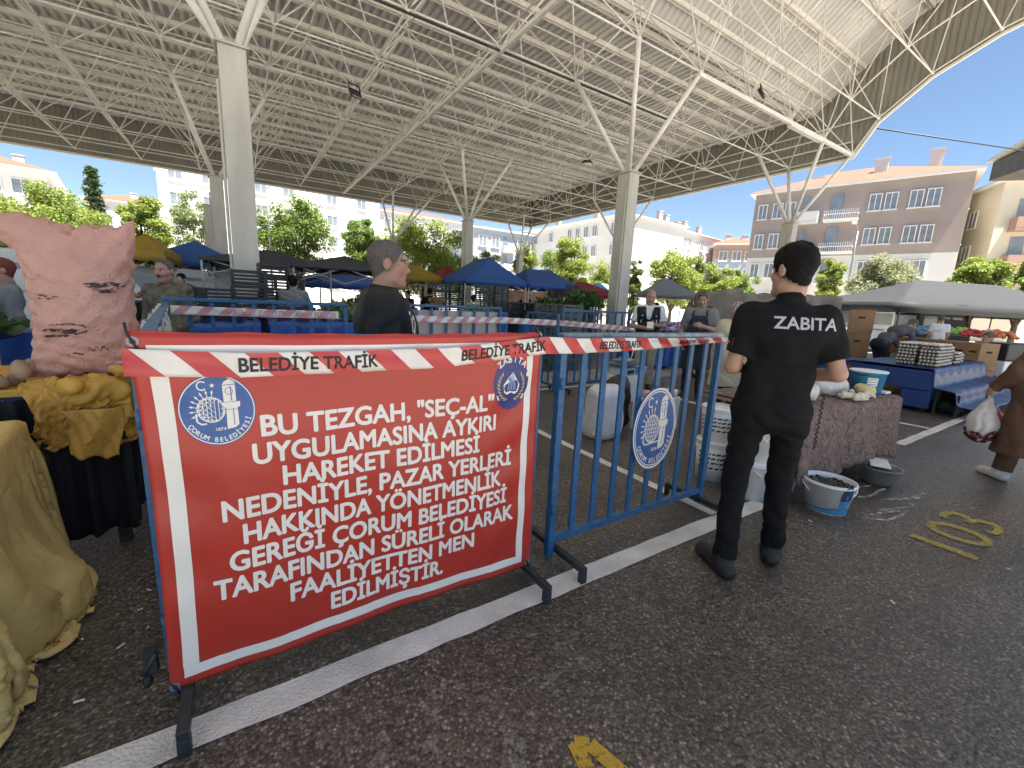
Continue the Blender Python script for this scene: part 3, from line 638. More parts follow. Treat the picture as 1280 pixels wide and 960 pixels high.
    if coat_long is not None:
        lo = coat_long*s
        for a in 'lr': D.cap(j['h'+a]+np.array([0, 0, .05]), np.array([j['h'+a][0]*1.35, j['k'+a][1]*.6+j['h'+a][1]*.4-.0, lo-.12]), .14*b, .155*b, k=.12)
        cuts.append(((0, 0, lo), (0, 0, -1)))
    else: cuts.append((j['hip']+up*(hem-.95)*s*1.0, -up))
    link_mesh(top if coat_long is None else 'coat', D.mesh(top, top_mat, noise=folds(.0045, 24, seed, .8, True), cuts=cuts), rt)
    if sleeve == 'short' or top == 'shirt':          # collar
        c = MB(); nb = j['neck']+up*.012*s
        pr = [nb+ax*(math.cos(t)*.070*b)+front*(math.sin(t)*.066*b+.006)+up*(.012*s*(-math.sin(t))) for t in np.linspace(math.pi*.62, math.pi*2.38, 22)]
        n = len(c.v)
        for p in pr: c.v.append(tuple(p-up*.030*s+(p-nb)*.10)); c.v.append(tuple(p*1.0-(p-nb)*.07+up*.028*s))
        for q in range(len(pr)-1): c.f.append((n+2*q, n+2*q+2, n+2*q+3, n+2*q+1)); c.m.append(0); c.sm.append(True)
        solidify(c.build('collar', top_mat, rt), .006)
    # ---- legs
    if leg_mat is not None:
        D = SDF(rs)
        D.cap(j['hip']-ax*.075*b-up*.02*s, j['hip']+ax*.075*b-up*.02*s, .119*b, k=.05)
        D.ell(j['hip']-front*.04*b-up*.05*s, np.array([.145, .09, .11])*b, k=.05)
        for a in 'lr':
            K_, A_ = j['k'+a], j['a'+a]; w = A_-K_; w = w/np.linalg.norm(w)
            D.cap(j['h'+a], K_, .094*b, .068*b, k=.055); D.cap(K_, A_+w*.02*s, .068*b, .060*b, k=.03, cut=(A_-w*.015*s, w))
        link_mesh('trousers', D.mesh('trousers', leg_mat, noise=folds(.0045, 26, seed+5, .8, True), cuts=[(j['hip']+up*.10*s, up)]), rt)
    if skirt is not None:
        D = SDF(rs); lo = skirt[1]*s
        for a in 'lr': D.cap(j['h'+a]+np.array([0, 0, .03]), np.array([j['a'+a][0]*1.3, j['a'+a][1], lo-.1]), .13*b, .16*b, k=.12)
        link_mesh('skirt', D.mesh('skirt', skirt[0], noise=folds(.010, 22, seed, .2), cuts=[((0, 0, lo), (0, 0, -1)), (j['hip']+up*.1*s, up)]), rt)
    for a in 'lr':
        A_, T_ = j['a'+a], j['t'+a]; D = SDF(min(max(res, .008), .014)); z0 = min(A_[2]-.085*s, T_[2]-.035*s)
        dd = (T_-A_)*np.array([1, 1, 0]); dd = dd/max(np.linalg.norm(dd), 1e-6); zz = np.array([0, 0, 1.])
        D.cap(A_*[1, 1, 0]-dd*.045*s+zz*(z0+.042*s), A_*[1, 1, 0]+dd*.03*s+zz*(z0+.046*s), .044*s, .046*s, k=.02)
        D.cap(A_*[1, 1, 0]+zz*(z0+.045*s), T_*[1, 1, 0]+dd*.03*s+zz*(z0+.032*s), .044*s, .038*s, k=.03)
        D.cap(A_-zz*.02*s, A_+zz*.02*s, .05*s, .05*s, k=.02)
        sd = -1 if a == 'l' else 1
        D.ell(T_*[1, 1, 0]+zz*(z0+.03*s), np.array([.046, .06, .032])*s, k=.03)
        link_mesh('shoe', D.mesh('shoe', shoe_mat or M['shoe'], cuts=[(zz*z0, -zz), (A_+zz*.035*s, zz)]), rt)
    # ---- over garments
    if vest is not None:
        D = SDF(rs); torso(D, .020)
        cuts = [(j['neck']+up*.006*s, up+front*.25), (j['hip']-up*.06*s, -up)]
        D.cap(j['chest']-up*.10*s+front*.16*b, j['neck']+front*.06*b+up*.03*s, .022*s, .075*s, k=.01, sub=True)
        for a, sd in (('l', -1), ('r', 1)): cuts.append((j['s'+a]+ax*sd*.030*b, ax*sd))
        link_mesh('vest', D.mesh('vest', vest, noise=folds(.006, 24, seed+2), cuts=cuts), rt)
    if apron is not None:
        D = SDF(rs); torso(D, .022)
        lo = (j['kl']+j['kr'])/2
        for a in 'lr': D.cap(j['h'+a], j['k'+a]*[1.1, 1, 1], .112*b, .105*b, k=.10)
        cuts = [(j['chest']+front*.03*s, -front+up*0), (j['chest']+up*.06*s, up), (lo, (0, 0, -1)), (j['chest']+ax*.115*b, ax*1+up*.35), (j['chest']-ax*.115*b, -ax+up*.35)]
        link_mesh('apron', D.mesh('apron', apron, noise=folds(.006, 24, seed+3), cuts=cuts), rt)
        st = MB()
        for sd in (-1, 1): st.chain([j['chest']+up*.05*s+ax*sd*.10*b+front*.118*b, j['chest']+up*.12*s+ax*sd*.085*b+front*.10*b, j['neck']+up*.0*s+ax*sd*.078*b+front*.02*b], .011, 6)
        st.build('apron_strap', apron, rt)
    rt['_j'] = {k: [float(x) for x in v] for k, v in j.items()}
    return rt
def child(root, name):
    for c in root.children:
        if c.name.split('.')[0] == name: return c

# ------------------------------------------------------------------ flat writing laid on surfaces
def text_polys(body, size=1.0, bold=0.0, mirror=False, spacing=1.0):
    c = bpy.data.curves.new('t', 'FONT'); c.body = body; c.size = size; c.offset = bold; c.space_character = spacing; c.resolution_u = 4
    o = bpy.data.objects.new('t', c); COL.objects.link(o); bpy.context.view_layer.update()
    me = o.to_mesh(); V = np.array([v.co[:] for v in me.vertices]).reshape(-1, 3)[:, :2] if len(me.vertices) else np.zeros((0, 2)); F = [tuple(p.vertices) for p in me.polygons]
    o.to_mesh_clear(); bpy.data.objects.remove(o); bpy.data.curves.remove(c)
    return V, F
class Decal:
    """flat shapes in (u, v); fn(u, v, lift) gives the spot on the surface"""
    def __init__(s): s.items = []
    def poly(s, pts, mi, lift=1): s.items.append((np.array(pts, float), [tuple(range(len(pts)))], mi, lift)); return s
    def disc(s, c, r, mi, lift=1, n=48, ry=None): 
        t = np.linspace(0, 2*math.pi, n, endpoint=False); return s.blob(np.stack([c[0]+r*np.cos(t), c[1]+(ry or r)*np.sin(t)], 1), c, mi, lift)
    def blob(s, pts, c, mi, lift=1, rings=8):
        pts = np.array(pts, float); c = np.array(c, float); n = len(pts); P = np.concatenate([c+(pts-c)*(i+1)/rings for i in range(rings)]+[c[None]]); F = []
        for i in range(rings-1):
            for k in range(n): F.append((i*n+k, i*n+(k+1) % n, (i+1)*n+(k+1) % n, (i+1)*n+k))
        for k in range(n): F.append((rings*n, k, (k+1) % n)[::1])
        s.items.append((P, F, mi, lift)); return s
    def ring(s, c, r0, r1, mi, lift=1, n=48, asp=1, a0=0, a1=2*math.pi):
        t = np.linspace(a0, a1, n+1); P = np.concatenate([np.stack([c[0]+r0*np.cos(t), c[1]+asp*r0*np.sin(t)], 1), np.stack([c[0]+r1*np.cos(t), c[1]+asp*r1*np.sin(t)], 1)])
        s.items.append((P, [(i, n+1+i, n+2+i, i+1) for i in range(n)], mi, lift)); return s
    def line(s, a, b, w, mi, lift=1, sub=1):
        a = np.array(a, float); b = np.array(b, float); d = b-a; n = np.array([-d[1], d[0]])/max(np.linalg.norm(d), 1e-9)*w/2
        P = []; F = []
        for i in range(sub+1): q = a+d*i/sub; P += [q-n, q+n]
        for i in range(sub): F.append((2*i, 2*i+2, 2*i+3, 2*i+1))
        s.items.append((np.array(P), F, mi, lift)); return s
    def path(s, pts, w, mi, lift=1):
        for i_, (a, b) in enumerate(zip(pts[:-1], pts[1:])): s.line(a, b, w, mi, lift+.07*i_)
        return s
    def text(s, body, x0, x1, y, cap, mi, lift=1, bold=.02, mirror=False, shear=0.0):
        V, F = text_polys(body, 1.0, 0); 
        if len(V) == 0: return s
        lo, hi = V[:, 0].min(), V[:, 0].max(); u = (V[:, 0]-lo)/(hi-lo); v = V[:, 1]/.68*cap
        if mirror: u = 1-u
        return s.thick(np.stack([x0+u*(x1-x0)+shear*v, y+v], 1), F, mi, lift, bold*cap/.68)
    def thick(s, P, F, mi, lift, r):
        s.items.append((P, F, mi, lift))
        if r > 0:                               # heavier strokes: the shape drawn again all around itself
            for k in range(8):
                t = k*math.pi/4; s.items.append((P+np.array([math.cos(t), math.sin(t)])*r, F, mi, lift+.09*(k+1)))
        return s
    def arc_text(s, body, c, r, a_mid, span, cap, mi, lift=1, bold=.02, inside=False, asp=1.0):
        n = len(body); cc = np.array(c)
        for i, ch in enumerate(body):
            if ch == ' ': continue
            t = a_mid+(span*(i/(n-1)-.5))*(1 if inside else -1)
            V, F = text_polys(ch, 1.0, 0); lo, hi = V[:, 0].min(), V[:, 0].max(); q = np.stack([(V[:, 0]-(lo+hi)/2)/.68*cap*.92, V[:, 1]/.68*cap], 1)
            phi = t+math.pi/2 if inside else t-math.pi/2
            if inside: q[:, 1] -= 0
            Rm = np.array([[math.cos(phi), -math.sin(phi)], [math.sin(phi), math.cos(phi)]])
            P = q @ Rm.T + np.array([r*math.cos(t), r*math.sin(t)]); P[:, 1] *= asp
            s.thick(P+cc, F, mi, lift, bold*cap/.68)
        return s
    def build(s, name, mats, fn, parent=None, world=True, step=.0006):
        V = []; F = []; mi_ = []
        for P, fs, mi, lift in s.items:
            k = len(V); V += [tuple(fn(p[0], p[1], lift*step)) for p in P]; F += [tuple(k+i for i in f) for f in fs]; mi_ += [mi]*len(fs)
        me = bpy.data.meshes.new(name); me.from_pydata(V, [], F)
        for m in mats: me.materials.append(m)
        me.polygons.foreach_set('material_index', mi_); me.update()
        return link_mesh(name, me, parent, world)
def municipal_emblem(D, c, r, B=0, Wm=1, asp=1.0, l0=1, text=True):
    """blue roundel: white rim, crescent and star, sun disc with rays, clock tower, year and arc of writing"""
    cx, cy = c; T = lambda x, y: (cx+x*r, cy+y*r*asp)
    D.disc(c, r, B, l0, 56, r*asp); D.ring(c, r*.945, r*.975, Wm, l0+1, 56, asp)
    D.ring(T(-.34, .70), r*.10, r*.135, Wm, l0+1, 24, asp, .75, 5.5)
    D.poly([T(-.08+.075*math.cos(math.pi/2+i*math.pi/5)*(1 if i % 2 == 0 else .42), .70+.075*math.sin(math.pi/2+i*math.pi/5)*(1 if i % 2 == 0 else .42)) for i in range(10)], Wm, l0+1)
    sc = (-.17, .02)
    D.ring(T(*sc), r*.335, r*.365, Wm, l0+1, 40, asp)
    for i in range(-3, 4):                                             # lattice in the sun disc
        o = i*.10; L = math.sqrt(max(.34**2-o*o, 0))
        D.line(T(sc[0]+o, sc[1]-L), T(sc[0]+o, sc[1]+L), r*.02, Wm, l0+1); D.line(T(sc[0]-L, sc[1]+o), T(sc[0]+L, sc[1]+o), r*.02, Wm, l0+1)
        q = .7071
        D.line(T(sc[0]+q*(o-L), sc[1]+q*(o+L)), T(sc[0]+q*(o+L), sc[1]+q*(o-L)), r*.014, Wm, l0+1); D.line(T(sc[0]+q*(o-L), sc[1]-q*(o+L)), T(sc[0]+q*(o+L), sc[1]-q*(o-L)), r*.014, Wm, l0+1)
    for i in range(8):
        t = math.pi*(.46+i*.095); D.line(T(sc[0]+.36*math.cos(t), sc[1]+.36*math.sin(t)), T(sc[0]+.50*math.cos(t), sc[1]+.50*math.sin(t)), r*.022, Wm, l0+1)
        D.poly([T(sc[0]+.47*math.cos(t-.07), sc[1]+.47*math.sin(t-.07)), T(sc[0]+.47*math.cos(t+.07), sc[1]+.47*math.sin(t+.07)), T(sc[0]+.57*math.cos(t), sc[1]+.57*math.sin(t))], Wm, l0+1)
    D.path([T(-.56, -.08), T(-.55, -.30), T(-.45, -.38), T(.28, -.33)], r*.05, Wm, l0+1)
    D.poly([T(.20, -.56), T(.42, -.52), T(.52, -.44), T(.52, .06), T(.22, .06)], Wm, l0+2)
    D.poly([T(.16, .06), T(.58, .06), T(.60, .22), T(.15, .20)], Wm, l0+2)
    D.poly([T(.17, .21), T(.50, .23), T(.50, .70), T(.17, .68)], Wm, l0+2)
    D.poly([T(.15, .68), T(.52, .70), T(.47, .80), T(.35, .86), T(.22, .79)], Wm, l0+2)
    D.line(T(.15, .69), T(.52, .71), r*.02, B, l0+3); D.line(T(.38, .25), T(.38, .66), r*.025, B, l0+3); D.line(T(.40, -.45), T(.40, .03), r*.02, B, l0+3)
    D.ring(T(.33, .52), r*.09, r*.105, B, l0+3, 20, asp); D.line(T(.17, -.0), T(.52, -.0), r*.014, B, l0+3)
    D.text('1874', cx-.10*r, cx+.16*r, cy-.58*r*asp, r*.085*asp, Wm, l0+1)
    if text: D.arc_text('ÇORUM BELEDİYESİ', c, r*.90, -math.pi*.47, 2.25, r*.125, Wm, l0+1, .03, True, asp)

def cloth_sim(me, colliders, frames, mass=.3, stiff=15, bend=.5, pressure=0, grav=1.0, selfc=True, air=1.0, dist=.008, friction=8):
    """let a sheet fall into place, return its settled shape as a plain mesh"""
    o = bpy.data.objects.new('settling_sheet', me); COL.objects.link(o)
    for c in colliders:
        c.modifiers.new('c', 'COLLISION'); c.collision.thickness_outer = .01; c.collision.cloth_friction = friction
    s = o.modifiers.new('cloth', 'CLOTH'); m = s; s = m.settings; s.quality = 4; s.mass = mass; s.tension_stiffness = stiff; s.compression_stiffness = stiff; s.shear_stiffness = stiff*.5; s.bending_stiffness = bend; s.air_damping = air
    s.effector_weights.gravity = grav
    if pressure: s.use_pressure = True; s.uniform_pressure_force = pressure
    m.collision_settings.collision_quality = 1; m.collision_settings.use_self_collision = selfc; m.collision_settings.self_distance_min = dist; m.collision_settings.distance_min = .008
    m.point_cache.frame_start = 1; m.point_cache.frame_end = frames; S.frame_start = 1; S.frame_end = frames
    for f in range(1, frames+1): S.frame_set(f)
    r = bpy.data.meshes.new_from_object(o.evaluated_get(bpy.context.evaluated_depsgraph_get()))
    bpy.data.objects.remove(o); S.frame_set(1)
    for c in colliders: bpy.data.objects.remove(c)
    r.polygons.foreach_set('use_smooth', np.full(len(r.polygons), True)); return r

# ------------------------------------------------------------------ places by bearing and distance
def hor(px): return 378+(px-640)*.0464
def spot(px, dist):
    d = ray(px, hor(px)); h = math.hypot(d[0], d[1]); return Vector((d[0]/h*dist, d[1]/h*dist, 0))
def zof(px, py, dist):
    d = ray(px, py); return EYE[2]+d[2]/math.hypot(d[0], d[1])*dist
def wide(px0, px1, dist):
    a, b = spot(px0, dist), spot(px1, dist); return (a-b).length

# ------------------------------------------------------------------ ground and markings
g = MB()
xs = [-1500, -300, -90, -40, -20, -8, 0, 8, 20, 40, 90, 300, 1500]
for i in range(len(xs)-1):
    for j in range(len(xs)-1): g.quad([(xs[i], xs[j], 0), (xs[i+1], xs[j], 0), (xs[i+1], xs[j+1], 0), (xs[i], xs[j+1], 0)])
tag(g.build('ground', asphalt_mat()), kind='structure')
road = MB(); road.quad([(-160, 34.5, .004), (25, 34.5, .004), (25, 160, .004), (-160, 160, .004)]); road.quad([(25, -80, .004), (160, -80, .004), (160, 160, .004), (25, 160, .004)]); road.quad([(-160, -80, .004), (-31, -80, .004), (-31, 34.5, .004), (-160, 34.5, .004)]); road.quad([(-31, -80, .004), (25, -80, .004), (25, -1.2, .004), (-31, -1.2, .004)])  # last piece, behind the camera, is unseen and added to bounce light forward
tag(road.build('pavement_and_bounce_apron', mat('pale_pavement', (.48, .43, .36), .8, .12, 1.5)), kind='structure')
aisle = MB(); aisle.grid(lambda u, v: (-20+44*u, 5.80+1.35*v+.05*math.sin(u*60), .0035), 60, 2); tag(aisle.build('aisle', mat('dusty_concrete_aisle', (.25, .245, .235), .6, .25, 1.2, .3, 60)), kind='structure')
def line_strip(a, b, w, m, name='painted_line'):
    q = MB(); a = Vector(a); b = Vector(b); d = (b-a).normalized(); n = Vector((-d.y, d.x, 0))*w/2; L = (b-a).length; k = max(2, int(L/.12)); rr = random.Random(int(a.x*100))
    def f(u, v):
        p = a+(b-a)*u; jit = rr.uniform(-.006, .006); return p+n*((v*2-1)+jit*2/w)
    q.grid(f, k, 1); o = q.build(name, m); tag(o, kind='structure'); return o
line_strip((-2.6, 1.47, .004), (3.28, 1.495, .004), .125, M['line_white'])
line_strip((2.775, 1.565, .0045), (2.775, 5.40, .0045), .085, M['line_white'])
line_strip((-3.5, 5.47, .004), (6.05, 5.66, .004), .09, M['line_white'])
line_strip((5.93, 2.2, .004), (5.93, 5.6, .004), .10, M['line_white'])
line_strip((6.4, 1.55, .004), (14.5, 1.62, .004), .10, M['line_white'])
line_strip((7.78, 1.62, .0045), (7.78, 3.6, .0045), .09, M['line_white'])
line_strip((9.9, 1.7, .004), (10.2, 5.0, .004), .09, M['line_white'])
def ground_text(body, x, y, cap, wid, m, bold=.0, name='painted_number', rz=0):
    V, F = text_polys(body, 1, bold); lo, hi = V[:, 0].min(), V[:, 0].max(); q = MB()
    c, s = math.cos(rz), math.sin(rz)
    for p in V:
        u, v = (p[0]-lo)/(hi-lo)*wid, p[1]/.68*cap; q.v.append((x+u*c-v*s, y+u*s+v*c, .005))
    q.f = F; q.m = [0]*len(F); q.sm = [False]*len(F); o = q.build(name, m); tag(o, kind='structure'); return o
ground_text('103', 3.70, .43, .31, .84, M['line_ochre'], .004)
ground_text('103', 1.00+.02, 0, 0.001, 0.001, M['line_ochre']) if False else None
d = Decal(); gf = lambda u, v, l: (u, v, .0045+l)
d.path([(.80, .62), (.845, .83), (.885, .80), (.93, .62)], .05, 0)
o = d.build('painted_number', [M['line_yellow']], gf); tag(o, kind='structure')
d = Decal(); d.ring((.56, 1.02), .10, .16, 0, asp=1.45); d.path([(.98, 1.30), (1.08, 1.10), (.86, 1.06)], .05, 0); d.path([(1.08, 1.18), (1.10, .98)], .05, 0); d.path([(.30, 1.18), (.31, .86)], .05, 0)
o = d.build('faded_number', [M['line_faded']], gf); tag(o, kind='structure')
d = Decal(); rr = random.Random(4)
for i in range(9):
    x = 3.55+rr.uniform(0, .9); y = .95+rr.uniform(0, .55); d.path([(x, y), (x+rr.uniform(.1, .35), y-rr.uniform(.02, .12)), (x+rr.uniform(.35, .5), y-rr.uniform(.05, .16))], .025, 0)
o = d.build('chalk_streaks', [M['chalk']], gf); tag(o, kind='structure')

# ------------------------------------------------------------------ the market canopy
PIT = 2.69
XN = [22.8-PIT*i for i in range(21)]
BROW = [(9.0+PIT*j, 8.38) for j in range(9, 0, -1)] + [(9.12, 8.38), (8.42, 9.56), (6.97, 10.70), (5.32, 11.43), (3.3, 11.9), (1.1, 12.1), (-1.2, 12.1), (-3.5, 11.9)]
TROW = [(9.0+PIT*(j+.5), 10.2) for j in range(8, 0, -1)] + [(10.45, 10.2), (9.25, 11.35), (7.95, 12.4), (6.2, 13.15), (4.2, 13.6), (2.2, 13.85), (0, 13.9), (-2.3, 13.8)]
DECK = [(33.85, 10.5), (22, 10.5), (10.95, 10.5), (9.81, 11.40), (8.71, 12.28), (7.73, 13.0), (7.0, 13.32), (5.5, 13.85), (3.5, 14.2), (1, 14.4), (-2, 14.3), (-4.6, 13.9)]
def interp(P, y):
    P = sorted(P); return float(np.interp(y, [p[0] for p in P], [p[1] for p in P]))
canopy = thing('market_canopy', 'large open market canopy with white space frame roof over the stalls', 'canopy', (8, 20, 0))
q = MB(); per = .27; x = -34.0; xsd = []
while x < 22.98:
    xsd += [(x, 0), (x+per*.36, 0), (x+per*.5, .07), (x+per*.86, .07)]; x += per
n0 = len(DECK)
for (x, dz) in xsd:
    for (y, z) in DECK: q.v.append((x, y, z+dz))
for i in range(len(xsd)-1):
    for j in range(n0-1): a = i*n0+j; q.f.append((a, a+n0, a+n0+1, a+1)); q.m.append(0); q.sm.append(False)
q.build('roof_deck', M['deck'], canopy, True)
def ribbed(pts, zb, zt, name, per=.22, dep=.035):
    """ribbed sheet along a plan line"""
    q = MB(); (x0, y0), (x1, y1) = pts; L = math.hypot(x1-x0, y1-y0); dx, dy = (x1-x0)/L, (y1-y0)/L; nx, ny = -dy, dx; s = 0; c = []
    while s < L:
        for f, o in ((0, 0), (.3, 0), (.45, 1), (.85, 1)):
            if s+f*per <= L: c.append((s+f*per, o*dep))
        s += per
    for s, o in c:
        X, Y = x0+dx*s+nx*o, y0+dy*s+ny*o; q.v.append((X, Y, zb(X, Y))); q.v.append((X, Y, zt(X, Y)))
    for i in range(len(c)-1): q.f.append((2*i, 2*i+2, 2*i+3, 2*i+1)); q.m.append(0); q.sm.append(False)
    o = q.build(name, M['fascia'], canopy, True); return o
zbf = lambda X, Y: interp(BROW+[(9.3, 8.28)], Y)-.12 if Y < 9.3 else 8.22
ztf = lambda X, Y: interp(DECK, Y)-.004
ribbed([(22.98, 33.75), (-34, 33.75)], lambda X, Y: 8.22, lambda X, Y: 10.515, 'fascia')
ribbed([(22.98, -4.5), (22.98, 33.75)], zbf, ztf, 'fascia')
e = MB(); e.bar((-34, 33.70, 8.2), (22.9, 33.70, 8.2), .09, .09)
ys = [33.7, 9.3]+[p[0] for p in BROW if p[0] < 9.3]
for a, b in zip(ys[:-1], ys[1:]): e.bar((22.93, a, zbf(0, a)), (22.93, b, zbf(0, b)), .09, .09)
for z in (8.9, 9.7): e.bar((-34, 33.62, z), (22.9, 33.62, z), .06, .06); e.bar((22.86, 33.6, z), (22.86, 9.2 if z < 9 else 8.3, z), .06, .06)
e.build('edge_trim', M['white_steel'], canopy, True)
# purlins under the deck, each one a part
pz = [(y, interp(DECK, y)) for y in list(np.arange(11.4, 33.4, 1.345))] + [((a[0]+b[0])/2, (a[1]+b[1])/2) for a, b in zip(DECK[2:-1], DECK[3:])] + [(7.36, 13.16), (10.95, 10.5)]
base = None
for y, z in pz:
    q = MB(); q.box((-5.6, -.055, -.09), (56.8, .05, .15)); q.box((-5.6, .055, -.09), (56.8, .05, .15))
    o = q.build('purlin', M['white_steel'], canopy, True) if base is None else base.copy()
    if base is None: base = o
    else: COL.objects.link(o)
    o.location = (0, y, z)
# the lattice
bars = []
def inside(x, y): return True
for i, x in enumerate(XN):
    for j, (y, z) in enumerate(BROW):
        p = Vector((x, y, z))
        if i+1 < len(XN): bars.append((p, Vector((XN[i+1], y, z)), .028))
        if j+1 < len(BROW): bars.append((p, Vector((x, *BROW[j+1])), .028))
        for di in (0, -1):
            for dj in (0, -1):
                ii, jj = i+di, j+dj
                if 0 <= ii < len(XN)-1 and 0 <= jj < len(TROW): bars.append((p, Vector(((XN[ii]+XN[ii+1])/2, *TROW[jj])), .021))
for i in range(len(XN)-1):
    for j, (y, z) in enumerate(TROW):
        p = Vector(((XN[i]+XN[i+1])/2, y, z))
        if i+2 < len(XN): bars.append((p, p-Vector((PIT, 0, 0)), .028))
        if j+1 < len(TROW): bars.append((p, Vector((p.x, *TROW[j+1])), .028))
def seen(b):
    m = (b[0]+b[1])/2; c = RW.T @ (np.array(m)-EYE)
    if c[2] > -1: return 1e6
    px, py = 640+FPX*c[0]/-c[2], 480-FPX*c[1]/-c[2]
    return -c[2] if -40 < px < 1320 and -40 < py < 960 else 1e5
bars.sort(key=seen)
for a, b, r in bars[:100]:
    MB().tube(a, b, r, 8).build('truss_bar', M['white_steel'], canopy, True)
q = MB()
for a, b, r in bars[100:]: q.tube(a, b, r, 5, cap=False)
for x in XN:
    for (y, z) in BROW: q.ball((x, y, z), .075, 6)
for i in range(len(XN)-1):
    for (y, z) in TROW: q.ball(((XN[i]+XN[i+1])/2, y, z), .075, 6); q.tube(((XN[i]+XN[i+1])/2, y, z), ((XN[i]+XN[i+1])/2, y, interp(DECK, y)-.1), .04, 5, cap=False)
tag(q.build('truss_bars', M['white_steel'], canopy, True), kind='stuff')
# columns with four raking struts each
def column(x, y, w=.42, d=.5, top=5.5, strut=True):
    q = MB(); q.box((x, y, top/2), (w, d, top)); q.box((x, y, top+.02), (w+.1, d+.1, .04)); q.box((x, y, .15), (w+.16, d+.16, .3))
    q.box((x-w/2-.03, y-d/2+.08, top*.45), (.05, .05, top*.9))
    c = q.build('column', M['conc'], canopy, True, bevel=.015)
    if strut:
        nx = sorted(XN, key=lambda v: abs(v-x))[:2]; ny = sorted([p[0] for p in BROW if p[1] < 9], key=lambda v: abs(v-y))[:2]
        for a in nx:
            for b in ny: MB().tube((x+(a-x)*.06, y+(b-y)*.06, top), (a, b, 8.38), .07, 10).build('strut', M['white_steel'], c, True)
for x, y in ((.18, 9.85), (-.41, 20.5), (-.95, 27.6), (10.55, 10.2), (10.5, 21.35), (9.85, 32.3), (20.75, 31.9), (21.45, 10.55), (21.3, 20.9), (-10.5, 20.9), (-10.5, 31.7), (-21.1, 20.9)):
    column(x, y, strut=not (x == -.95))
o = MB().bar((XN[4]-.1, 9.12, 8.30), (22.6, 9.12, 8.30), .11, .11).build('conduit', M['white_steel'], canopy, True)
MB().bar((-8, 11.69, 8.30), (14, 11.69, 8.30), .045, .045).build('cable_tray', M['dark_steel'], canopy, True)
MB().bar((XN[6], 8, 8.32), (XN[6], 33, 8.32), .10, .10).build('conduit', M['white_steel'], canopy, True)
MB().bar((XN[2], 9.14, 8.24), (XN[1]-.2, 9.14, 8.24), .16, .10).build('light_fitting', M['white_steel'], canopy, True)
def floodlight(px, py, Y, label, s=1.0):
    p = onY(px, py, Y); t = thing('floodlight', label, 'floodlight', p, R(20), 'floodlights on the roof frame')
    q = MB(); q.box((0, 0, 0), (.46*s, .12*s, .36*s), M=Matrix.Rotation(R(-35), 3, 'X')); q.build('housing', M['lamp'], t, bevel=.01)
    q = MB(); q.box((0, -.062*s, -.043*s), (.40*s, .01, .30*s), M=Matrix.Rotation(R(-35), 3, 'X')); q.build('lens', M['lamp_glass'], t)
    q = MB(); q.tube((-.24*s, 0, 0), (-.24*s, .05, .34*s), .016, 6); q.tube((.24*s, 0, 0), (.24*s, .05, .34*s), .016, 6); q.tube((-.24*s, .05, .34*s), (.24*s, .05, .34*s), .016, 6); q.build('bracket', M['lamp'], t)
floodlight(444, 117, 12.1, 'black floodlight on the roof pipe above the grey haired officer', .62)
floodlight(952, 117, 9.2, 'square black floodlight under the rising right part of the roof', .75)
p = onY(734, 203, 17.2); t = thing('hanging_lamp', 'small round lamp hanging from the roof frame in the middle', 'lamp', p)
MB().lathe([(.28, -.08), (.25, .02), (.08, .16), (.06, .3)], 16).build('shade', M['lamp'], t); MB().lathe([(.02, -.09), (.26, -.085)], 16).build('lens', M['lamp_glass'], t)

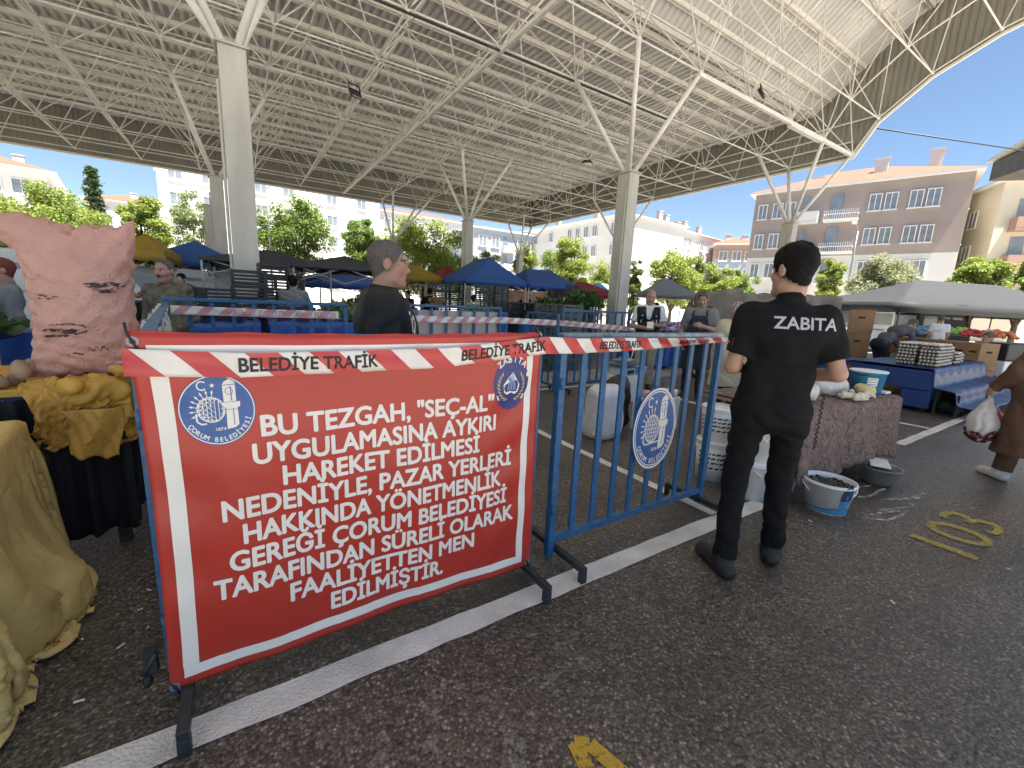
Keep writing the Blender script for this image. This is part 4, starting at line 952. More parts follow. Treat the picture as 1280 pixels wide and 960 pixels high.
# ------------------------------------------------------------------ buildings
WIN = {}
def window_src(w, h):
    k = (round(w, 2), round(h, 2))
    if k not in WIN:
        q = MB(); t = .07
        for x0, z0, sx, sz in ((0, h/2-t/2, w, t), (0, -h/2+t/2, w, t), (-w/2+t/2, 0, t, h-2*t), (w/2-t/2, 0, t, h-2*t), (0, 0, t*.8, h-2*t)): q.box((x0, -.03, z0), (sx, .10, sz))
        q.box((0, -.07, -h/2-.03), (w+.16, .18, .06))
        g_ = MB(); g_.box((0, -.004, 0), (w-2*t+.002, .03, h-2*t+.002))
        WIN[k] = (q.mesh('window', M['frame']), g_.mesh('pane', M['glass']))
    return WIN[k]
def building(label, c0, c1, D, H, wall, wins, group='apartment blocks around the market', cat='building', bands=(), roof=True, side=None, left=None, chim=(), balc=(), ov=.5, rise=1.7, wallside=None, tile=True):
    """front wall from c0 to c1 (seen from the front: left to right), depth D behind it"""
    c0 = Vector((c0[0], c0[1], 0)); c1 = Vector((c1[0], c1[1], 0)); d = c1-c0; L = d.length
    b = thing('apartment_building', label, cat, c0, math.atan2(d.y, d.x), group)
    q = MB(); q.box((L/2, D/2, H/2), (L, D, H)); q.build('wall', wall, b)
    for k, (z0, z1, m) in enumerate(bands): MB().box((L/2, D/2, (z0+z1)/2), (L+.04+.01*k, D+.04+.01*k, z1-z0)).build('wall_band', m, b)
    if wallside:
        MB().box((L+.03, D/2, H/2), (.03, D, H-.02)).build('side_wall', wallside, b)
    def put(x, y, z, w, h, rz):
        fm, pm = window_src(w, h)
        f = link_mesh('window', fm, b); f.location = (x, y, z); f.rotation_euler = (0, 0, rz); pp = link_mesh('pane', pm, f)
    for (u, z, w, h) in wins: put(u, -.05, z, w, h, 0)
    for (u, z, w, h) in (side or ()): put(L+.08, u, z, w, h, math.pi/2)
    for (u, z, w, h) in (left or ()): put(-.05, u, z, w, h, -math.pi/2)
    for (u, z, w, pm) in balc:
        q = MB(); q.box((u, -.45, z-1.35), (w, .95, .18)); q.box((u, -.90, z-.85), (w, .06, .80) if pm else (w, .04, .06))
        if not pm:
            for i in range(int(w/.16)+1): q.box((u-w/2+.02+i*.16, -.90, z-.87), (.03, .03, .78))
        for sx in (-1, 1): q.box((u+sx*(w/2-.03), -.45, z-.85), (.05, .86, .78) if pm else (.04, .86, .06))
        q.build('balcony', pm or M['frame'], b)
        q = MB(); q.box((u-w*.2, -.03, z-.1), (w*.34, .05, 2.2)); q.build('balcony_door', M['glass'], b)
    if roof:
        q = MB(); x0, x1, y0, y1 = -ov, L+ov, -ov, D+ov; z = H+.12; r = min((y1-y0)/2, (x1-x0)/2)
        a, bb, c, dd = (x0, y0, z), (x1, y0, z), (x1, y1, z), (x0, y1, z); e, f = (x0+r, (y0+y1)/2, z+rise), (x1-r, (y0+y1)/2, z+rise)
        for P in ((a, bb, f, e), (bb, c, f), (c, dd, e, f), (dd, a, e)): q.quad(P)
        q.quad([dd, c, bb, a]); rf = q.build('roof', M['tile'] if tile else M['wall_pale'], b)
        q = MB(); q.box((L/2, D/2, H+.05), (L+2*ov-.02, D+2*ov-.02, .13)); q.build('cornice', M['frame'], b)
        for (u, y, h) in chim:
            q = MB(); q.box((u, y, H+h/2+.3), (.9, .6, h+.6)); q.box((u, y, H+h+.65), (1.05, .75, .1)); q.build('chimney', M['wall_pale'], rf)
    return b
zc = (11.3, 8.5, 5.7, 2.9)
wb = [(u+dx, z, .85, 1.40) for z in zc for u in (12.5, 9.9, 2.6) for dx in (-.52, .52)] + [(.8, z, .8, 1.4) for z in zc]
building('mauve and white apartment block with red roof standing right of the canopy', (44.3, 25.4), (48.6, 10.9), 12, 13, M['wall_mauve'], wb,
         bands=[(0, 6.95, M['wall_pale'])], side=[(2.5, z, 1.1, 1.4) for z in zc]+[(7, z, 1.1, 1.4) for z in zc], wallside=M['wall_cream'],
         rise=2.6, chim=((9.2, 3, 1.9), (12.8, 6, 2.9), (4.5, 4, 1.2), (1.8, 5, 1.2)), balc=[(7.2, z, 2.5, None) for z in zc[:3]]+[(4.7, z, 1.6, M['wall_pale']) for z in zc[:3]])
building('cream and brown block at the far right edge behind the mauve block', (50.6, 9.6), (58.5, -1.5), 10, 12.3, M['wall_cream'], [(u, z, 1.2, 1.4) for z in (10, 7.2, 4.4) for u in (6.2, 8.2, 10.4)], bands=[(3.0, 3.4, M['frame'])],
         balc=[(2.0, z, 2.4, M['wall_brown']) for z in (10, 7.2, 4.4)], left=[(3, z, 1.1, 1.4) for z in (10, 7.2, 4.4)], chim=((5, 4, 1.2),))
zz = [12.1, 9.3, 6.5, 3.7]
building('white red roofed block with chimneys right of the middle column', (53.6, 44.9), (76, 47.6), 11, 13.8, M['wall_white'], [(u, z, 1.2, 1.5) for z in zz for u in (2.2, 5.6, 7.4, 9.2, 13.2, 15.6, 20.3)],
         left=[(2, z, 1.4, 1.8) for z in zz]+[(6, z, 1.4, 1.8) for z in zz]+[(9, z, 1.2, 1.6) for z in zz], chim=((3, 2, 1.9), (6.5, 3, 2.0), (10, 3, 1.4), (14, 4, 2.2), (19, 4, 2.0)))
building('small grey block with red roof between the white and mauve blocks', (66.5, 43.6), (70.5, 38.6), 9, 12.2, M['wall_blue'], [(u, z, 1.3, 1.6) for z in (10.4, 7.6, 4.8) for u in (1.2, 3.2, 5.0)], bands=[(10.0, 12.0, M['wall_brown'])], chim=((2, 3, 1.3), (4.5, 3, 1.2)), wallside=M['wall_white'], side=[(3, z, 1.1, 1.4) for z in (10, 7, 4)])
building('long white block behind the trees in the middle', (43.4, 66), (44.2, 42.5), 13, 13.6, M['wall_white'], [(u, z, 1.0, 1.5) for z in zz for u in (2, 4, 8, 12.5, 14.3, 16.1, 17.9, 21.5)], chim=((6, 3, 1.5), (15, 3, 1.6)))
a = onY(592, 300, 62); b_ = onY(700, 300, 62)
building('blue grey block with balconies behind the middle column', (a.x, 62), (b_.x, 62.6), 11, 12.6, M['wall_blue'], [(u, z, 1.5, 1.7) for z in (10.8, 8, 5.2, 2.6) for u in (1.6, 4.0, 9.0, 11.0)], bands=[], balc=[(6.4, z, 2.4, M['wall_pale']) for z in (10.8, 8, 5.2)], rise=1.2, tile=False, left=[(3, 8, 1.2, 1.5)])
building('big white block in full sun behind the trees left of the middle', (-7.4, 70), (20.0, 72.4), 12, 17.5, M['wall_white'], [(u, z, 1.5, 1.5) for z in (15.2, 12.2, 9.2, 6.2, 3.2) for u in (1.8, 5.2, 11.0, 14.4, 20.2, 24.6)], rise=1.0, tile=False)
building('white block with orange hipped roof at the far left edge', (-34, 68.5), (-17.2, 71.2), 13, 13.2, M['wall_white'], [(u, z, 1.5, 1.6) for z in (11.4, 8.5, 5.6) for u in (3, 8.2, 12.8, 15)], side=[(u, z, 1.1, 1.5) for z in (11.4, 8.5, 5.6) for u in (2, 5, 8)], ov=.9, rise=2.4, chim=((12.5, 2.5, 1.8), (14.6, 5, 1.6)))
building('pale block with red roof glimpsed past the far left trees', (-19.5, 96), (-9, 97), 10, 14.5, M['wall_white'], [(u, z, 1.3, 1.5) for z in (12, 9) for u in (2, 5, 8)], rise=1.8, chim=((6, 3, 1.4),))
building('white block with a red roof edge behind the canopy middle', (21.5, 80), (40, 81), 10, 16.3, M['wall_white'], [(u, z, 1.3, 1.5) for z in (14.4, 11.5, 8.6, 5.7) for u in (2, 5, 8.5, 12, 15.5)], rise=1.6)
hv = lambda px, py, D_: Vector((ray(px, py)[0], ray(px, py)[1], 0)).normalized()*D_
ca = hv(1239, 214, 43); cb = hv(1345, 205, 38); cv = cb-ca; ca_a = math.atan2(cv.y, cv.x); cz0, cz1 = zof(1240, 226, 43), zof(1240, 203, 43)
cp = thing('canopy_edge', 'dark ribbed edge of another canopy at the top right', 'canopy', ca, ca_a)
MB().box((cv.length/2, 1.5, (cz0+cz1)/2), (cv.length, 3.0, cz1-cz0)).build('fascia', mat('shade_painted_fascia', (.085, .08, .07), .7, .2, 2), cp)  # the shade on this face is put into its dark colour
q = MB(); q.quad([(-.2, -.3, cz1+.02), (cv.length, -.3, cz1+.9), (cv.length, 3.3, cz1+.9), (-.2, 3.3, cz1+.02)]); solidify(q.build('roof_deck', M['conc'], cp), .12, 1)
MB().box((cv.length-.5, 1.5, cz0/2), (.4, .4, cz0)).build('column', M['conc'], cp)

# ------------------------------------------------------------------ trees
def tree(label, pos, height, radius, trunk=2.0, col=(.17, .21, .03), n=5200, leaf=.24, seed=0, kind='round', cat='tree', group='trees around the market'):
    r = np.random.default_rng(seed)
    t = thing('conifer_tree' if kind == 'conifer' else 'leafy_tree', label, cat, pos, r.uniform(0, 6), group)
    q = MB(); P = []
    if kind == 'conifer':
        q.chain([(0, 0, 0), (.05, 0, height*.5), (0, 0, height*.97)], [.2, .13, .03], 7)
        for i in range(24):
            z = height*(.15+.82*i/24)+r.uniform(-.1, .1); L = radius*(1-(i/24))**.85*r.uniform(.65, 1.2)+.12
            for k in range(6):
                a = i*1.1+k*1.047+r.uniform(-.2, .2); L2 = L*r.uniform(.6, 1.15); e = np.array([math.cos(a)*L2, math.sin(a)*L2, z-.22*L2+.1])
                if k % 2 == 0: q.tube((0, 0, z), tuple(e), .03, 4, .01)
                m = int(n/24/6*.7); u = r.uniform(.1, 1, m)**.8
                P.append(np.outer(u, e-[0, 0, z])+[0, 0, z]+r.normal(size=(m, 3))*[.15, .15, .11])
    else:
        lean = r.uniform(-.2, .2, 2); crown_c = np.array([lean[0], lean[1], trunk+(height-trunk)*.5]); hz = (height-trunk)*.5
        q.chain([(0, 0, 0), (lean[0]*.3, lean[1]*.3, trunk*.7), (lean[0]*.6, lean[1]*.6, trunk+hz*.5), (lean[0], lean[1], trunk+hz*1.3)], [.17, .14, .10, .03], 7)
        K = 58
        for i in range(K):
            d = r.normal(size=3); d /= np.linalg.norm(d); f = r.uniform(.25, .92)**.8; c = crown_c+d*f*np.array([radius, radius, hz]); c[2] = max(c[2], trunk*.8)
            cr = radius*r.uniform(.20, .40)
            if i < 14:
                s0 = np.array([lean[0]*.6, lean[1]*.6, trunk*r.uniform(.75, 1.2)]); q.chain([tuple(s0), tuple((s0+c)/2+[0, 0, .15*radius]), tuple(c)], [.07, .045, .012], 5)
            m = int(n/K*r.uniform(.6, 1.4)); v = r.normal(size=(m, 3)); v /= np.linalg.norm(v, axis=1)[:, None]; v *= (r.uniform(0, 1, m)**.45)[:, None]
            P.append(c+v*cr*np.array([1, 1, .75]))
    q.build('trunk', M['bark'], t)
    P = np.concatenate(P); m = len(P)
    nrm = r.normal(size=(m, 3))*.8+np.array([0, 0, .7]); nrm /= np.linalg.norm(nrm, axis=1)[:, None]
    a = np.cross(nrm, r.normal(size=(m, 3))); a /= np.linalg.norm(a, axis=1)[:, None]; b = np.cross(nrm, a); sz = leaf*r.uniform(.55, 1.25, m)[:, None]
    a = a*sz*.62; b = b*sz*.42; drop = np.array([0, 0, -1])*sz*.12
    V = np.stack([P-a+drop, P-b*.9, P+a+drop, P+b*.9], 1).reshape(-1, 3); F = np.arange(4*m).reshape(-1, 4)
    me = np_mesh('crown', V, F, M['leaf'], False)
    base = np.array(col); hue = r.uniform(.65, 1.35, m)[:, None]; c = base*hue; c[:, 0] *= r.uniform(.8, 1.25, m)
    at_ = me.color_attributes.new('Col', 'FLOAT_COLOR', 'POINT'); at_.data.foreach_set('color', np.repeat(np.concatenate([c, np.ones((m, 1))], 1), 4, 0).astype(np.float32).ravel())
    link_mesh('crown', me, t)
    return t
def tree_px(label, px, top, wpx, dist, **k):
    k['n'] = int(k.get('n', 5200)*3.0); k['leaf'] = k.get('leaf', .24)*.68
    p = spot(px, dist); h = zof(px, top, dist); rad = wide(px-wpx/2, px+wpx/2, dist)/2*1.12; return tree(label, p, h, rad, **k)
YG = (.29, .36, .08); MG = (.19, .28, .06); PG = (.30, .36, .17); DG = (.07, .11, .04)
tree_px('bushy yellow green tree behind the pink sack', 92, 222, 130, 42, col=YG, n=9000, seed=1, trunk=1.5)
tree_px('yellow green tree right of the pink sack in front of the white block', 188, 236, 72, 40, col=YG, n=6500, seed=2, trunk=1.6)
tree_px('thin pale tree at the left edge behind the pink sack', 12, 230, 60, 44, col=PG, n=2600, seed=3)
tree_px('dark spruce standing above the trees behind the pink sack', 132, 204, 44, 52, col=DG, n=4200, kind='conifer', seed=4, leaf=.3)
tree_px('thin pale tree behind the double columns on the left', 248, 236, 52, 44, col=PG, n=3000, seed=5)
tree_px('round green tree with a clear trunk right of the near column', 373, 238, 84, 38, col=MG, n=6000, seed=6, trunk=2.6)
tree_px('green tree left of the grey haired officer', 452, 262, 44, 40, col=MG, n=4500, seed=7, trunk=1.6)
tree_px('wide yellow green tree right of the grey haired officer', 530, 268, 96, 38, col=YG, n=9000, seed=8, trunk=1.2)
tree_px('small yellow green tree just right of the slim middle column', 606, 309, 34, 40, col=YG, n=2600, seed=9)
tree_px('narrow yellow green tree beside the farthest corner column', 657, 298, 30, 42, col=YG, n=2400, seed=10)
tree_px('yellow green tree in front of the long white block', 711, 286, 46, 40, col=YG, n=4200, seed=11)
tree_px('low green bush behind the red tent', 690, 305, 40, 46, col=MG, n=2600, seed=12, trunk=.8)
tree_px('narrow dark green tree beside the right column', 787, 315, 22, 40, col=(.15, .20, .05), n=2400, seed=13, trunk=.6)
tree_px('broad green tree below the white red roofed block', 838, 312, 60, 38, col=YG, n=4600, seed=14, trunk=1.2)
tree_px('slim tall tree below the white red roofed block', 862, 306, 26, 42, col=(.24, .30, .08), n=2600, seed=15, trunk=.8)
tree_px('green bushy tree left of the black uniformed man', 893, 326, 46, 40, col=YG, n=3800, seed=16, trunk=1.0)
tree_px('low green tree beside the small grey block', 925, 334, 40, 44, col=MG, n=2600, seed=17, trunk=1.0)
tree_px('pale silvery tree below the mauve block', 1098, 318, 92, 34, col=(.33, .35, .20), n=7000, seed=18, trunk=1.2, leaf=.2)
tree_px('bright green tree above the grey tent roof', 1212, 308, 74, 36, col=YG, n=5200, seed=19, trunk=1.5)
tree_px('bright green tree at the right edge above the grey tent', 1268, 322, 50, 38, col=YG, n=3200, seed=20, trunk=1.5)
tree_px('green tree seen past the black uniformed man right shoulder', 1028, 322, 34, 42, col=YG, n=2800, seed=21)
tree_px('yellow green hedge tree behind the blue tents', 575, 318, 40, 44, col=YG, n=2600, seed=22, trunk=.8)
tree_px('green hedge tree right of the light blue tents', 752, 322, 36, 46, col=YG, n=2600, seed=23, trunk=.8)

# ------------------------------------------------------------------ tents
def tent(label, corner, ang, w, d, eave, peak, m, ridge=.4, val=.28, group='market tents', frame=True, sag=.12, pole_m=None):
    """pop-up tent: corner = front left foot; the front runs along ang"""
    t = thing('market_tent', label, 'tent', (corner[0], corner[1], 0), ang, group)
    q = MB(); N = 14
    def top(u, v):
        x, y = (u-.5)*w, (v-.5)*d; rx = w/2*ridge if w >= d else 0; ry = 0 if w >= d else d/2*ridge
        fx = max(0, (abs(x)-rx)/(w/2-rx)); fy = max(0, (abs(y)-ry)/(d/2-ry)) ; f = max(fx, fy)
        return (u*w, v*d, eave+(peak-eave)*(1-f)**1.18)
    q.grid(top, N*2, N*2, smooth=False); solidify(q.build('canopy_top', m, t), .01)
    q = MB()
    for a, b in (((0, 0), (w, 0)), ((w, 0), (w, d)), ((w, d), (0, d)), ((0, d), (0, 0))):
        def f(u, v, a=a, b=b): 
            x, y = a[0]+(b[0]-a[0])*u, a[1]+(b[1]-a[1])*u; s = .015*math.sin(u*19+a[0]); return (x+s*(b[1]-a[1])/max(w, d), y-s*(b[0]-a[0])/max(w, d), eave-val*v-.03*v*math.sin(u*math.pi*4)**2)
        q.grid(f, 12, 1)
    solidify(q.build('valance', m, t), .008)
    for x, y in ((.04, .04), (w-.04, .04), (w-.04, d-.04), (.04, d-.04)):
        MB().box((x, y, eave/2), (.045, .045, eave)).build('tent_pole', pole_m or M['pole'], t)
    if frame:
        q = MB()
        for a, b in (((.05, .05), (w-.05, .05)), ((w-.05, .05), (w-.05, d-.05)), ((.05, d-.05), (w-.05, d-.05)), ((.05, .05), (.05, d-.05))):
            for k in range(2):
                p0 = Vector((a[0]+(b[0]-a[0])*k/2, a[1]+(b[1]-a[1])*k/2, eave-.05)); p1 = Vector((a[0]+(b[0]-a[0])*(k+1)/2, a[1]+(b[1]-a[1])*(k+1)/2, eave-.45))
                q.bar(p0, p1, .022); q.bar((p0.x, p0.y, p1.z), (p1.x, p1.y, p0.z), .022)
        q.build('scissor_frame', pole_m or M['pole'], t)
    return t
tent('blue market tent behind the sheeted barrier, left of the blue pair', (8.25, 16.9), R(-2), 3.15, 3.2, 2.42, 3.38, M['tent_blue'], ridge=.55)
tent('blue market tent touching the right side of the larger blue tent', (11.5, 16.8), R(-2), 3.1, 3.1, 2.40, 3.12, M['tent_blue'], ridge=.5)
p = spot(728, 27); tent('small light blue tent right of the blue pair', p, R(5), 2.4, 2.4, 2.2, 2.9, M['tent_light'])
p = spot(748, 31); tent('light blue tent behind the red tent', p, R(0), 2.8, 2.8, 2.4, 3.1, M['tent_light'])
p = spot(716, 21); tent('dark red tent left of the square column on the right', p, R(-8), 2.6, 2.6, 2.15, 2.62, M['tent_red'], ridge=.2)
p = spot(806, 24.5); tent('light grey tent behind the man in the sleeveless vest', p, R(-38), 2.6, 2.6, 2.35, 3.15, M['tent_grey'], ridge=.1)
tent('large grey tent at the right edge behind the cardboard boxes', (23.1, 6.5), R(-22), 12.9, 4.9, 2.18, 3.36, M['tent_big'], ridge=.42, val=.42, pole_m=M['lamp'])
p = spot(252, 13.6); tent('charcoal tent beside the near column on the left', p, R(-3), 3.1, 3.1, 2.22, 2.62, M['tent_dark'], ridge=.05, val=.1)
p = spot(366, 12.4); tent('charcoal tent left of the grey haired officer', p, R(-12), 2.5, 2.6, 2.15, 2.52, M['tent_dark'], ridge=.05, val=.1)
p = spot(183, 17.0); tent('bright blue tent left of the double columns', p, R(-4), 2.35, 2.6, 2.35, 2.92, M['tent_blue'], ridge=.3)
p = spot(136, 15.5); tent('mustard yellow tent peeping out right of the pink sack', p, R(-6), 1.25, 2.4, 2.35, 2.85, M['tent_yellow'], ridge=.2)
p = spot(500, 20.5); tent('mustard yellow tent behind the grey haired officer face', p, R(-4), 2.0, 2.6, 2.45, 2.95, M['tent_yellow'], ridge=.5)
p = spot(552, 25); tent('small red tent peeping over the blue pair', p, R(0), 1.6, 2.4, 2.7, 3.4, M['tent_red'], ridge=.05)
p = spot(375, 16.5); tent('blue tarp tent behind the charcoal tent', p, R(-5), 3.0, 2.6, 1.95, 2.3, M['tent_blue'], ridge=.3, val=.3)
p = spot(1085, 33); tent('white tent behind the large grey tent', p, R(-20), 6.0, 4, 2.25, 2.75, M['tent_white'], ridge=.5)
p = spot(985, 34); tent('white tent beyond the black uniformed man', p, R(-20), 4.0, 4, 2.15, 2.6, M['tent_white'], ridge=.5)
p = spot(525, 27); tent('blue and yellow peaked tent behind the mustard tent', p, R(0), 1.6, 2, 2.6, 3.1, M['tent_blue'], ridge=.1)
# canvas-covered stall behind the seller
cs = thing('covered_stall', 'stall wrapped in dull beige canvas behind the apron seller', 'stall', spot(940, 12.5))
D = SDF(.035); c = spot(950, 12.6); D.rbox((c.x, c.y, .93), (1.5, .7, .96), .05, Rm=rot(R(-48))); D.cap((c.x-1.0, c.y+1.1, 1.84), (c.x+1.0, c.y-1.1, 1.90), .05, k=.08)
link_mesh('canvas', D.mesh('canvas', M['tent_beige'], noise=folds(.018, 10, 3, .25, True)), cs, True)
D = SDF(.03); e0 = spot(905, 12.2); D.rbox((e0.x, e0.y, .95), (.36, .36, .95), .16); D.cap((e0.x-.1, e0.y+.2, 1.8), (e0.x+.2, e0.y-.2, 1.95), .10, k=.15); link_mesh('covered_bundle', D.mesh('covered_bundle', M['tent_beige'], noise=folds(.018, 12, 4, .25, True)), cs, True)
# street lamps, wire
def lamp(px, base_dist, top, label, arm):
    p = spot(px, base_dist); h = zof(px, top, base_dist); t = thing('street_lamp', label, 'street lamp', p, 0, 'street lamps')
    MB().chain([(0, 0, 0), (0, 0, h*.7), (0, 0, h)], [.075, .055, .04], 8).build('pole', M['pole'], t)
    q = MB(); q.chain([(0, 0, h), (arm*.4, 0, h+.35), (arm, 0, h+.45)], [.035, .03, .03], 6); q.build('arm', M['pole'], t)
    MB().ball((arm, 0, h+.43), .22, 10, sc=(1.3, .7, .35)).build('lamp_head', M['wall_pale'], t)
lamp(1052, 38, 290, 'tall street lamp in front of the mauve block', -.8)
lamp(341, 36, 238, 'slim lamp pole beside the round green tree', .7)
w = MB(); w.chain([(23.0, 8.6, 9.3), (33, 6.0, 9.9), (43, 2.0, 11.8), (60, -6, 14)], .03, 5); tag(w.build('overhead_wire', M['lamp']), 'thin overhead wire running from the canopy edge to the right', 'wire')

# ------------------------------------------------------------------ crowd barriers
def barrier(label, p0, ang, L, H=1.26, zb=.13, nbar=9, bw=.038, group='blue barriers round the closed stall', feet=True, up=None, rail=M['blue_steel'], foot_back=.26, foot_front=.26):
    t = thing('crowd_barrier', label, 'barrier', p0, ang, group)
    MB().box((L/2, 0, H), (L+.03, .045, .035)).build('top_rail', rail, t, bevel=.006)
    MB().box((L/2, 0, zb), (L-.04, .035, .035)).build('bottom_rail', M['blue_steel'], t)
    for x in (0, L): MB().box((x, 0, (H-.018+.03)/2), (.042, .042, H-.018-.03)).build('post', M['blue_steel'], t, bevel=.005)
    for i in range(1, nbar):
        x = L*i/nbar; MB().box((x, 0, (zb+H)/2), (bw, .014, H-zb-.05)).build('bar', M['blue_steel'], t)
    if feet:
        for x in (0.035, L-.035):
            q = MB(); q.bar((x, -foot_front, .075), (x, foot_back, .075), .034, .034); q.box((x, -foot_front+.017, .029), (.036, .034, .058)); q.box((x, foot_back-.017, .029), (.036, .034, .058)); q.build('foot', M['dark_steel'], t, bevel=.004)
    for z in (.32, 1.02):
        q = MB(); q.tube((-.012, -.028, z-.03), (-.012, -.028, z+.03), .009, 8); q.box((-.012, -.018, z), (.014, .03, .04)); q.build('coupling_hook', M['blue_steel'], t)
    return t
b1 = barrier('blue barrier carrying the big red banner', (-.262, 1.665, 0), R(.0), 1.47, 1.258)
b2 = barrier('blue barrier with the oval emblem plate, between the banner and the man in black', (1.385, 1.69, 0), R(.6), 1.40, 1.262, rail=M['top_steel'])
b3 = barrier('blue barrier behind the banner with the camouflage man behind it', (-.60, 5.35, 0), R(0), 1.66, 1.30, feet=True)
b4 = barrier('blue barrier covered with a white sheet behind the grey haired officer', (1.30, 5.37, 0), R(1), 1.92, 1.325)
b5 = barrier('blue barrier in the back row next to the man in the vest', (4.36, 5.37, 0), R(1), 1.55, 1.33)
b6 = barrier('single blue barrier section standing edge on at the left of the back right barrier', (4.22, 5.30, 0), R(88), .9, 1.26, nbar=5, feet=False)
b7 = barrier('blue side barrier running back behind the left end of the banner', (-.262, 1.80, 0), R(95.4), 3.45, 1.25, nbar=20, feet=False)
# oval plate on the second barrier
d = Decal(); municipal_emblem(d, (.765, .685), .188, 0, 1, 1.32, 1)
d.ring((.765, .685), .189, .199, 1, 1, 56, 1.31)
q = MB(); n = 56
q.v = [(.765+.2*math.cos(2*math.pi*i/n), y, .685+.262*math.sin(2*math.pi*i/n)) for y in (-.034, -.022) for i in range(n)]
q.f = [tuple(range(n)), tuple(reversed(range(n, 2*n)))]+[(i, n+i, n+(i+1) % n, (i+1) % n) for i in range(n)]; q.m = [0]*len(q.f); q.sm = [False]*len(q.f)
pl = q.build('emblem_plate', M['emblem_blue'], b2)
d.build('emblem', [M['emblem_blue'], M['white_vinyl']], lambda u, v, l: (u, -.0345-l, v), pl, False)

# ------------------------------------------------------------------ the red banner
BX0, BX1, BZ0, BZ1 = -.275, 1.185, .085, 1.285
CREASE = ((-.10, .0030), (.07, -.0028), (.25, .0034), (.42, -.0030), (.60, .0032), (.78, -.0028), (.95, .0030))
def ripple(u, v):
    cr = sum(a_*math.exp(-abs(u-x0-.02*math.sin(v*3+x0*9))/.014) for x0, a_ in CREASE)
    return cr+.0045*math.sin(u*9.0+2*math.sin(v*3))+.0035*math.sin(u*21+v*4)+.004*math.sin(u*5.2+v*7.5)+.010*math.exp(-((u-.2)/.5)**2)*math.sin(v*2.6) + .0035*math.sin((u*1.0-v*1.6)*16)*math.exp(-((u-1.05)/.16)**2) + .003*math.sin(v*24+u*6)*math.exp(-((u+.2)/.12)**2)
def banner_pt(u, v, lift=0):
    # u metres from x=0, v metres height; hem sags a little between the ties
    s = (u-BX0)/(BX1-BX0); t = (v-BZ0)/(BZ1-BZ0)
    sag = -.010*math.sin(math.pi*s)*t + .018*math.sin(math.pi*s)*(1-t)
    dx = (.045*(1-s)*t*(1-t) - .012*s*t*(1-t))*1.2
    return (u+dx, 1.605-.006-ripple(u, v)-lift, v+sag)
bn = thing('banner', 'big red banner with white Turkish notice hung on the front barrier', 'banner', (.45, 1.60, .085))
q = MB(); q.grid(lambda a, b: banner_pt(BX0+(BX1-BX0)*a, BZ0+(BZ1-BZ0)*b), 110, 90); o = q.build('sheet', M['red_vinyl'], bn, True); solidify(o, .0015, 1)
def strip(q, a, b, w, lift, mi=0):
    a = np.array(a); b = np.array(b); dd = b-a; L = np.linalg.norm(dd); n = np.array([-dd[1], dd[0]])/L*w/2; k = max(2, int(L/.015))
    q.grid(lambda s, t: banner_pt(*(a+dd*s+n*(t*2-1)), lift), k, 4, mi)
q = MB(); bw = .044
strip(q, (-.215, .16), (-.215, 1.21), bw, .0026); strip(q, (1.118, .155), (1.118, 1.21), bw*.8, .0026); strip(q, (-.235, .140), (1.136, .140), bw*.9, .0028); strip(q, (-.235, 1.232), (1.136, 1.232), bw*.9, .0028)
q.build('printed_border', M['white_vinyl'], bn, True)
d = Decal()
LN = [('BU TEZGAH, "SEÇ-AL"', .03, .935, .945), ('UYGULAMASINA AYKIRI', 0.0, .955, .848), ('HAREKET EDİLMESİ', .085, .87, .755), ('NEDENİYLE, PAZAR YERLERİ', -.10, 1.05, .660), ('HAKKINDA YÖNETMENLİK', -.045, .995, .565),
      ('GEREĞİ ÇORUM BELEDİYESİ', -.09, 1.03, .470), ('TARAFINDAN SÜRELİ OLARAK', -.14, 1.07, .375), ('FAALİYETTEN MEN', .09, .855, .283), ('EDİLMİŞTİR.', .23, .70, .190)]
for s_, x0, x1, y in LN: d.text(s_, x0+.002, x1-.002, y+.008*(.945-y), .069, 0, 5, .030)
d.build('lettering', [M['white_vinyl']], banner_pt, bn, True)
d = Decal(); municipal_emblem(d, (-.083, 1.045), .103, 0, 1, 1.12, 5)
d.build('municipal_emblem', [M['emblem_blue'], M['white_vinyl']], banner_pt, bn, True)
d = Decal(); cx, cy = 1.022, 1.065
sh = [(cx+x*.098, cy+y*.125) for x, y in [(-.55, .80), (-.3, .95), (0, 1.0), (.3, .95), (.55, .80), (.82, .45), (.95, .1), (.93, -.2), (.78, -.5), (.60, -.78), (.35, -.97), (0, -1.03), (-.35, -.97), (-.60, -.78), (-.78, -.5), (-.93, -.2), (-.95, .1), (-.82, .45)]]
d.blob(sh, (cx, cy), 0, 5)
for sd in (-1, 1):
    for i in range(9):
        t = -1.15+i*.24; r0 = .066; ce = (cx+sd*r0*math.cos(t), cy-.012+r0*1.1*math.sin(t)); a_ = t+.9
        d.poly([(ce[0]+sd*.013*math.cos(a_+p)*(1 if k % 2 == 0 else .38), ce[1]+.013*math.sin(a_+p)*(1 if k % 2 == 0 else .38)) for k, p in enumerate((0, math.pi/2, math.pi, 1.5*math.pi))], 1, 6)
d.disc((cx, cy-.01), .050, 0, 6, 30, .056)
d.poly([(cx-.036, cy-.045), (cx-.02, cy-.055), (cx, cy-.045), (cx+.02, cy-.055), (cx+.036, cy-.045), (cx+.042, cy-.01), (cx+.022, cy+.02), (cx+.004, cy+.05), (cx-.02, cy+.022), (cx-.042, cy-.008)], 2, 7)
for i in range(5): d.line((cx-.02+i*.010, cy-.035), (cx-.012+i*.006, cy+.02), .003, 3, 8)
d.poly([(cx-.012, cy+.018), (cx+.016, cy+.018), (cx+.004, cy+.052)], 3, 8)
d.arc_text('ZABITA', (cx, cy), .088, math.pi/2, 1.35, .026, 2, 7, .03, False, 1.08)
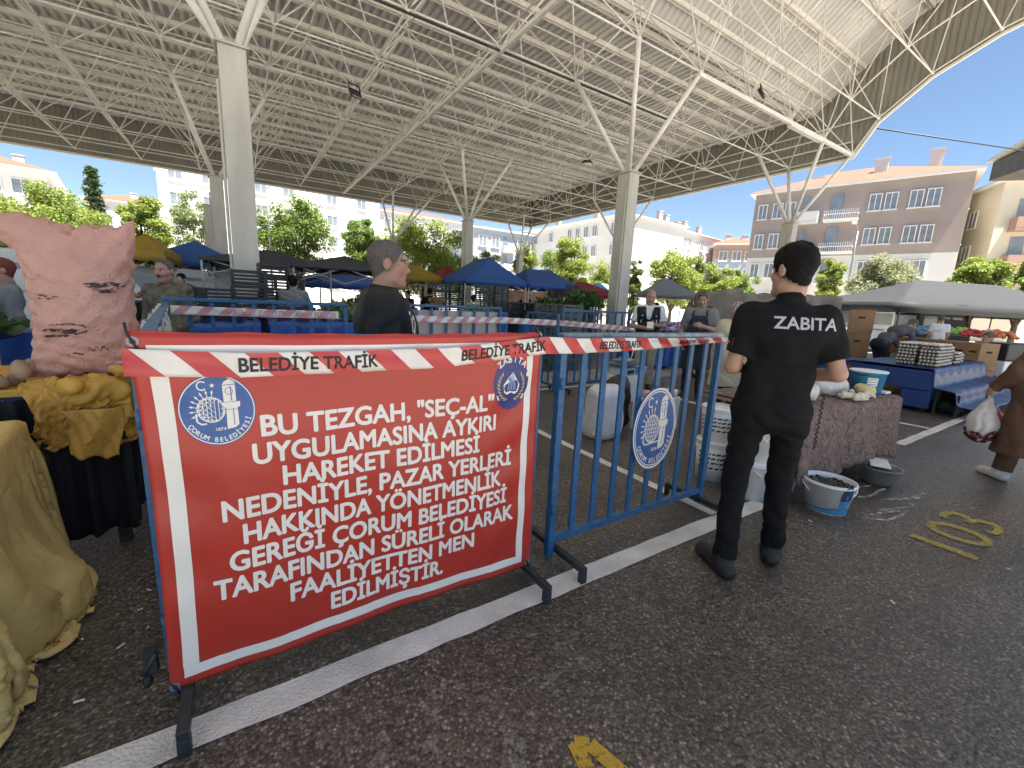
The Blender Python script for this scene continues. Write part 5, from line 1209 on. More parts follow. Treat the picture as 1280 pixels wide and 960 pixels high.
for sd in (-1, 1): d.poly([(cx+sd*.055, cy-.082), (cx+sd*.066, cy-.078), (cx+sd*.075, cy-.055), (cx+sd*.066, cy-.06)], 2, 6)
d.build('warden_emblem', [M['navy'], M['gold'], M['white_vinyl'], M['pale_blue']], banner_pt, bn, True)
for (u, v) in ((-.262, 1.262), (1.172, 1.272), (-.262, .10), (1.172, .112)):
    q = MB(); p = banner_pt(u, v, .004); k = len(q.v); n = 14
    for rr_, yy in ((.008, 0), (.015, 0)):
        for i in range(n): q.v.append((p[0]+rr_*math.cos(2*math.pi*i/n), p[1]-yy, p[2]+rr_*math.sin(2*math.pi*i/n)))
    for i in range(n): q.f.append((k+i, k+(i+1) % n, k+n+(i+1) % n, k+n+i)); q.m.append(0); q.sm.append(False)
    q.build('eyelet', M['top_steel'], bn, True)
for (u, v, dz) in ((-.262, 1.262, .05), (1.172, 1.272, .05), (-.262, .10, .04), (1.172, .112, .04)):
    p = Vector(banner_pt(u, v, .007)); MB().chain([p+Vector((.012, 0, -.03)), p, p+Vector((-.012, .01, dz*.5)), p+Vector((-.018, .035, dz))], .004, 6).build('cord_tie', M['black_ink'], bn, True)
q = MB()                                                       # the top hem rolled over the rail
q.chain([(BX0+(BX1-BX0)*i/30, 1.603-ripple(BX0+(BX1-BX0)*i/30, 1.285)+.004, 1.283-.010*math.sin(math.pi*i/30)+.003*math.sin(i*1.3)) for i in range(31)], .008, 6); q.build('hem', M['red_vinyl'], bn, True)

# ------------------------------------------------------------------ red and white barrier tape
def tape(label, pts, w, texts=(), per=.185, slant=.078, mirror=False, twist=None, red=M['red_tape'], ink=M['black_ink'], side=-1, bold=.022, group='barrier tapes'):
    """pts: (x, y, z) along the lower edge line's middle; w height"""
    P = [np.array(p, float) for p in pts]; S_ = [0]
    for a, b in zip(P[:-1], P[1:]): S_.append(S_[-1]+np.linalg.norm(b-a))
    L = S_[-1]
    def at_s(s): return np.array([np.interp(s, S_, [p[i] for p in P]) for i in range(3)])
    def wd(s): return w*(1 if twist is None else float(np.interp(s/L, twist[0], twist[1])))
    def pt(s, v, lift=0):
        c = at_s(s); e = .003*math.sin(s*23)+.002*math.sin(s*51); tl = .0 if twist is None else (1-wd(s)/w)
        return (c[0], c[1]+side*(lift+e+.003*math.sin(v*5+s*9))-tl*.5*w*(v-.5), c[2]+(v-.5)*wd(s))
    t = thing('barrier_tape', label, 'tape', tuple(P[0]), 0, group)
    q = MB(); n = int(L/.02); q.grid(lambda a, b: pt(a*L, b), n, 6); solidify(q.build('tape_film', M['white_tape'], t, True), .0008)
    q = MB(); s = -slant
    while s < L:
        x0, x1 = s, s+per*.5
        if x1+slant > 0.001:
            f = lambda a, b, x0=x0, x1=x1: pt(min(max(x0+(x1-x0)*a+(slant*(1-b)), 0), L), b, .0012)
            q.grid(f, 4, 6)
        s += per
    q.build('red_stripes', red, t, True)
    for (body, s0, s1, cap) in texts:
        d = Decal(); V, F = text_polys(body, 1.0, 0); lo, hi = V[:, 0].min(), V[:, 0].max(); u = (V[:, 0]-lo)/(hi-lo); u = 1-u if mirror else u
        for k in range(9):
            e = bold*cap/.68*(k > 0); ang_ = k*math.pi/4; d.items.append((np.stack([s0+u*(s1-s0)+e*math.cos(ang_), .5+(V[:, 1]/.68-.5)*cap/w+e/w*math.sin(ang_)], 1), F, 0, 4+.09*k))
        d.build('printed_words', [ink], lambda u, v, l: pt(u, v, l), t, True)
    return t
tape('front tape printed BELEDİYE TRAFİK across the red banner and the blue barrier', [(-.285, 1.578, 1.205), (-.02, 1.572, 1.187), (.3, 1.570, 1.186), (.7, 1.570, 1.190), (1.19, 1.572, 1.232), (1.40, 1.60, 1.222), (1.9, 1.63, 1.222), (2.35, 1.645, 1.228), (2.80, 1.655, 1.238)], .078,
     [('BELEDİYE TRAFİK', .275, .705, .043), ('BELEDİYE TRAFİK', 1.05, 1.475, .043), ('BELEDİYE TRAFİK', 1.86, 2.20, .040), ('BELEDİYE TRAFİK', 2.55, 2.86, .034)], twist=((0, .5, .68, .85, 1), (1, 1, .92, .62, .40)))
tape('back tape with faint mirrored words on the barrier before the camouflage man', [(-.56, 5.30, 1.20), (.2, 5.31, 1.185), (.98, 5.31, 1.18)], .085, [('BELEDİYE TRAFİK', .50, 1.00, .055), ('BELEDİYE TRAFİK', 1.08, 1.5, .055)], mirror=True, red=M['red_tape_back'], ink=M['red_tape_back'], slant=-.08)
tape('tape stretched across the white sheet and the gap in the back row', [(1.40, 5.30, 1.17), (2.3, 5.31, 1.15), (3.2, 5.31, 1.16), (4.36, 5.31, 1.13), (5.85, 5.33, 1.05)], .085, [('BELEDİYE TRAFİK', 2.9, 3.3, .045)], mirror=True, red=M['red_tape_back'], ink=M['red_tape_back'], slant=-.08)
sh = thing('white_sheet', 'thin white sheet hung over the barrier behind the grey haired officer', 'sheet', (1.3, 5.4, .3), group=None)
q = MB(); q.grid(lambda a, b: (1.36+1.83*a, 5.425+.012*math.sin(a*40)+.01*math.sin(b*9+a*12), .30+.97*b), 70, 24); solidify(q.build('cloth', mat('pinkish_white_sheet', (.66, .55, .52), .6, .06, 6, .2, 14, trans=.2), sh, True), .003)
sp = thing('plastic_wrap', 'strip of crumpled white plastic hung along the left side barrier', 'plastic sheet', (-.44, 3.4, .4))
q = MB(); q.grid(lambda a, b: (-.285-.30*a-.02+.03*math.sin(b*7+a*31)+.02*math.sin(a*63), 2.1+3.15*a, .72+.54*b+.03*math.sin(a*17)*(1-b)), 70, 14); solidify(q.build('film', M['bag'], sp, True), .002)

# ------------------------------------------------------------------ left: table, sack, tarpaulin
tb = thing('folding_table', 'table with black skirt and mustard cover beside the red banner', 'table', (-1.2, 3.2, 0))
TX0, TX1, TY0, TY1, TZ = -2.3, -.56, 2.95, 3.85, .90
MB().box(((TX0+TX1)/2, (TY0+TY1)/2, TZ-.02), (TX1-TX0, TY1-TY0, .035)).build('tabletop', M['mustard'], tb, True, bevel=.006)
for x, y in ((TX1-.06, TY0+.05), (TX1-.06, TY1-.05), (TX0+.1, TY0+.05), (TX0+.1, TY1-.05)): MB().bar((x, y, 0), (x, y, TZ-.04), .05).build('leg', M['dark_steel'], tb, True)
MB().bar((-1.35, TY0+.1, .70), (-.95, TY0+.06, .87), .02).build('brace', M['dark_steel'], tb, True)
q = MB()
def skirt(a, b):
    L = a*(.55+.8); x, y = (-1.02+L, TY0-.02) if L < .49 else (-.53, TY0-.02+(L-.49))
    f = .03*(1-b*.5)*math.sin(L*44)+.018*math.sin(L*83+1); taper = .07*(1-b)
    return (x+(f if L > .49 else 0)-(taper if L > .49 else 0)+(taper*.6 if L < .1 else 0), y-(f if L < .49 else 0), .10+(TZ-.15)*b+(.02*math.sin(L*19))*(1-b))
q.grid(skirt, 120, 12); solidify(q.build('black_skirt', M['black_skirt'], tb, True), .004)
tri = lambda x: abs((x/math.pi) % 2-1)*2-1                     # a sharp fold
rr = random.Random(5)
q = MB(); q.grid(lambda u, v: (-1.03+.60*u+.02*math.sin(v*15), 2.765+.46*v+.02*math.sin(u*21), .945+.022*math.sin(u*19+v*9)*math.sin(v*15-u*7)+.010*math.sin(u*37+v*31)), 60, 46)
cA = MB().box(((TX0+TX1)/2, (TY0+TY1)/2, .45), (TX1-TX0+.02, TY1-TY0+.02, .93)).build('c', M['mustard'])
cov = cloth_sim(q.mesh('rumpled_cover', M['mustard']), [cA], 26, mass=.25, stiff=8, bend=.08); cov.name = 'rumpled_cover'
solidify(link_mesh('rumpled_cover', cov, tb, True), .002)
def flap(u, v):
    f = .012*tri(u*9+v*4)+.006*tri(u*23-v*11); return (-.745+.185*u+.03*(1-v)*(u-.5)+.012*math.sin(v*5), TY0-.085-f-.02*math.sin(u*3), TZ-.10-.24*v-.02*u*v+.012*tri(u*13)*v)
q = MB(); q.grid(flap, 36, 26); solidify(q.build('hanging_corner', M['mustard'], tb, True), .003)
D = SDF(.010); D.ell((-.63, TY0-.05, TZ-.01), (.10, .07, .075)); D.cap((-.70, TY0-.05, TZ-.02), (-.56, TY0-.06, TZ+.05), .045, .03, k=.04)
link_mesh('bunched_cover', D.mesh('bunched_cover', M['mustard'], noise=folds(.022, 34, 8, .8, True)), tb, True)
# pink sack
sk = thing('plastic_sack', 'tall stuffed pink plastic sack with knotted corners standing on the table', 'sack', (-.75, 3.15, TZ+.02))
cxs, cys = -.690, 3.16
q = MB(); SW, SH, nu, nv, seen_v = .575, .97, 44, 74, {}
def sv(i, j, sd):
    k = (i, j, 0 if i in (0, nu) or j in (0, nv) else sd)
    if k not in seen_v:
        seen_v[k] = len(q.v); e = 0 if k[2] == 0 else sd; u, w = i/nu, j/nv
        q.v.append((SW*(u-.5), e*(.012+.004*math.sin(u*40+w*9)*math.sin(w*60)), SH*w))
    return seen_v[k]
for sd in (-1, 1):
    for i in range(nu):
        for j in range(nv):
            f = [sv(i, j, sd), sv(i+1, j, sd), sv(i+1, j+1, sd), sv(i, j+1, sd)]; q.f.append(tuple(f if sd < 0 else f[::-1])); q.m.append(0); q.sm.append(True)
sme = cloth_sim(q.mesh('film', M['pink_sack']), [], 40, mass=.2, stiff=25, bend=.05, pressure=7, grav=0, selfc=False, air=4); sme.name = 'film'
V_ = np.empty(len(sme.vertices)*3, np.float32); sme.vertices.foreach_get('co', V_); V_ = V_.reshape(-1, 3).astype(float)
zz0 = V_[:, 2].min(); hgt = V_[:, 2].max()-zz0; t_ = (V_[:, 2]-zz0)/hgt
wr = folds(.005, 34, 2, 2.0, True)(V_[:, 0], V_[:, 1], V_[:, 2]); low = np.clip((.55-t_)/.4, 0, 1)
V_[:, 1] += np.sign(V_[:, 1])*(wr*.8+low*.007*np.sin(V_[:, 2]*95+6*np.sin(V_[:, 0]*8)))
V_[:, 0] *= 1.04-.16*np.clip((t_-.78)/.22, 0, 1)**1.5
ear = np.clip((np.abs(V_[:, 0])/(SW/2)-.62)/.28, 0, 1)*np.clip((t_-.80)/.2, 0, 1)
bulge = np.clip(1-(np.abs(V_[:, 0]+.03)/(SW*.48))**2, 0, 1)*np.clip((t_-.6)/.4, 0, 1)**2
V_[:, 2] = TZ+.014+np.maximum((V_[:, 2]-zz0)-.055, 0)*.80/(hgt-.055)+bulge*.075+ear*np.where(V_[:, 0] > 0, .07, -.06); V_[:, 0] += ear*np.where(V_[:, 0] > 0, .015, -.14); V_[:, 0] += cxs; V_[:, 1] = V_[:, 1]*.92+cys
sme.vertices.foreach_set('co', V_.astype(np.float32).ravel()); sme.update(); so_ = link_mesh('film', sme, sk, True)
def bvh_of(me):
    return BVHTree.FromPolygons([v.co[:] for v in me.vertices], [tuple(p.vertices) for p in me.polygons])
sb = bvh_of(sme)
def sack_pt(u, v, l):
    h = sb.ray_cast(Vector((cxs+u, 2.4, v)), Vector((0, 1, 0))); p = h[0] if h[0] else Vector((cxs+u, cys-.16, v)); return (p.x, p.y-.0025-l, p.z)
d = Decal()
def blot(c, w, h, mi, n=9, seed=0):
    r_ = random.Random(seed)
    for i in range(n):
        x, y = c[0]+r_.uniform(-w, w), c[1]+r_.uniform(-h, h); a_ = r_.uniform(-.5, .5); L = w*r_.uniform(.3, .8); t_ = h*r_.uniform(.25, .6)
        d.poly([(x-L, y-t_*.3), (x-L*.3, y-t_), (x+L*.7, y-t_*.6+a_*.01), (x+L, y+t_*.2), (x+L*.2, y+t_), (x-L*.6, y+t_*.5)], mi, 1+i)
def put():
    global d
    d.build('smudged_print', [M['sack_print'], M['sack_white']], sack_pt, sk, True); d = Decal()
blot((.115, 1.40), .05, .022, 0, 12, 1); put(); blot((-.075, 1.165), .055, .018, 0, 12, 2); d.path([(-.11, 1.205), (-.03, 1.212), (.02, 1.205), (.028, 1.175), (-.02, 1.16)], .007, 0, 4); put()
blot((-.10, 1.345), .03, .012, 0, 6, 3); put(); d.path([(-.06, 1.05), (-.03, 1.065), (.0, 1.055)], .007, 0, 4); d.path([(.02, 1.07), (.025, 1.095), (.04, 1.07), (.05, 1.098), (.065, 1.07), (.075, 1.096), (.095, 1.075)], .006, 0, 5); put()
blot((.145, 1.0), .05, .016, 1, 8, 5); put(); blot((.185, 1.015), .02, .01, 0, 5, 6); put()
# potatoes beside it
rr = random.Random(3); pot = None
for i in range(34):
    lay = 0 if i < 22 else 1; x = -1.30+rr.random()*.40; y = 2.99+rr.random()*.42; z = TZ+.03+lay*.045
    q = MB().ball((0, 0, 0), .036, 10, sc=(1.25, .95, .85)) if pot is None else None
    if pot is None: pot = o = q.build('potato', M['potato'])
    else: o = pot.copy(); COL.objects.link(o)
    o.location = (x, y, z); o.rotation_euler = (rr.uniform(-1, 1), rr.uniform(-1, 1), rr.uniform(0, 6)); s_ = rr.uniform(.8, 1.25); o.scale = (s_, s_*rr.uniform(.85, 1.1), s_)
    tag(o, 'earthy brown potato in the loose heap left of the pink sack', 'potato', 'loose potatoes on the table')
q = MB(); q.box((-1.35, 3.0-.02, TZ+.02), (.6, .012, .035)); tag(q.build('wooden_batten', M['cheese']), 'pale wooden batten holding back the potatoes on the table', 'batten')
# tan tarpaulin in the foreground
tp = thing('tarpaulin', 'crumpled tan tarpaulin heaped over goods in the left foreground', 'tarpaulin', (-1.4, 2.1, 0))
q = MB(); q.grid(lambda u, v: (-2.30+2.42*u, .85+2.55*v, 1.04+.04*math.sin(u*9+v*4)+.035*math.sin(v*13-u*5)+.012*math.sin(u*31+v*17)), 96, 100)
b_1 = MB().box((-1.33, 2.22, .39), (1.0, .98, .78), rz=.08).build('c', M['card']); b_2 = MB().box((-1.15, 1.72, .20), (.6, .4, .40), rz=-.2).build('c', M['card']); b_3 = MB().box((0, 0, -.1), (20, 20, .2)).build('c', M['card']); b_4 = MB().ball((-.80, 2.40, .12), .15, 10).build('c', M['card'])
tme = cloth_sim(q.mesh('sheet', M['tan_tarp']), [b_1, b_2, b_3, b_4], 44, mass=.4, stiff=10, bend=.25, selfc=False); tme.name = 'sheet'
solidify(link_mesh('sheet', tme, tp, True), .004, 1)
cl = thing('clamp', 'dark metal clamp on the barrier post beside the banner bottom corner', 'clamp', (-.325, 1.66, .18))
q = MB(); q.box((0, 0, .0), (.035, .04, .09)); q.tube((-.02, -.02, -.03), (.02, -.02, .04), .009, 8); q.build('jaw', M['dark_steel'], cl); MB().lathe([(.012, -.04), (.016, -.02), (.010, 0)], 10, (-.01, -.02, -.035)).build('knob', M['lamp'], cl)
rr = random.Random(9); lit = None
for i in range(9):
    x, y = (-.62+rr.random()*.3, 1.7+rr.random()*.9) if i < 6 else (2.4+rr.random()*3.2, .2+rr.random()*1.2)
    if lit is None: o = lit = MB().box((0, 0, .004), (.05, .012, .004)).build('litter_scrap', M['white_plastic'])
    else: o = lit.copy(); COL.objects.link(o)
    o.location = (x, y, .004); o.rotation_euler = (0, 0, rr.uniform(0, 6)); s_ = rr.uniform(.25, .6); o.scale = (s_, s_, 1)
    tag(o, 'tiny pale scrap of litter on the asphalt near the stalls', 'litter', 'scraps of litter on the ground')

# ------------------------------------------------------------------ right: tables, buckets, bags
ct = thing('covered_table', 'table under a brown patterned cloth behind the man in black', 'table', (4.6, 1.9, 0))
A0 = Vector((3.52, 1.45, 0)); A1 = Vector((5.36, 1.37, 0)); dd_ = (A1-A0).normalized(); nn_ = Vector((-dd_.y, dd_.x, 0)); TL = (A1-A0).length; TH = .70
def tpt(a, b, z): p = A0+dd_*a+nn_*b; return Vector((p.x, p.y, z))
q = MB(); q.box(tpt(TL/2, .42, TH-.03), (TL-.04, .84, .03), rz=math.atan2(dd_.y, dd_.x)); q.build('tabletop', M['card'], ct, True)
for a, b in ((.1, .08), (TL-.1, .08), (TL-.1, .78), (.1, .78)): MB().bar(tpt(a, b, 0), tpt(a, b, TH-.05), .04).build('leg', M['dark_steel'], ct, True)
q = MB()
def cloth(u, v):
    a = u*TL
    if v < .45: b = .84*(1-v/.45); z = TH; return tpt(a, b, z+.004*math.sin(a*9)*math.sin(b*8))
    w = (v-.45)/.55; f = .03*w*math.sin(a*13+1.5*math.sin(a*3))+.015*w*math.sin(a*31); return tpt(a, -.02-f-.05*w, TH-.003-w*(.555+.03*math.sin(a*4)))
q.grid(cloth, 110, 30)
def cend(u, v):
    b = u*.84; f = .03*v*math.sin(b*19)+.02*v; return tpt(TL+.01+f, b-.03*(1-u)*v, TH-v*(.555+.04*math.sin(b*7)))
q.grid(cend, 40, 14); solidify(q.build('cloth', M['tablecloth'], ct, True), .004)
def bucket(label, p, h, r0, r1, m=M['white_plastic'], lid=None, fill=None, handle=True, deco=None, rz=0, group='buckets around the covered table', n=32, band=True, upside=False):
    t = thing('bucket', label, 'bucket', p, rz, group)
    prof = [(r0, 0), (r0+(r1-r0)*.9, h*.9), (r1*.985, h*.9), (r1*1.03, h*.92), (r1*1.03, h*.95), (r1, h*.955), (r1*1.015, h), (r1*.96, h), (r1*.93, h*.86), (r0*.93, .012)]
    MB().lathe(prof, n).build('shell', m, t)
    if lid: MB().lathe([(r1*1.05, h*.975), (r1*1.06, h*1.0), (r1*1.03, h*1.03), (r1*.95, h*1.035), (0.001, h*1.03)], n).build('lid', lid, t)
    if fill:
        q = MB(); q.lathe([(r1*.93, h*.84), (r1*.5, h*.86), (.001, h*.87)], n, capb=False); rr = random.Random(int(r1*1000))
        for i in range(70): a, rr_ = rr.uniform(0, 6.3), r1*.88*math.sqrt(rr.random()); q.ball((rr_*math.cos(a), rr_*math.sin(a), h*.86), .012, 6)
        q.build('contents', fill, t)
    if handle:
        MB().chain([(r1*1.03*math.cos(a), r1*1.03*math.sin(a)*.25-r1*.95*math.sin(a), h*.88-.55*r1*math.sin(a)) for a in np.linspace(0, math.pi, 13)], .005, 6).build('handle', m, t)
    if deco:
        d = Decal(); deco(d); rb = lambda z: r0+(r1-r0)*z/h
        d.build('label_print', [M['bucket_blue'], M['label_navy'], M['white_vinyl']], lambda u, v, l: ((rb(v)+.0015+l)*math.cos(u-math.pi/2), (rb(v)+.0015+l)*math.sin(u-math.pi/2), v), t, False)
    return t
def deco_wave(h):
    def f(d):
        n = 30; U = np.linspace(-1.45, 1.45, n)
        top = .16*h+.06*h*np.sin(U*2.2+.6)
        for i in range(n-1): d.poly([(U[i], .07*h), (U[i+1], .07*h), (U[i+1], top[i+1]), (U[i], top[i])], 0, 1)
        for i in range(n-1): d.poly([(U[i], top[i]+.02*h), (U[i+1], top[i+1]+.02*h), (U[i+1], top[i+1]+.045*h), (U[i], top[i]+.045*h)], 1, 1)
        d.ring((.62, .66*h), .05, .30, 1, 1, 24, .09/.30); 
        for i in range(4): d.line((.35, (.50-.09*i)*h), (.95-.08*i, (.50-.09*i)*h), .018, 0, 2, 8)
    return f
def deco_text(h):
    def f(d):
        rr = random.Random(3)
        for row, z in enumerate((.72, .60, .48, .34)):
            x = -.9
            while x < .9:
                L = rr.uniform(.08, .26); d.line((x, z*h), (x+L, z*h+.02*h), .05*h, 1, 1, 5); x += L+rr.uniform(.04, .1)
    return f
bucket('white bucket of olives with blue wave print in front of the patterned cloth', at(1031, 640)+Vector((.07, .03, 0)), .235, .13, .165, fill=M['olive'], deco=deco_wave(.235), rz=R(-58))
bk = at(903, 608)+Vector((.12, .18, 0))
bucket('lower white bucket of the stack behind the barrier end', bk, .33, .135, .15, lid=M['white_plastic'], deco=deco_text(.33), rz=R(-60))
bucket('upper white bucket stacked on another behind the barrier end', bk+Vector((.02, .0, .342)), .28, .135, .15, lid=M['white_plastic'], deco=deco_text(.28), rz=R(-75))
p = at(945, 632)+Vector((.16, .16, 0)); bucket('plain lower white tub seen between the legs of the man in black', p, .30, .15, .18, lid=M['white_plastic'], rz=R(30))
bucket('plain upper white tub seen between the legs of the man in black', p+Vector((0, 0, .312)), .26, .15, .18, lid=M['white_plastic'], rz=R(30))
p = p+Vector((.36, -.04, 0)); bucket('lower white bucket with black print behind the right leg of the man in black', p, .30, .13, .16, lid=M['white_plastic'], deco=deco_text(.3), rz=R(-50))
bucket('upper white bucket with black print behind the right leg of the man in black', p+Vector((0, 0, .312)), .26, .13, .16, lid=M['white_plastic'], deco=deco_text(.26), rz=R(-40))
bs = thing('metal_basin', 'dull round metal basin on the ground by the patterned cloth', 'basin', at(1083, 602)+Vector((.04, -.06, 0)))
MB().lathe([(.08, 0), (.11, .03), (.145, .15), (.158, .155), (.158, .162), (.142, .158), (.10, .035), (.001, .03)], 28).build('bowl', M['basin'], bs)
q = MB(); q.box((.06, .03, .172), (.26, .14, .018), rz=.4); q.build('tray_lid', M['white_plastic'], bs, bevel=.006)
pb = SDF(.012); c = at(1050, 598); pb.ell((c.x+.06, c.y+.12, .05), (.14, .08, .055)); pb.cap((c.x-.1, c.y+.18, .04), (c.x+.1, c.y+.1, .05), .045)
o = link_mesh('plastic_bag', pb.mesh('plastic_bag', M['bag'], noise=folds(.012, 40, 2), cuts=[((0, 0, .004), (0, 0, -1))])); tag(o, 'flattened clear plastic bag on the ground beside the metal basin', 'bag')
# things on the patterned table
bl = tpt(1.66, .22, TH+.006)
t = bucket('blue and white lidded bucket standing on the patterned table', bl, .215, .122, .146, m=M['bucket_blue'], lid=M['white_plastic'], rz=R(-62), handle=False)
d = Decal()
for i in range(8): d.poly([(-.15+.075*i, .08), (-.075+.075*i, .08), (-.075+.075*i, .16), (-.15+.075*i, .16)], 2, 1)
for i in range(3): d.line((-.08, .145-.024*i), (.38, .145-.024*i), .008, 0, 2, 6)
d.build('label_print', [M['bucket_blue'], M['label_navy'], M['white_vinyl']], lambda u, v, l: ((.124+.024*v/.215+l)*math.cos(u-math.pi/2), (.124+.024*v/.215+l)*math.sin(u-math.pi/2), v), t, False)
MB().chain([(.149*math.cos(a), .149*math.sin(a), .19-.012*math.cos(a*3)) for a in np.linspace(2.0, 4.6, 14)], .007, 6).build('handle', M['label_navy'], t)
bucket('small white bucket behind the bags on the patterned table', tpt(1.32, .68, TH+.006), .22, .11, .135, rz=0, handle=False)
def bag(label, c, r, seed, m=M['bag'], knot=True, group='white bags of produce on the patterned table', fill=None):
    t = thing('plastic_bag', label, 'bag', (c[0], c[1], c[2]), 0, group); D = SDF(.012)
    D.ell((0, 0, r[2]*.85), r, k=.05); rr = random.Random(seed)
    for i in range(4): a = rr.uniform(0, 6.3); D.ell((r[0]*.5*math.cos(a), r[1]*.5*math.sin(a), r[2]*.7), (r[0]*.6, r[1]*.6, r[2]*.6), k=.05)
    if knot: D.cap((0, 0, r[2]*1.5), (rr.uniform(-.03, .03), rr.uniform(-.03, .03), r[2]*1.5+.07), .03, .045, k=.05)
    link_mesh('film', D.mesh('film', m, noise=folds(.011, 55, seed), cuts=[((0, 0, .003), (0, 0, -1))]), t); return t
bag('large knotted white bag at the back of the patterned table', tpt(1.02, .62, TH+.006), (.19, .15, .12), 1)
bag('white bag of curd in front on the patterned table', tpt(1.10, .30, TH+.006), (.20, .13, .10), 2, knot=False)
bag('white bag leaning on the blue bucket', tpt(1.38, .40, TH+.006), (.12, .10, .11), 3)
bag('tall white bag behind the man in black right elbow', tpt(.80, .66, TH+.006), (.14, .13, .17), 4)
bag('white bag half hidden behind the man in black hip', tpt(.55, .30, TH+.006), (.16, .13, .10), 5, knot=False)
tw = thing('cloth_heap', 'heap of pale knotted cheese strips at the table edge beside the man in black', 'cheese', tpt(1.08, .06, TH+.006))
D = SDF(.009); rr = random.Random(8)
for i in range(16): x, y = rr.uniform(-.17, .17), rr.uniform(-.05, .10); D.cap((x, y, .025+rr.random()*.05), (x+rr.uniform(-.10, .12), y-rr.uniform(.02, .10), .018+rr.random()*.02), .020, .012, k=.012)
link_mesh('strips', D.mesh('strips', mat('pale_cheese_strips', (.68, .64, .50), .6, .06, 20, .2, 60)), tw)
for i, (a, b, s_) in enumerate(((1.36, .10, .9), (1.46, .18, .8))):
    D = SDF(.009); D.ell((0, 0, .065*s_), (.085*s_, .075*s_, .07*s_))
    o = link_mesh('cheese', D.mesh('cheese', M['cheese'], noise=folds(.004, 40, i), cuts=[((0, 0, .003), (0, 0, -1))])); o.location = tpt(a, b, TH+.006)
    tag(o, ('round yellow cheese nearest the front edge of the patterned table', 'smaller yellow cheese wrapped beside the blue bucket')[i], 'cheese', 'cheeses on the patterned table')
q = MB(); q.box((0, 0, .012), (.13, .09, .022)); o = q.build('small_dish', M['white_plastic'], bevel=.006); o.location = tpt(1.79, .12, TH+.006); tag(o, 'small white dish at the right corner of the patterned table', 'dish')

# ------------------------------------------------------------------ inside the closed stall
ws = thing('woven_sack', 'white woven sack standing full behind the emblem barrier', 'sack', at(762, 552)+Vector((.05, .18, 0)))
D = SDF(.014); D.rbox((0, 0, .27), (.20, .15, .29), .10, k=.05); D.cap((-.17, 0, .52), (.17, 0, .53), .05, k=.06); D.ell((.02, 0, .18), (.21, .17, .18), k=.08); D.cap((-.2, -.08, .06), (-.26, -.1, .05), .025, .015)
link_mesh('weave', D.mesh('weave', M['woven'], noise=folds(.012, 24, 4), cuts=[((0, 0, .003), (0, 0, -1))]), ws)
db = thing('dark_bag', 'dark brown bag behind the white woven sack', 'bag', at(800, 545)+Vector((.0, .42, 0)))
D = SDF(.016); D.rbox((0, 0, .28), (.16, .14, .29), .10); D.cap((-.05, 0, .56), (.08, 0, .58), .06)
link_mesh('film', D.mesh('film', mat('dark_maroon_bag', (.035, .015, .015), .4, .4, 12, .3, 20), noise=folds(.014, 26, 6), cuts=[((0, 0, .003), (0, 0, -1))]), db)
fb_ = thing('foam_box', 'white foam box with pink packets behind the emblem plate', 'box', at(838, 545)+Vector((.05, .28, 0)), R(14))
q = MB(); w_, dp, hh, tk = .50, .36, .40, .04
q.box((0, 0, tk/2), (w_, dp, tk)); q.box((0, -dp/2+tk/2, hh/2+tk/2), (w_, tk, hh-tk)); q.box((0, dp/2-tk/2, hh/2+tk/2), (w_, tk, hh-tk)); q.box((-w_/2+tk/2, 0, hh/2+tk/2), (tk, dp-2*tk, hh-tk)); q.box((w_/2-tk/2, 0, hh/2+tk/2), (tk, dp-2*tk, hh-tk)); q.build('shell', M['foam'], fb_, bevel=.008)
D = SDF(.014)
rr = random.Random(2)
for i in range(7): D.ell((rr.uniform(-.15, .15), rr.uniform(-.09, .09), .40+rr.uniform(0, .05)), (.09, .06, .045), k=.02)
link_mesh('pink_packets', D.mesh('pink_packets', mat('pale_pink_packet', (.62, .36, .38), .5, .15, 14, .3, 30), noise=folds(.008, 40, 9)), fb_)
q = MB(); q.box((.22, -.04, .44), (.16, .2, .05), rz=.3); q.build('loose_lid', M['foam'], fb_, bevel=.006)
st = thing('market_scale', 'pale scale and steel trays on a foam box in the middle of the closed stall', 'scale', at(815, 515)+Vector((.15, .75, 0)), R(10))
MB().box((0, 0, .20), (.46, .38, .40)).build('foam_stand', M['foam'], st, bevel=.01)
MB().box((0, 0, .46), (.30, .28, .11)).build('scale_body', M['wall_pale'], st, bevel=.02)
q = MB(); q.lathe([(.03, .52), (.06, .53), (.19, .56), (.20, .565), (.06, .545)], 20); q.build('scale_pan', M['top_steel'], st)
MB().box((.0, -.145, .46), (.18, .012, .06)).build('scale_display', M['lamp'], st)
q = MB(); q.box((-.02, .0, .585), (.44, .30, .018)); q.box((.04, .02, .625), (.36, .26, .016), rz=.25); q.build('steel_tray', M['top_steel'], st, bevel=.004)
q = MB(); q.box((.33, -.05, .46), (.24, .22, .13)); q.build('blue_packet', M['tent_light'], st, bevel=.02)
tr = thing('tripod_stand', 'thin white folding stand legs beside the scale', 'stand', at(785, 470)+Vector((-.2, -.3, 0)))
q = MB()
for a, b in (((-.25, 0, 0), (.05, 0, .85)), ((.25, 0, 0), (-.05, 0, .85)), ((-.25, .25, 0), (.05, .25, .85)), ((.25, .25, 0), (-.05, .25, .85))): q.tube(a, b, .012, 6)
q.tube((.05, 0, .85), (.05, .25, .85), .012, 6); q.tube((-.05, 0, .85), (-.05, .25, .85), .012, 6); q.build('legs', M['white_steel'], tr)

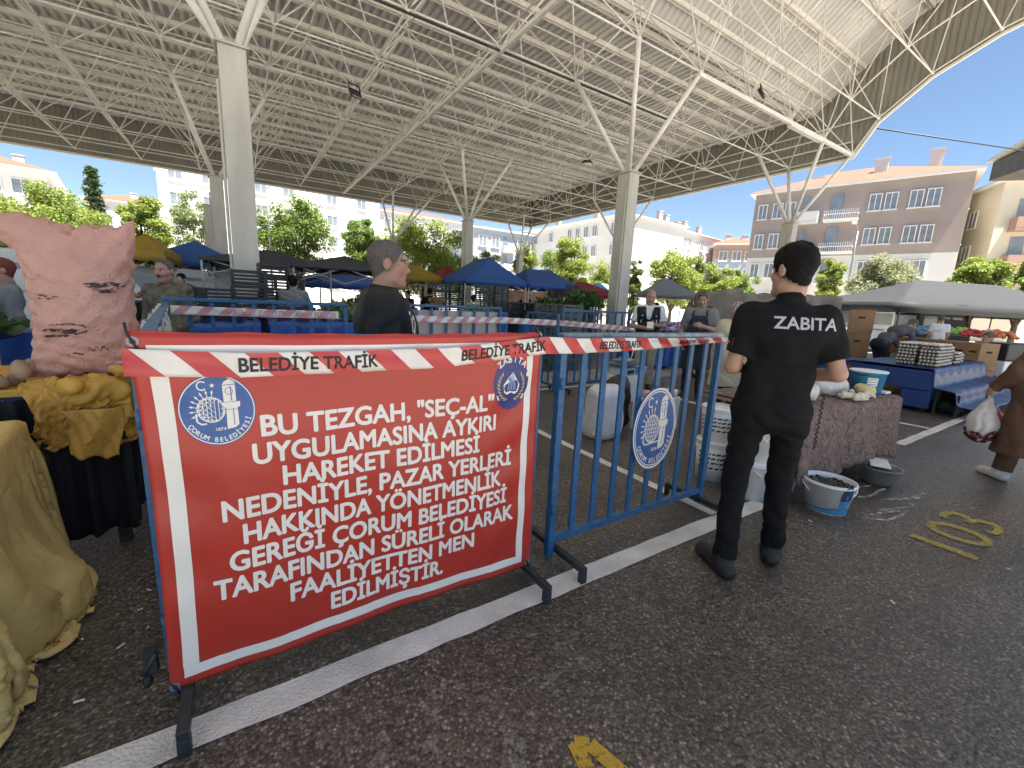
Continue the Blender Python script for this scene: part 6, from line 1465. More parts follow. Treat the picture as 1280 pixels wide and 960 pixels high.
# ------------------------------------------------------------------ egg stall and cardboard boxes on the right
es = thing('egg_stall', 'stepped stall covered with glossy blue sheeting and egg trays', 'stall', (9.9, 2.2, 0))
EX0, EX1, EZ = 9.0, 12.6, .68
MB().box(((EX0+EX1)/2, 2.50, EZ-.17), (EX1-EX0, 1.10, .31)).build('panel_body', M['blue_panel'], es, True, bevel=.015)
MB().box((EX0+.33, 2.14, .22), (.58, .36, .32)).build('lower_bin', M['blue_panel'], es, True, bevel=.02)
for x in (EX0+.1, EX0+.55): MB().lathe([(.02, 0), (.045, .01), (.045, .07), (.02, .08)], 10, (x, 2.05, 0)).build('caster', M['tyre'], es, True)
def stepsheet(u, v):
    prof = [(3.06, .70), (1.97, .70), (1.94, .50), (1.93, .42), (1.70, .395), (1.67, .37), (1.65, .22), (1.62, .19), (1.40, .165), (1.37, .15)]
    s = [0]; 
    for a, b in zip(prof[:-1], prof[1:]): s.append(s[-1]+math.hypot(a[0]-b[0], a[1]-b[1]))
    t = v*s[-1]; y = np.interp(t, s, [p[0] for p in prof]); z = np.interp(t, s, [p[1] for p in prof])
    x = EX0-.02+(EX1-EX0+.04)*u; drop = max(0, v-.45)
    return (x, y+.006*math.sin(x*13+z*9), z+.006*math.sin(x*9+y*3)+.002*math.sin(x*31))
q = MB(); q.grid(stepsheet, 70, 60); solidify(q.build('sheet', M['blue_sheet'], es, True), .004)
for x in (EX0+.12, EX1-.12):
    for y, z in ((1.45, .15), (1.66, .34), (1.9, .38)): MB().bar((x, y, 0), (x, y, z), .035).build('leg', M['lamp'], es, True)
q = MB(); q.box((EX0+.55, 1.80, .10), (.30, .2, .18)); q.ball((EX0+.28, 1.80, .14), .13, 10, sc=(1.4, 1, .8)); tag(q.build('dark_bundle', M['black_skirt']), 'dark bundle stowed under the blue sheeted step of the egg stall', 'bundle')
bt = thing('blue_table', 'long low blue table edge running left from the egg stall', 'table', (8.9, 3.8, 0))
MB().box((9.3, 4.25, .675), (.60, 2.3, .05)).build('tabletop', M['blue_panel'], bt, True, bevel=.01); MB().box((9.02, 4.25, .49), (.03, 2.3, .32)).build('apron_board', M['blue_panel'], bt, True)
for y in (3.3, 5.2): MB().box((9.3, y, .325), (.5, .05, .65)).build('leg', M['blue_panel'], bt, True)
tray_me = MB(); n = 6
for i in range(6):
    for j in range(5):
        x, y = (i-2.5)*.048, (j-2)*.048; tray_me.lathe([(.014, 0), (.024, .028)], 6, (x, y, 0), 0); tray_me.ball((x, y, .034), .020, 6, 1, (1, 1, 1.25))
tray_me.box((0, 0, .026), (.30, .25, .005)); tray_me = tray_me.mesh('egg_tray', [M['tray'], M['egg']])
rr = random.Random(12); ords = ['bottom', 'second', 'third', 'fourth', 'fifth', 'sixth', 'seventh']
for k, (x, y, nn, wh) in enumerate(((9.35, 2.12, 7, 'front left stack'), (9.67, 2.12, 7, 'second stack'), (9.99, 2.14, 6, 'third stack'), (10.55, 2.15, 4, 'low right stack'), (10.95, 2.2, 3, 'lowest stack'), (9.35, 2.40, 7, 'rear left stack'), (9.67, 2.40, 7, 'back second stack'), (10.0, 2.42, 5, 'back third stack'))):
    for i in range(nn):
        o = bpy.data.objects.new('egg_tray', tray_me); COL.objects.link(o); o.location = (x+rr.uniform(-.01, .01), y+rr.uniform(-.01, .01), .712+i*.052); o.rotation_euler = (0, 0, rr.uniform(-.06, .06))
        tag(o, f'tray of white eggs, {ords[i]} from below in the {wh} of the egg stall', 'egg tray', 'egg trays on the blue stall')
box_cache = {}
def carton(p, rz, w, d, h, label, open_=False, group='cardboard boxes behind the egg stall'):
    t = thing('cardboard_box', label, 'box', p, rz, group)
    q = MB(); q.box((0, 0, h/2), (w, d, h)) if not open_ else None
    if open_:
        tk = .012
        q.box((0, 0, tk/2), (w, d, tk)); q.box((0, -d/2+tk/2, h/2), (w, tk, h)); q.box((0, d/2-tk/2, h/2), (w, tk, h)); q.box((-w/2+tk/2, 0, h/2), (tk, d-2*tk, h)); q.box((w/2-tk/2, 0, h/2), (tk, d-2*tk, h))
    q.build('carton', M['card'], t, bevel=.006)
    for sx in (-1, 1): MB().box((sx*(w/2), 0, h*.68), (.008, .12, .04)).build('hand_hole', M['card_dark'], t)
    MB().box((0, -d/2, h*.68), (.13, .008, .04)).build('hand_hole', M['card_dark'], t)
    if not open_: MB().box((0, 0, h+.002), (w*.98, .06, .003)).build('packing_tape', M['tan_tarp'], t)
    return t
e1 = spot(1246, 12.3); e0 = spot(1122, 13.6); dr = (e1-e0).normalized(); ang = math.atan2(dr.y, dr.x); nb = 8
sp_ = (e1-e0).length/nb
for i in range(nb):
    p = e0+dr*sp_*(i+.5)
    for lv in range(2):
        carton(p+Vector((0, 0, lv*.53)), ang+rr.uniform(-.05, .05), sp_*.94, .42, .525, f'{["lower","upper"][lv]} brown cardboard box, {["eighth","seventh","sixth","fifth","fourth","third","second","first"][i]} from the right end behind the eggs', open_=(lv == 1 and i in (2, 4)))
p = spot(1077, 13.0)
for lv in range(3): carton(p+Vector((0, 0, lv*.54)), R(20)+rr.uniform(-.05, .05), .62, .46, .535, f'tall cardboard box, {["bottom","middle","top"][lv]} of three stacked right of the man in black')
p = spot(1056, 13.4)
for lv in range(2): carton(p+Vector((0, 0, lv*.50)), R(24), .5, .46, .495, f'brown cardboard box, {["lower","upper"][lv]} of two beside the tall stack behind the man in black')
p = spot(1140, 12.3); carton(p+Vector((0, 0, .3)), R(10), .5, .4, .42, 'open brown cardboard box in front of the bending man', open_=True)
carton(p+Vector((.02, .0, 0)), R(12), .5, .4, .295, 'low brown cardboard box under the open box the bending man reaches into')
p = spot(1268, 13.4); t = thing('freezer', 'white chest with dark lid at the right edge behind the boxes', 'freezer', p, R(-20)); MB().box((0, 0, .36), (1.1, .6, .72)).build('body', M['white_plastic'], t, bevel=.02); MB().box((0, -.02, .90), (1.1, .55, .34)).build('lid', M['lamp'], t, bevel=.02)

# ------------------------------------------------------------------ crates
def crate_mesh(m, nm, w=.50, d=.34, h=.235):
    q = MB(); tk = .012
    q.box((0, 0, .008), (w, d, .012))
    for sx in (-1, 1):
        for sy in (-1, 1): q.box((sx*(w/2-.022), sy*(d/2-.022), h/2+.01), (.044, .044, h-.012))
    for k, (z, t) in enumerate(((.035, .04), (.095, .03), (.150, .03), (.212, .042))):
        for s_ in (-1, 1): q.box((0, s_*(d/2-tk/2), z), (w-.09, tk, t)); q.box((s_*(w/2-tk/2), 0, z), (tk, d-.09, t))
    return q.mesh(nm, m)
CR = {k: crate_mesh(M[v], 'crate') for k, v in (('black', 'crate'), ('dark green', 'crate_green'), ('grey green', 'crate_grey'), ('blue', 'crate_blue'))}
ORD = ['bottom', 'second', 'third', 'fourth', 'fifth', 'sixth', 'seventh', 'eighth', 'ninth', 'tenth']
def crates(px, top, dist, kind, where, rz=0, n=None, z0=0.0, dx=(0, 0), s=1.0):
    p = spot(px, dist)+Vector((dx[0], dx[1], 0)); zt = zof(px, top, dist); n = n or max(1, int(round((zt-z0)/(.238*s)))); r_ = random.Random(int(px*7+dist))
    for i in range(n):
        o = bpy.data.objects.new('crate', CR[kind]); COL.objects.link(o); o.location = (p.x+r_.uniform(-.015, .015), p.y+r_.uniform(-.015, .015), z0+i*.238*s); o.rotation_euler = (0, 0, rz+r_.uniform(-.05, .05)); o.scale = (s, s, s)
        tag(o, f'{kind} crate, {ORD[i]} from below, stack {where}', 'crate', 'plastic crates stacked at the stalls')
    return p, z0+n*.238*s
def pile(label, c, r, m, n, ir, cat='vegetables', group='produce heaps', seed=0, sc=(1, 1, .8), name='produce_heap'):
    q = MB(); r_ = random.Random(seed)
    for i in range(n):
        a = r_.uniform(0, 6.3); k = math.sqrt(r_.random()); x, y = r[0]*k*math.cos(a), r[1]*k*math.sin(a); z = r[2]*(1-k*k)*r_.uniform(.6, 1)
        q.ball((x, y, z+ir*.5), ir*r_.uniform(.7, 1.2), 6, sc=sc)
    o = q.build(name, m); o.location = c; tag(o, label, cat, group, 'stuff'); return o
def leaves(label, c, r, m, n, L, seed=0, cat='greens'):
    r_ = np.random.default_rng(seed); k = r_.uniform(0, 1, n)**.5; a = r_.uniform(0, 6.28, n); P = np.stack([r[0]*k*np.cos(a), r[1]*k*np.sin(a), r[2]*(1-k*k)*r_.uniform(.3, 1, n)], 1)
    d = r_.normal(size=(n, 3)); d[:, 2] = np.abs(d[:, 2])+.3; d /= np.linalg.norm(d, axis=1)[:, None]; s = np.cross(d, r_.normal(size=(n, 3))); s /= np.linalg.norm(s, axis=1)[:, None]
    l = L*r_.uniform(.5, 1.2, n)[:, None]; V = np.stack([P-s*l*.25, P+s*l*.25, P+d*l+s*l*.2, P+d*l-s*l*.2], 1).reshape(-1, 3)
    o = link_mesh('greens_heap', np_mesh('greens_heap', V, np.arange(4*n).reshape(-1, 4), m, False)); o.location = c; tag(o, label, cat, 'produce heaps', 'stuff'); return o
crates(272, 353, 8.6, 'black', 'just left of the near column')
crates(311, 334, 8.7, 'black', 'in front of the near column', s=1.05)
crates(343, 337, 9.1, 'black', 'right of the near column', R(4)); crates(363, 345, 9.3, 'black', 'between the near column and the grey hooded man', R(-4))
crates(240, 352, 10.2, 'black', 'behind the camouflage man'); crates(222, 362, 9.8, 'black', 'left behind the camouflage man', R(5))
crates(176, 372, 8.2, 'black', 'right of the pink sack', R(6)); crates(163, 366, 8.8, 'black', 'half behind the pink sack')
crates(568, 353, 14.2, 'black', 'under the blue tent left pole', R(3)); crates(551, 356, 14.0, 'black', 'left of the blue tent pole', R(-3))
crates(606, 353, 13.4, 'dark green', 'under the middle of the blue tent'); crates(623, 354, 13.6, 'dark green', 'right of the middle under the blue tent', R(3))
crates(619, 379, 9.8, 'blue', 'behind the right end of the white sheet', n=5)
crates(641, 376, 11.0, 'black', 'right of the white sheet'); crates(657, 376, 11.3, 'black', 'second right of the white sheet', R(4)); crates(634, 380, 10.2, 'black', 'just past the white sheet edge', R(-3))
crates(672, 378, 11.0, 'black', 'in the middle of the back row gap', R(5))
p1, zt1 = crates(687, 382, 9.9, 'grey green', 'left of the back right barrier'); p2, zt2 = crates(700, 385, 9.6, 'grey green', 'behind the back right barrier post', R(4)); p3, zt3 = crates(712, 386, 9.4, 'grey green', 'behind the back right barrier', R(-4))
crates(664, 386, 10.2, 'blue', 'in the back row gap with a blue end', n=4)
for k, (px, top, dist) in enumerate(((680, 378, 12.6), (700, 376, 13.2), (720, 372, 13.6), (738, 370, 14.0))):
    pp, zz_ = crates(px, top+10, dist, 'black', ('left of the leafy heaps', 'under the leafy heap second from left', 'under the middle leafy heap', 'beside the square column under leafy greens')[k])
    leaves(('leafy green heap on the crates behind the white sheet end', 'second dark leafy heap on the crates', 'tall dark leafy heap left of the square column', 'dark leafy heap touching the square column')[k], (pp.x, pp.y, zz_-.05), (.42, .35, .42), M['leaf_green'], 500, .16, k)
for k, (px, top, dist) in enumerate(((694, 352, 15.5), (716, 350, 16.0), (735, 352, 15.0))):
    pp, zz_ = crates(px, top+8, dist, 'black', ('behind the leafy heaps, left', 'behind the leafy heaps, middle', 'behind the leafy heaps, right')[k])
leaves('pale bushy heap of greens under the blue tent', spot(595, 12.2)+Vector((0, 0, 1.05)), (.5, .4, .28), M['green_pile'], 500, .12, 9)
# left stalls under blue tarpaulin
def stall(label, x0, x1, y0, y1, z, m, name='market_stall', seed=0, group='low tarp covered stalls'):
    t = thing(name, label, 'stall', ((x0+x1)/2, (y0+y1)/2, 0), 0, group); ph = seed*1.7
    MB().box(((x0+x1)/2, (y0+y1)/2, z-.05), (x1-x0-.04, y1-y0-.04, .05)).build('tabletop', M['card'], t, True)
    for x in (x0+.08, x1-.08):
        for y in (y0+.08, y1-.08): MB().bar((x, y, 0), (x, y, z-.08), .05).build('leg', M['dark_steel'], t, True)
    q = MB()
    def f(u, v):
        x = x0+(x1-x0)*u
        if v < .3: return (x, y1-(y1-y0)*v/.3, z-.012+.03*abs(math.sin(x*9+v*7+ph)))
        w = (v-.3)/.7; return (x, y0-.03-.05*w*math.sin(x*8+ph)-.02*math.sin(x*21+w*4)-.05*w, z-w*(z-.08)+.02*math.sin(x*5)*(1-w)+.04*math.sin(x*7+ph)*w*(1-w)*4)
    q.grid(f, 80, 26); solidify(q.build('tarpaulin_cover', m, t, True), .004)
    q = MB(); q.grid(lambda u, v: (x0-.01-.02*math.sin(v*9+u*5), y0+(y1-y0)*u, z-.01-(z-.1)*v), 20, 8); q.build('tarpaulin_side', m, t, True); q = MB(); q.grid(lambda u, v: (x1+.01+.02*math.sin(v*9+u*5), y0+(y1-y0)*u, z-.01-(z-.1)*v), 20, 8); q.build('tarpaulin_side', m, t, True)
    return t
stall('blue tarp stall behind the left end of the back barrier', -1.65, .25, 7.0, 7.9, .96, M['blue_tarp'], seed=1)
stall('blue tarp stall with shiny plastic left of the grey haired officer', .35, 2.3, 7.1, 8.0, .98, M['blue_tarp'], seed=2)
stall('blue tarp stall at the left edge behind the pink sack', -3.4, -1.75, 5.3, 6.2, .92, M['blue_tarp'], seed=3)
stall('light stall table under the blue tent with green peppers', 2.4, 5.2, 10.6, 11.6, .98, M['tent_grey'], seed=4)
stall('dark blue stall behind the man in the vest', 8.0, 10.4, 6.6, 7.6, .86, M['blue_tarp'], seed=5)
stall('stall with bright plastic ware under the large grey tent', 19.5, 25.5, 7.6, 8.8, .95, M['tent_white'], seed=6)
leaves('leafy greens at the left edge behind the pink sack', (-2.25, 5.6, .95), (.5, .4, .22), M['leaf_green'], 700, .16, 21)
o = bpy.data.objects.new('crate', CR['black']); COL.objects.link(o); o.location = (-2.1, 5.3, .93); tag(o, 'black plastic crate on the blue tarp stall at the left edge', 'crate', 'plastic crates stacked at the stalls')
for k, (x, y, rz) in enumerate(((-1.35, 7.3, 0), (-.8, 7.35, .05), (-.2, 7.3, -.04), (.75, 7.4, .03))):
    o = bpy.data.objects.new('crate', CR['black']); COL.objects.link(o); o.location = (x, y, .965); o.rotation_euler = (0, 0, rz)
    tag(o, f'black plastic crate lying on the blue tarp, {["first","second","third","fourth"][k]} from the left behind the back barrier', 'crate', 'plastic crates stacked at the stalls')
leaves('cabbage leaves on the stall left of the grey haired officer', (1.55, 7.6, .99), (.45, .3, .26), mat('pale_cabbage', (.20, .26, .09), .6, .3, 20), 420, .16, 22)
leaves('second leafy heap beside the cabbage leaves', (2.2, 9.2, 1.05), (.5, .35, .30), M['leaf_green'], 420, .16, 23)
pile('red tomatoes at the back barrier near the grey haired officer', (1.95, 7.3, .98), (.26, .2, .12), M['red_veg'], 60, .035, seed=1)
pile('small light onions on the far stall right of the pink sack', (-1.15, 8.6, 1.18), (.4, .25, .12), M['brown_veg'], 60, .04, seed=2)
pile('pale green peppers heaped on the stall under the blue tent', (3.4, 11.0, 1.0), (.6, .35, .20), M['green_pile'], 120, .05, seed=3)
pile('yellow lemons heaped behind the grey haired officer', (2.6, 10.9, 1.0), (.3, .25, .16), M['cheese'], 60, .045, seed=4)
pile('brown onions hanging heap under the blue tent', (5.1, 12.4, 1.15), (.35, .25, .35), M['brown_veg'], 90, .05, seed=5)
pile('purple and white clothes piled on the stall behind the man in the vest', (9.1, 7.0, .88), (1.0, .4, .16), mat('mixed_clothes', (.05, .04, .22), .8, .2, 9, col2=(.62, .58, .66)), 120, .09, 'clothes', seed=6)
for k, (px, py, d_, m, lab) in enumerate(((1142, 408, 22.5, 'bucket_blue', 'blue plastic ware heap under the grey tent left part'), (1162, 410, 22.3, 'tent_light', 'light blue plastic ware heap under the grey tent'), (1184, 412, 22.0, 'bucket_blue', 'second blue plastic ware heap under the grey tent'))):
    pile(lab, spot(px, d_)+Vector((0, 0, .96)), (.5, .4, .28), M[m], 60, .08, 'plastic ware', seed=k)
for k, (px, d_, col, lab) in enumerate(((1206, 21, (.30, .62, .05), 'lime green plastic basins under the grey tent'), (1222, 20.5, (.62, .05, .06), 'red plastic basins under the grey tent'), (1252, 20, (.70, .20, .06), 'orange plastic ware at the right edge under the grey tent'), (1238, 22, (.66, .62, .58), 'white plastic ware under the grey tent'))):
    pile(lab, spot(px, d_)+Vector((0, 0, 1.0)), (.55, .4, .22), mat('plastic_'+lab.split()[0], col, .35, .1, 10), 60, .075, 'plastic ware', seed=10+k)
o = MB().box((0, 0, 1.15), (5.4, .05, 1.9)).build('hanging_goods', mat('orange_light_painted_goods', (.72, .22, .06), .7, .3, 2.5, col2=(.75, .62, .5))); o.location = spot(655, 25); tag(o, 'orange lit goods wall glimpsed under the blue tents', 'display')  # orange light on the stalls is painted into this panel's colour
# ------------------------------------------------------------------ vehicles
def van(label, p, rz, m, L=4.6, Hh=1.95, W_=1.8, name='parked_van', cat='van'):
    t = thing(name, label, cat, p, rz, 'parked vehicles')
    pr = [(-L/2, .45), (-L/2, Hh*.92), (-L/2+.12, Hh), (L*.18, Hh), (L*.30, Hh*.94), (L*.40, Hh*.58), (L*.49, Hh*.50), (L/2, .45), (L/2, .30), (-L/2, .30)]
    q = MB(); n = len(pr)
    for s in (-1, 1): q.v += [(x, s*W_/2*(1 if z < Hh*.6 else .93), z) for x, z in pr]
    q.f = [tuple(range(n)), tuple(reversed(range(n, 2*n)))]+[(i, n+i, n+(i+1) % n, (i+1) % n) for i in range(n)]; q.m = [0]*len(q.f); q.sm = [False]*len(q.f); q.build('body', m, t, bevel=.05)
    for s in (-1, 1):
        for x0, x1 in ((-L*.42, -L*.18), (-L*.14, L*.06), (L*.09, L*.28)):
            q = MB(); y = s*(W_/2*.955+.006); q.quad([(x0, y, Hh*.62), (x1+(.12 if x1 > L*.2 else 0), y, Hh*.62), (x1-.06, y*.985, Hh*.88), (x0, y*.985, Hh*.88)]); solidify(q.build('side_window', M['glass'], t), .012, 0)
        for x in (-L*.30, L*.32): MB().tube((x, s*(W_/2-.2), .32), (x, s*(W_/2+.01), .32), .32, 18).build('wheel', M['tyre'], t)
    q = MB(); q.quad([(L*.315, -W_*.42, Hh*.90), (L*.315, W_*.42, Hh*.90), (L*.395, W_*.45, Hh*.61), (L*.395, -W_*.45, Hh*.61)]); o = solidify(q.build('windscreen', M['glass'], t), .02, 0)
    q = MB(); q.box((-L/2-.008, 0, Hh*.74), (.02, W_*.78, Hh*.28)); q.build('rear_window', M['glass'], t)
    for s in (-1, 1): MB().box((-L/2-.01, s*W_*.44, Hh*.45), (.03, .12, .28)).build('tail_light', M['red_veg'], t); MB().box((L/2-.02, s*W_*.38, Hh*.40), (.08, .26, .14)).build('headlight', M['foam'], t)
    return t
van('white van parked behind the crates left of the near column', spot(262, 17.5), R(8), M['van'])
van('white van parked behind the far left stall at the edge', spot(20, 12.5), R(15), M['van'])
van('white van parked beyond the cardboard boxes on the right', spot(1050, 29), R(60), M['van'])
van('dark van parked behind the big grey tent', spot(1160, 34), R(-15), M['charcoal'])

# ------------------------------------------------------------------ people
def bend(x, y, z): return (x, y, z)
zb_ = person('man in black uniform with ZABITA on his back, standing at the barrier end', (2.36, 1.105, 0), R(43-90), 1.765, .0075,
    J=dict(al=(-.15, -.12, .085), ar=(.15, .10, .085), kl=(-.125, -.01, .49), kr=(.125, .09, .49), tl=(-.21, .03, .035), tr=(.19, .25, .035), sl=(-.172, -.01, 1.40), sr=(.172, -.01, 1.40), el=(-.218, -.01, 1.13), wl=(-.09, .22, 1.10), er=(.262, -.02, 1.13), wr=(.09, .26, 1.06), hip=(-.005, .0, .95)),
    head=(R(28), R(-4), 0), top_mat=M['black_cloth'], leg_mat=M['black_cloth'], hair='black', hair_thick=.014, skin=(.40, .235, .155), build=.93, hem=.86, seed=4)
def on_body(root, part, frm, dirv, org):
    """a mapper that throws flat (u, v) print onto a garment from one side (root's own axes)"""
    bv = bvh_of(child(root, part).data); dirv = Vector(dirv).normalized(); up = Vector((0, 0, 1)); ux = dirv.cross(up).normalized()
    def f(u, v, l):
        o = Vector(org)+ux*u+Vector((0, 0, v))-dirv*.6; h = bv.ray_cast(o, dirv)
        p = h[0] if h[0] is not None else o+dirv*.55
        return tuple(p-dirv*(.0022+l))
    return f
d = Decal(); d.text('ZABITA', -.138, .138, 0, .056, 0, 1, .02)
d.build('back_lettering', [M['grey_letter']], on_body(zb_, 'shirt', None, (-.18, 1, 0), (.036, 0, 1.355)), zb_, False)
d = Decal(); d.poly([(-.034, -.022), (.034, -.022), (.034, .022), (-.034, .022)], 0, 2); d.ring((-.006, 0), .008, .0125, 1, 3, 20, 1, .7, 5.6)
d.poly([(.010+.006*math.cos(i*math.pi/5)*(1 if i % 2 == 0 else .42), .006*math.sin(i*math.pi/5)*(1 if i % 2 == 0 else .42)) for i in range(10)], 1, 3)
d.build('flag_patch', [mat('flag_red', (.60, .05, .05), .7), M['white_vinyl']], on_body(zb_, 'shirt', None, (1, .55, 0), (-.23, -.01, 1.27)), zb_, False)
q = MB(); q.chain([(-.185*math.cos(a), -.0-.16*math.sin(a)*.95+.0, .965) for a in np.linspace(0, 2*math.pi, 25)], .016, 6); 
q = MB(); hp = np.array([.19, -.05, 1.0]); q.chain([(.205+.006*math.cos(i*1.5), -.06+.006*math.sin(i*1.5), 1.04-.006*i) for i in range(50)], .004, 5); q.build('radio_cord', M['lamp'], zb_)

of = person('grey haired officer in a black vest standing in profile behind the banner', (.685, 2.38, 0), R(-15-90), 1.71, .0075, J=dict(al=(-.12, -.02, .085), wl=(-.2, .14, .93), wr=(.2, .14, .93)), head=(R(2), R(-2), 0),
    top_mat=M['black_vest'], sleeve='short', leg_mat=M['dark_trouser'], vest=M['black_vest'], hair='grey', hair_cut=.012, hair_thick=.0015, skin=(.37, .205, .14), build=1.2, belly=.6, seed=6)
d = Decal()
d.poly([(-.035, .03), (.045, .045), (.050, .005), (-.025, -.02)], 0, 1); d.path([(.055, .0), (.06, -.06), (.085, -.10), (.075, -.16), (.095, -.21)], .018, 0, 1); d.path([(.03, -.03), (.05, -.08), (.06, -.14)], .010, 0, 1)
d.build('vest_print', [M['white_vinyl']], on_body(of, 'vest', None, (-1, -.25, 0), (.0, .03, 1.38)), of, False)

p = onY(213, 400, 6.0); person('moustached man in brown camouflage behind the left back barrier', (p.x, 6.0, 0), R(245-90), 1.70, .0095, head=(R(-6), R(-6), 0), top_mat=M['camo'], sleeve='long', leg_mat=M['camo'], hair='grey', hair_cut=.03, moustache=True, stubble=.3, skin=(.36, .20, .14), seed=8, build=1.05, J=dict(wl=(-.15, .25, .95), wr=(.15, .25, .95)))
p = onY(373, 400, 8.2); person('man in grey hooded top seen from behind at the crates', (p.x, 8.75, 0), R(80-90), 1.72, .012, top_mat=M['grey_shirt'], sleeve='long', leg_mat=M['dark_trouser'], hair='black', skin=(.40, .24, .16), seed=9, J=dict(wr=(.25, .3, 1.05), er=(.27, .08, 1.16)))
p = onY(537, 380, 12.6); person('man in black T-shirt seen from behind under the yellow tent', (p.x, 12.6, 0), R(70-90), 1.74, .014, top_mat=M['black_cloth'], leg_mat=M['dark_trouser'], hair='black', skin=(.40, .24, .16), seed=10)
p = onY(801, 440, 5.15); vm = person('bald man in black and white vest holding a paper behind the back barrier', (p.x, 5.05, 0), R(222-90), 1.74, .0085, head=(R(8), R(-16), 0), top_mat=M['white_shirt'], leg_mat=M['khaki'], vest=M['black_vest'], hair=None, skin=(.42, .24, .17), stubble=.15, seed=11, build=1.02,
    J=dict(el=(-.27, .03, 1.14), wl=(-.10, .26, 1.16), er=(.27, .02, 1.12), wr=(.04, .27, 1.10), fl=(.8, .5, .1), fr=(-.8, .5, .1)))
d = Decal()
for sd in (-1, 1): d.path([(sd*.06, .12), (sd*.115, .02), (sd*.13, -.10)], .016, 0, 1)
d.disc((.065, -.06), .022, 1, 1)
d.build('vest_piping', [M['white_vinyl'], mat('badge_red', (.5, .08, .06), .5)], on_body(vm, 'vest', None, (0, -1, 0), (0, 0, 1.28)), vm, False)
q = MB(); q.box((-.02, .34, 1.15), (.10, .015, .12), M=Matrix.Rotation(.5, 3, 'X')); o = q.build('paper_slip', M['white_vinyl']); o.matrix_world = wm(vm); tag(o, 'small paper held by the bald man in the vest', 'paper')
p = at(866, 497); sl_ = person('grey haired seller in grey shirt and dark apron looking down at his hands', (p.x+.02, p.y+.06, 0), R(208-90), 1.73, .0085, head=(R(4), R(-20), 0), top_mat=M['grey_shirt'], leg_mat=M['dark_trouser'], apron=M['navy_cloth'], hair='brown', hair_cut=.012, hair_mat=M['hair_grey'], stubble=.35, skin=(.42, .24, .165), build=1.12, belly=.5, seed=12,
    J=dict(el=(-.29, .03, 1.13), wl=(-.07, .28, 1.20), er=(.27, .0, 1.11), wr=(.22, .14, .90), fl=(.75, .6, .25)))
p = at(899, 522); person('woman in patterned headscarf and beige coat seen from behind at the barrier end', (p.x+.05, p.y, 0), R(60-90), 1.555, .010, head=(R(10), R(-10), 0), top_mat=M['beige_coat'], sleeve='long', leg_mat=M['black_cloth'], coat_long=.50, scarf=M['scarf'], hair=None, skin=(.42, .26, .19), build=1.05, seed=13, J=dict(wl=(-.14, .24, .95), wr=(.14, .24, .95)))
stl = thing('folding_stool', 'small folding stool with white top beside the woman in the beige coat', 'stool', at(914, 535)+Vector((.05, .05, 0)), R(20))
MB().box((0, 0, .40), (.32, .28, .03)).build('seat', M['woven'], stl, bevel=.01)
for s in (-1, 1): MB().tube((-.14, s*.12, 0), (.14, s*.12, .39), .011, 6).build('leg', M['top_steel'], stl); MB().tube((.14, s*.10, 0), (-.14, s*.10, .39), .011, 6).build('leg', M['top_steel'], stl)
p = spot(1112, 12.4); person('man in charcoal shirt bending over the cardboard boxes', (p.x, p.y, 0), R(-28-90), 1.72, .011, head=(0, R(-50), 0), top_mat=M['slate'], sleeve='long', leg_mat=M['dark_trouser'], hair='grey', skin=(.40, .24, .16), seed=14, hem=.85,
    J=dict(hip=(0, -.10, .92), waist=(0, .03, 1.06), chest=(0, .24, 1.20), neck=(0, .42, 1.30), head=(0, .56, 1.36), sl=(-.18, .36, 1.25), sr=(.18, .36, 1.25), el=(-.22, .44, .98), er=(.22, .44, .98), wl=(-.16, .58, .78), wr=(.16, .58, .78), hl=(-.095, -.1, .88), hr=(.095, -.1, .88)))
bw_ = person('woman in long brown coat walking at the right edge carrying a plastic bag', (5.90, .50, 0), R(48-90), 1.64, .010, top_mat=M['brown_coat'], sleeve='long', coat_long=.30, leg_mat=M['brown_coat'], shoe_mat=M['white_shoe'], scarf=mat('olive_headscarf', (.16, .12, .07), .8, .1, 30), hair=None, skin=(.42, .25, .18), build=1.22, seed=15,
    J=dict(al=(-.12, .17, .085), ar=(.12, -.20, .10), tl=(-.13, .32, .035), tr=(.13, -.05, .035), kl=(-.11, .12, .49), kr=(.11, -.03, .49), el=(-.30, .04, 1.12), wl=(-.33, .22, .90), fl=(0, .25, -1)))
jw = Vector(bw_['_j']['wl']); wpos = wm(bw_) @ jw
pbg = thing('carrier_bag', 'white and pink plastic bag of dark red fruit carried by the woman in brown', 'bag', wpos+Vector((0, 0, -.50)))
D = SDF(.010); D.ell((0, 0, .14), (.15, .11, .14), k=.04); D.cap((-.03, 0, .20), (0, 0, .40), .10, .02, k=.05); D.cap((.08, 0, .1), (.02, 0, .38), .07, .015, k=.04)
link_mesh('white_film', D.mesh('white_film', M['bag'], noise=folds(.010, 60, 3)), pbg)
D = SDF(.010); D.ell((.09, -.03, .17), (.085, .09, .13), k=.04); D.cap((.07, -.02, .24), (.01, 0, .40), .06, .018, k=.05)
link_mesh('pink_film', D.mesh('pink_film', M['pink_bag'], noise=folds(.010, 60, 5)), pbg)
q = MB(); rr = random.Random(6)
for i in range(70): a = rr.uniform(0, 6.3); k_ = rr.uniform(.75, 1.02); zz_ = rr.uniform(0, .12); f_ = math.sqrt(max(.05, 1-((zz_-.14)/.14)**2)); q.ball((.152*f_*k_*math.cos(a), .112*f_*k_*math.sin(a), zz_), .022, 6)
q.build('fruit', M['cherry'], pbg)
q = MB(); q.chain([(0, 0, .38), (.0, .0, .46), (.0, .0, .50)], [.02, .012, .012], 6); q.build('bag_handle', M['bag'], pbg)
p = spot(1176, 18.5); person('person in white top behind the grey tent goods', (p.x, p.y, 0), R(-60), 1.62, .02, top_mat=M['white_shirt'], leg_mat=M['dark_trouser'], hair='grey', head=(0, R(-25), 0), seed=16, hands=False)
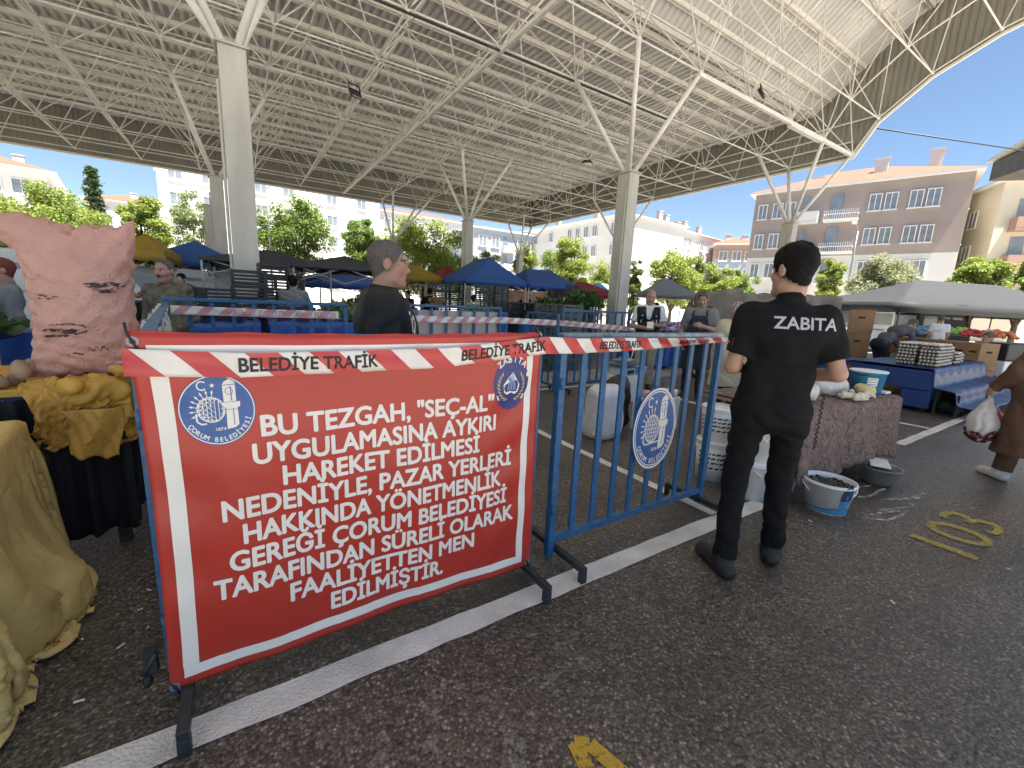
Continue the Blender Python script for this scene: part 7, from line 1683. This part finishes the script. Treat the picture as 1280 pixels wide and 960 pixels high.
p = spot(1240, 13.0); person('grey haired person in dark top sitting behind the boxes at the right', (p.x, p.y, -.36), R(150-90), 1.62, .02, top_mat=M['black_vest'], leg_mat=M['dark_trouser'], hair='grey', seed=17, hands=False)
p = spot(832, 11.0); person('woman in dark green bending over the clothes stall', (p.x, p.y, 0), R(-20-90+90), 1.6, .016, head=(0, R(-50), 0), top_mat=mat('dark_green_cloth', (.035, .045, .03), .85), sleeve='long', leg_mat=M['black_cloth'], hair='black', seed=18, hands=False,
    J=dict(hip=(0, -.10, .92), waist=(0, .03, 1.06), chest=(0, .20, 1.22), neck=(0, .34, 1.36), head=(0, .46, 1.44), sl=(-.18, .28, 1.31), sr=(.18, .28, 1.31), el=(-.22, .36, 1.04), er=(.22, .36, 1.04), wl=(-.16, .50, .84), wr=(.16, .50, .84), hl=(-.095, -.1, .88), hr=(.095, -.1, .88)))
p = spot(877, 10.2); person('man in dark cap half hidden behind the apron seller', (p.x, p.y, 0), R(180-90), 1.80, .016, top_mat=M['charcoal'], leg_mat=M['dark_trouser'], hair='black', seed=19, hands=False)
p = spot(820, 13.0); person('dark dressed person behind the bald man in the vest', (p.x, p.y, 0), R(200-90), 1.6, .02, top_mat=M['black_cloth'], sleeve='long', leg_mat=M['dark_trouser'], hair='black', seed=20, hands=False)
p = spot(592, 12.3); person('woman in white blouse with dark hair under the blue tent', (p.x, p.y, 0), R(-60), 1.58, .018, top_mat=M['white_shirt'], sleeve='long', leg_mat=M['dark_trouser'], hair='black', seed=21, hands=False)
p = spot(6, 6.8); person('person in red cap and grey top at the left edge behind the pink sack', (p.x, p.y, 0), R(200-90), 1.62, .014, top_mat=M['grey_shirt'], sleeve='long', leg_mat=M['dark_trouser'], hair='brown', hair_mat=mat('red_cap', (.16, .03, .025), .8), skin=(.40, .20, .15), seed=22, hands=False)
p = spot(510, 14.5); person('dark dressed vendor beside the man in the black T-shirt', (p.x, p.y, 0), R(210-90), 1.64, .02, top_mat=M['black_vest'], sleeve='long', leg_mat=M['dark_trouser'], hair='black', seed=23, hands=False)
p = spot(228, 12.5); person('man in black behind the camouflage man at the white van', (p.x, p.y, 0), R(240-90), 1.72, .018, top_mat=M['black_vest'], sleeve='long', leg_mat=M['dark_trouser'], hair='black', seed=24, hands=False, J=dict(wl=(-.05, .25, 1.45), wr=(.05, .25, 1.42), el=(-.26, .16, 1.2), er=(.26, .16, 1.2)))
for k, px in enumerate((651, 662, 676)):
    p = spot(px, 21+k); person(('first', 'second', 'third')[k]+' dark figure from the left under the second blue tent', (p.x, p.y, 0), R(90*k), 1.55+.05*k, .025, top_mat=(M['black_vest'], M['charcoal'], M['black_cloth'])[k], sleeve='long', leg_mat=M['dark_trouser'], hair='black', seed=30+k, hands=False)
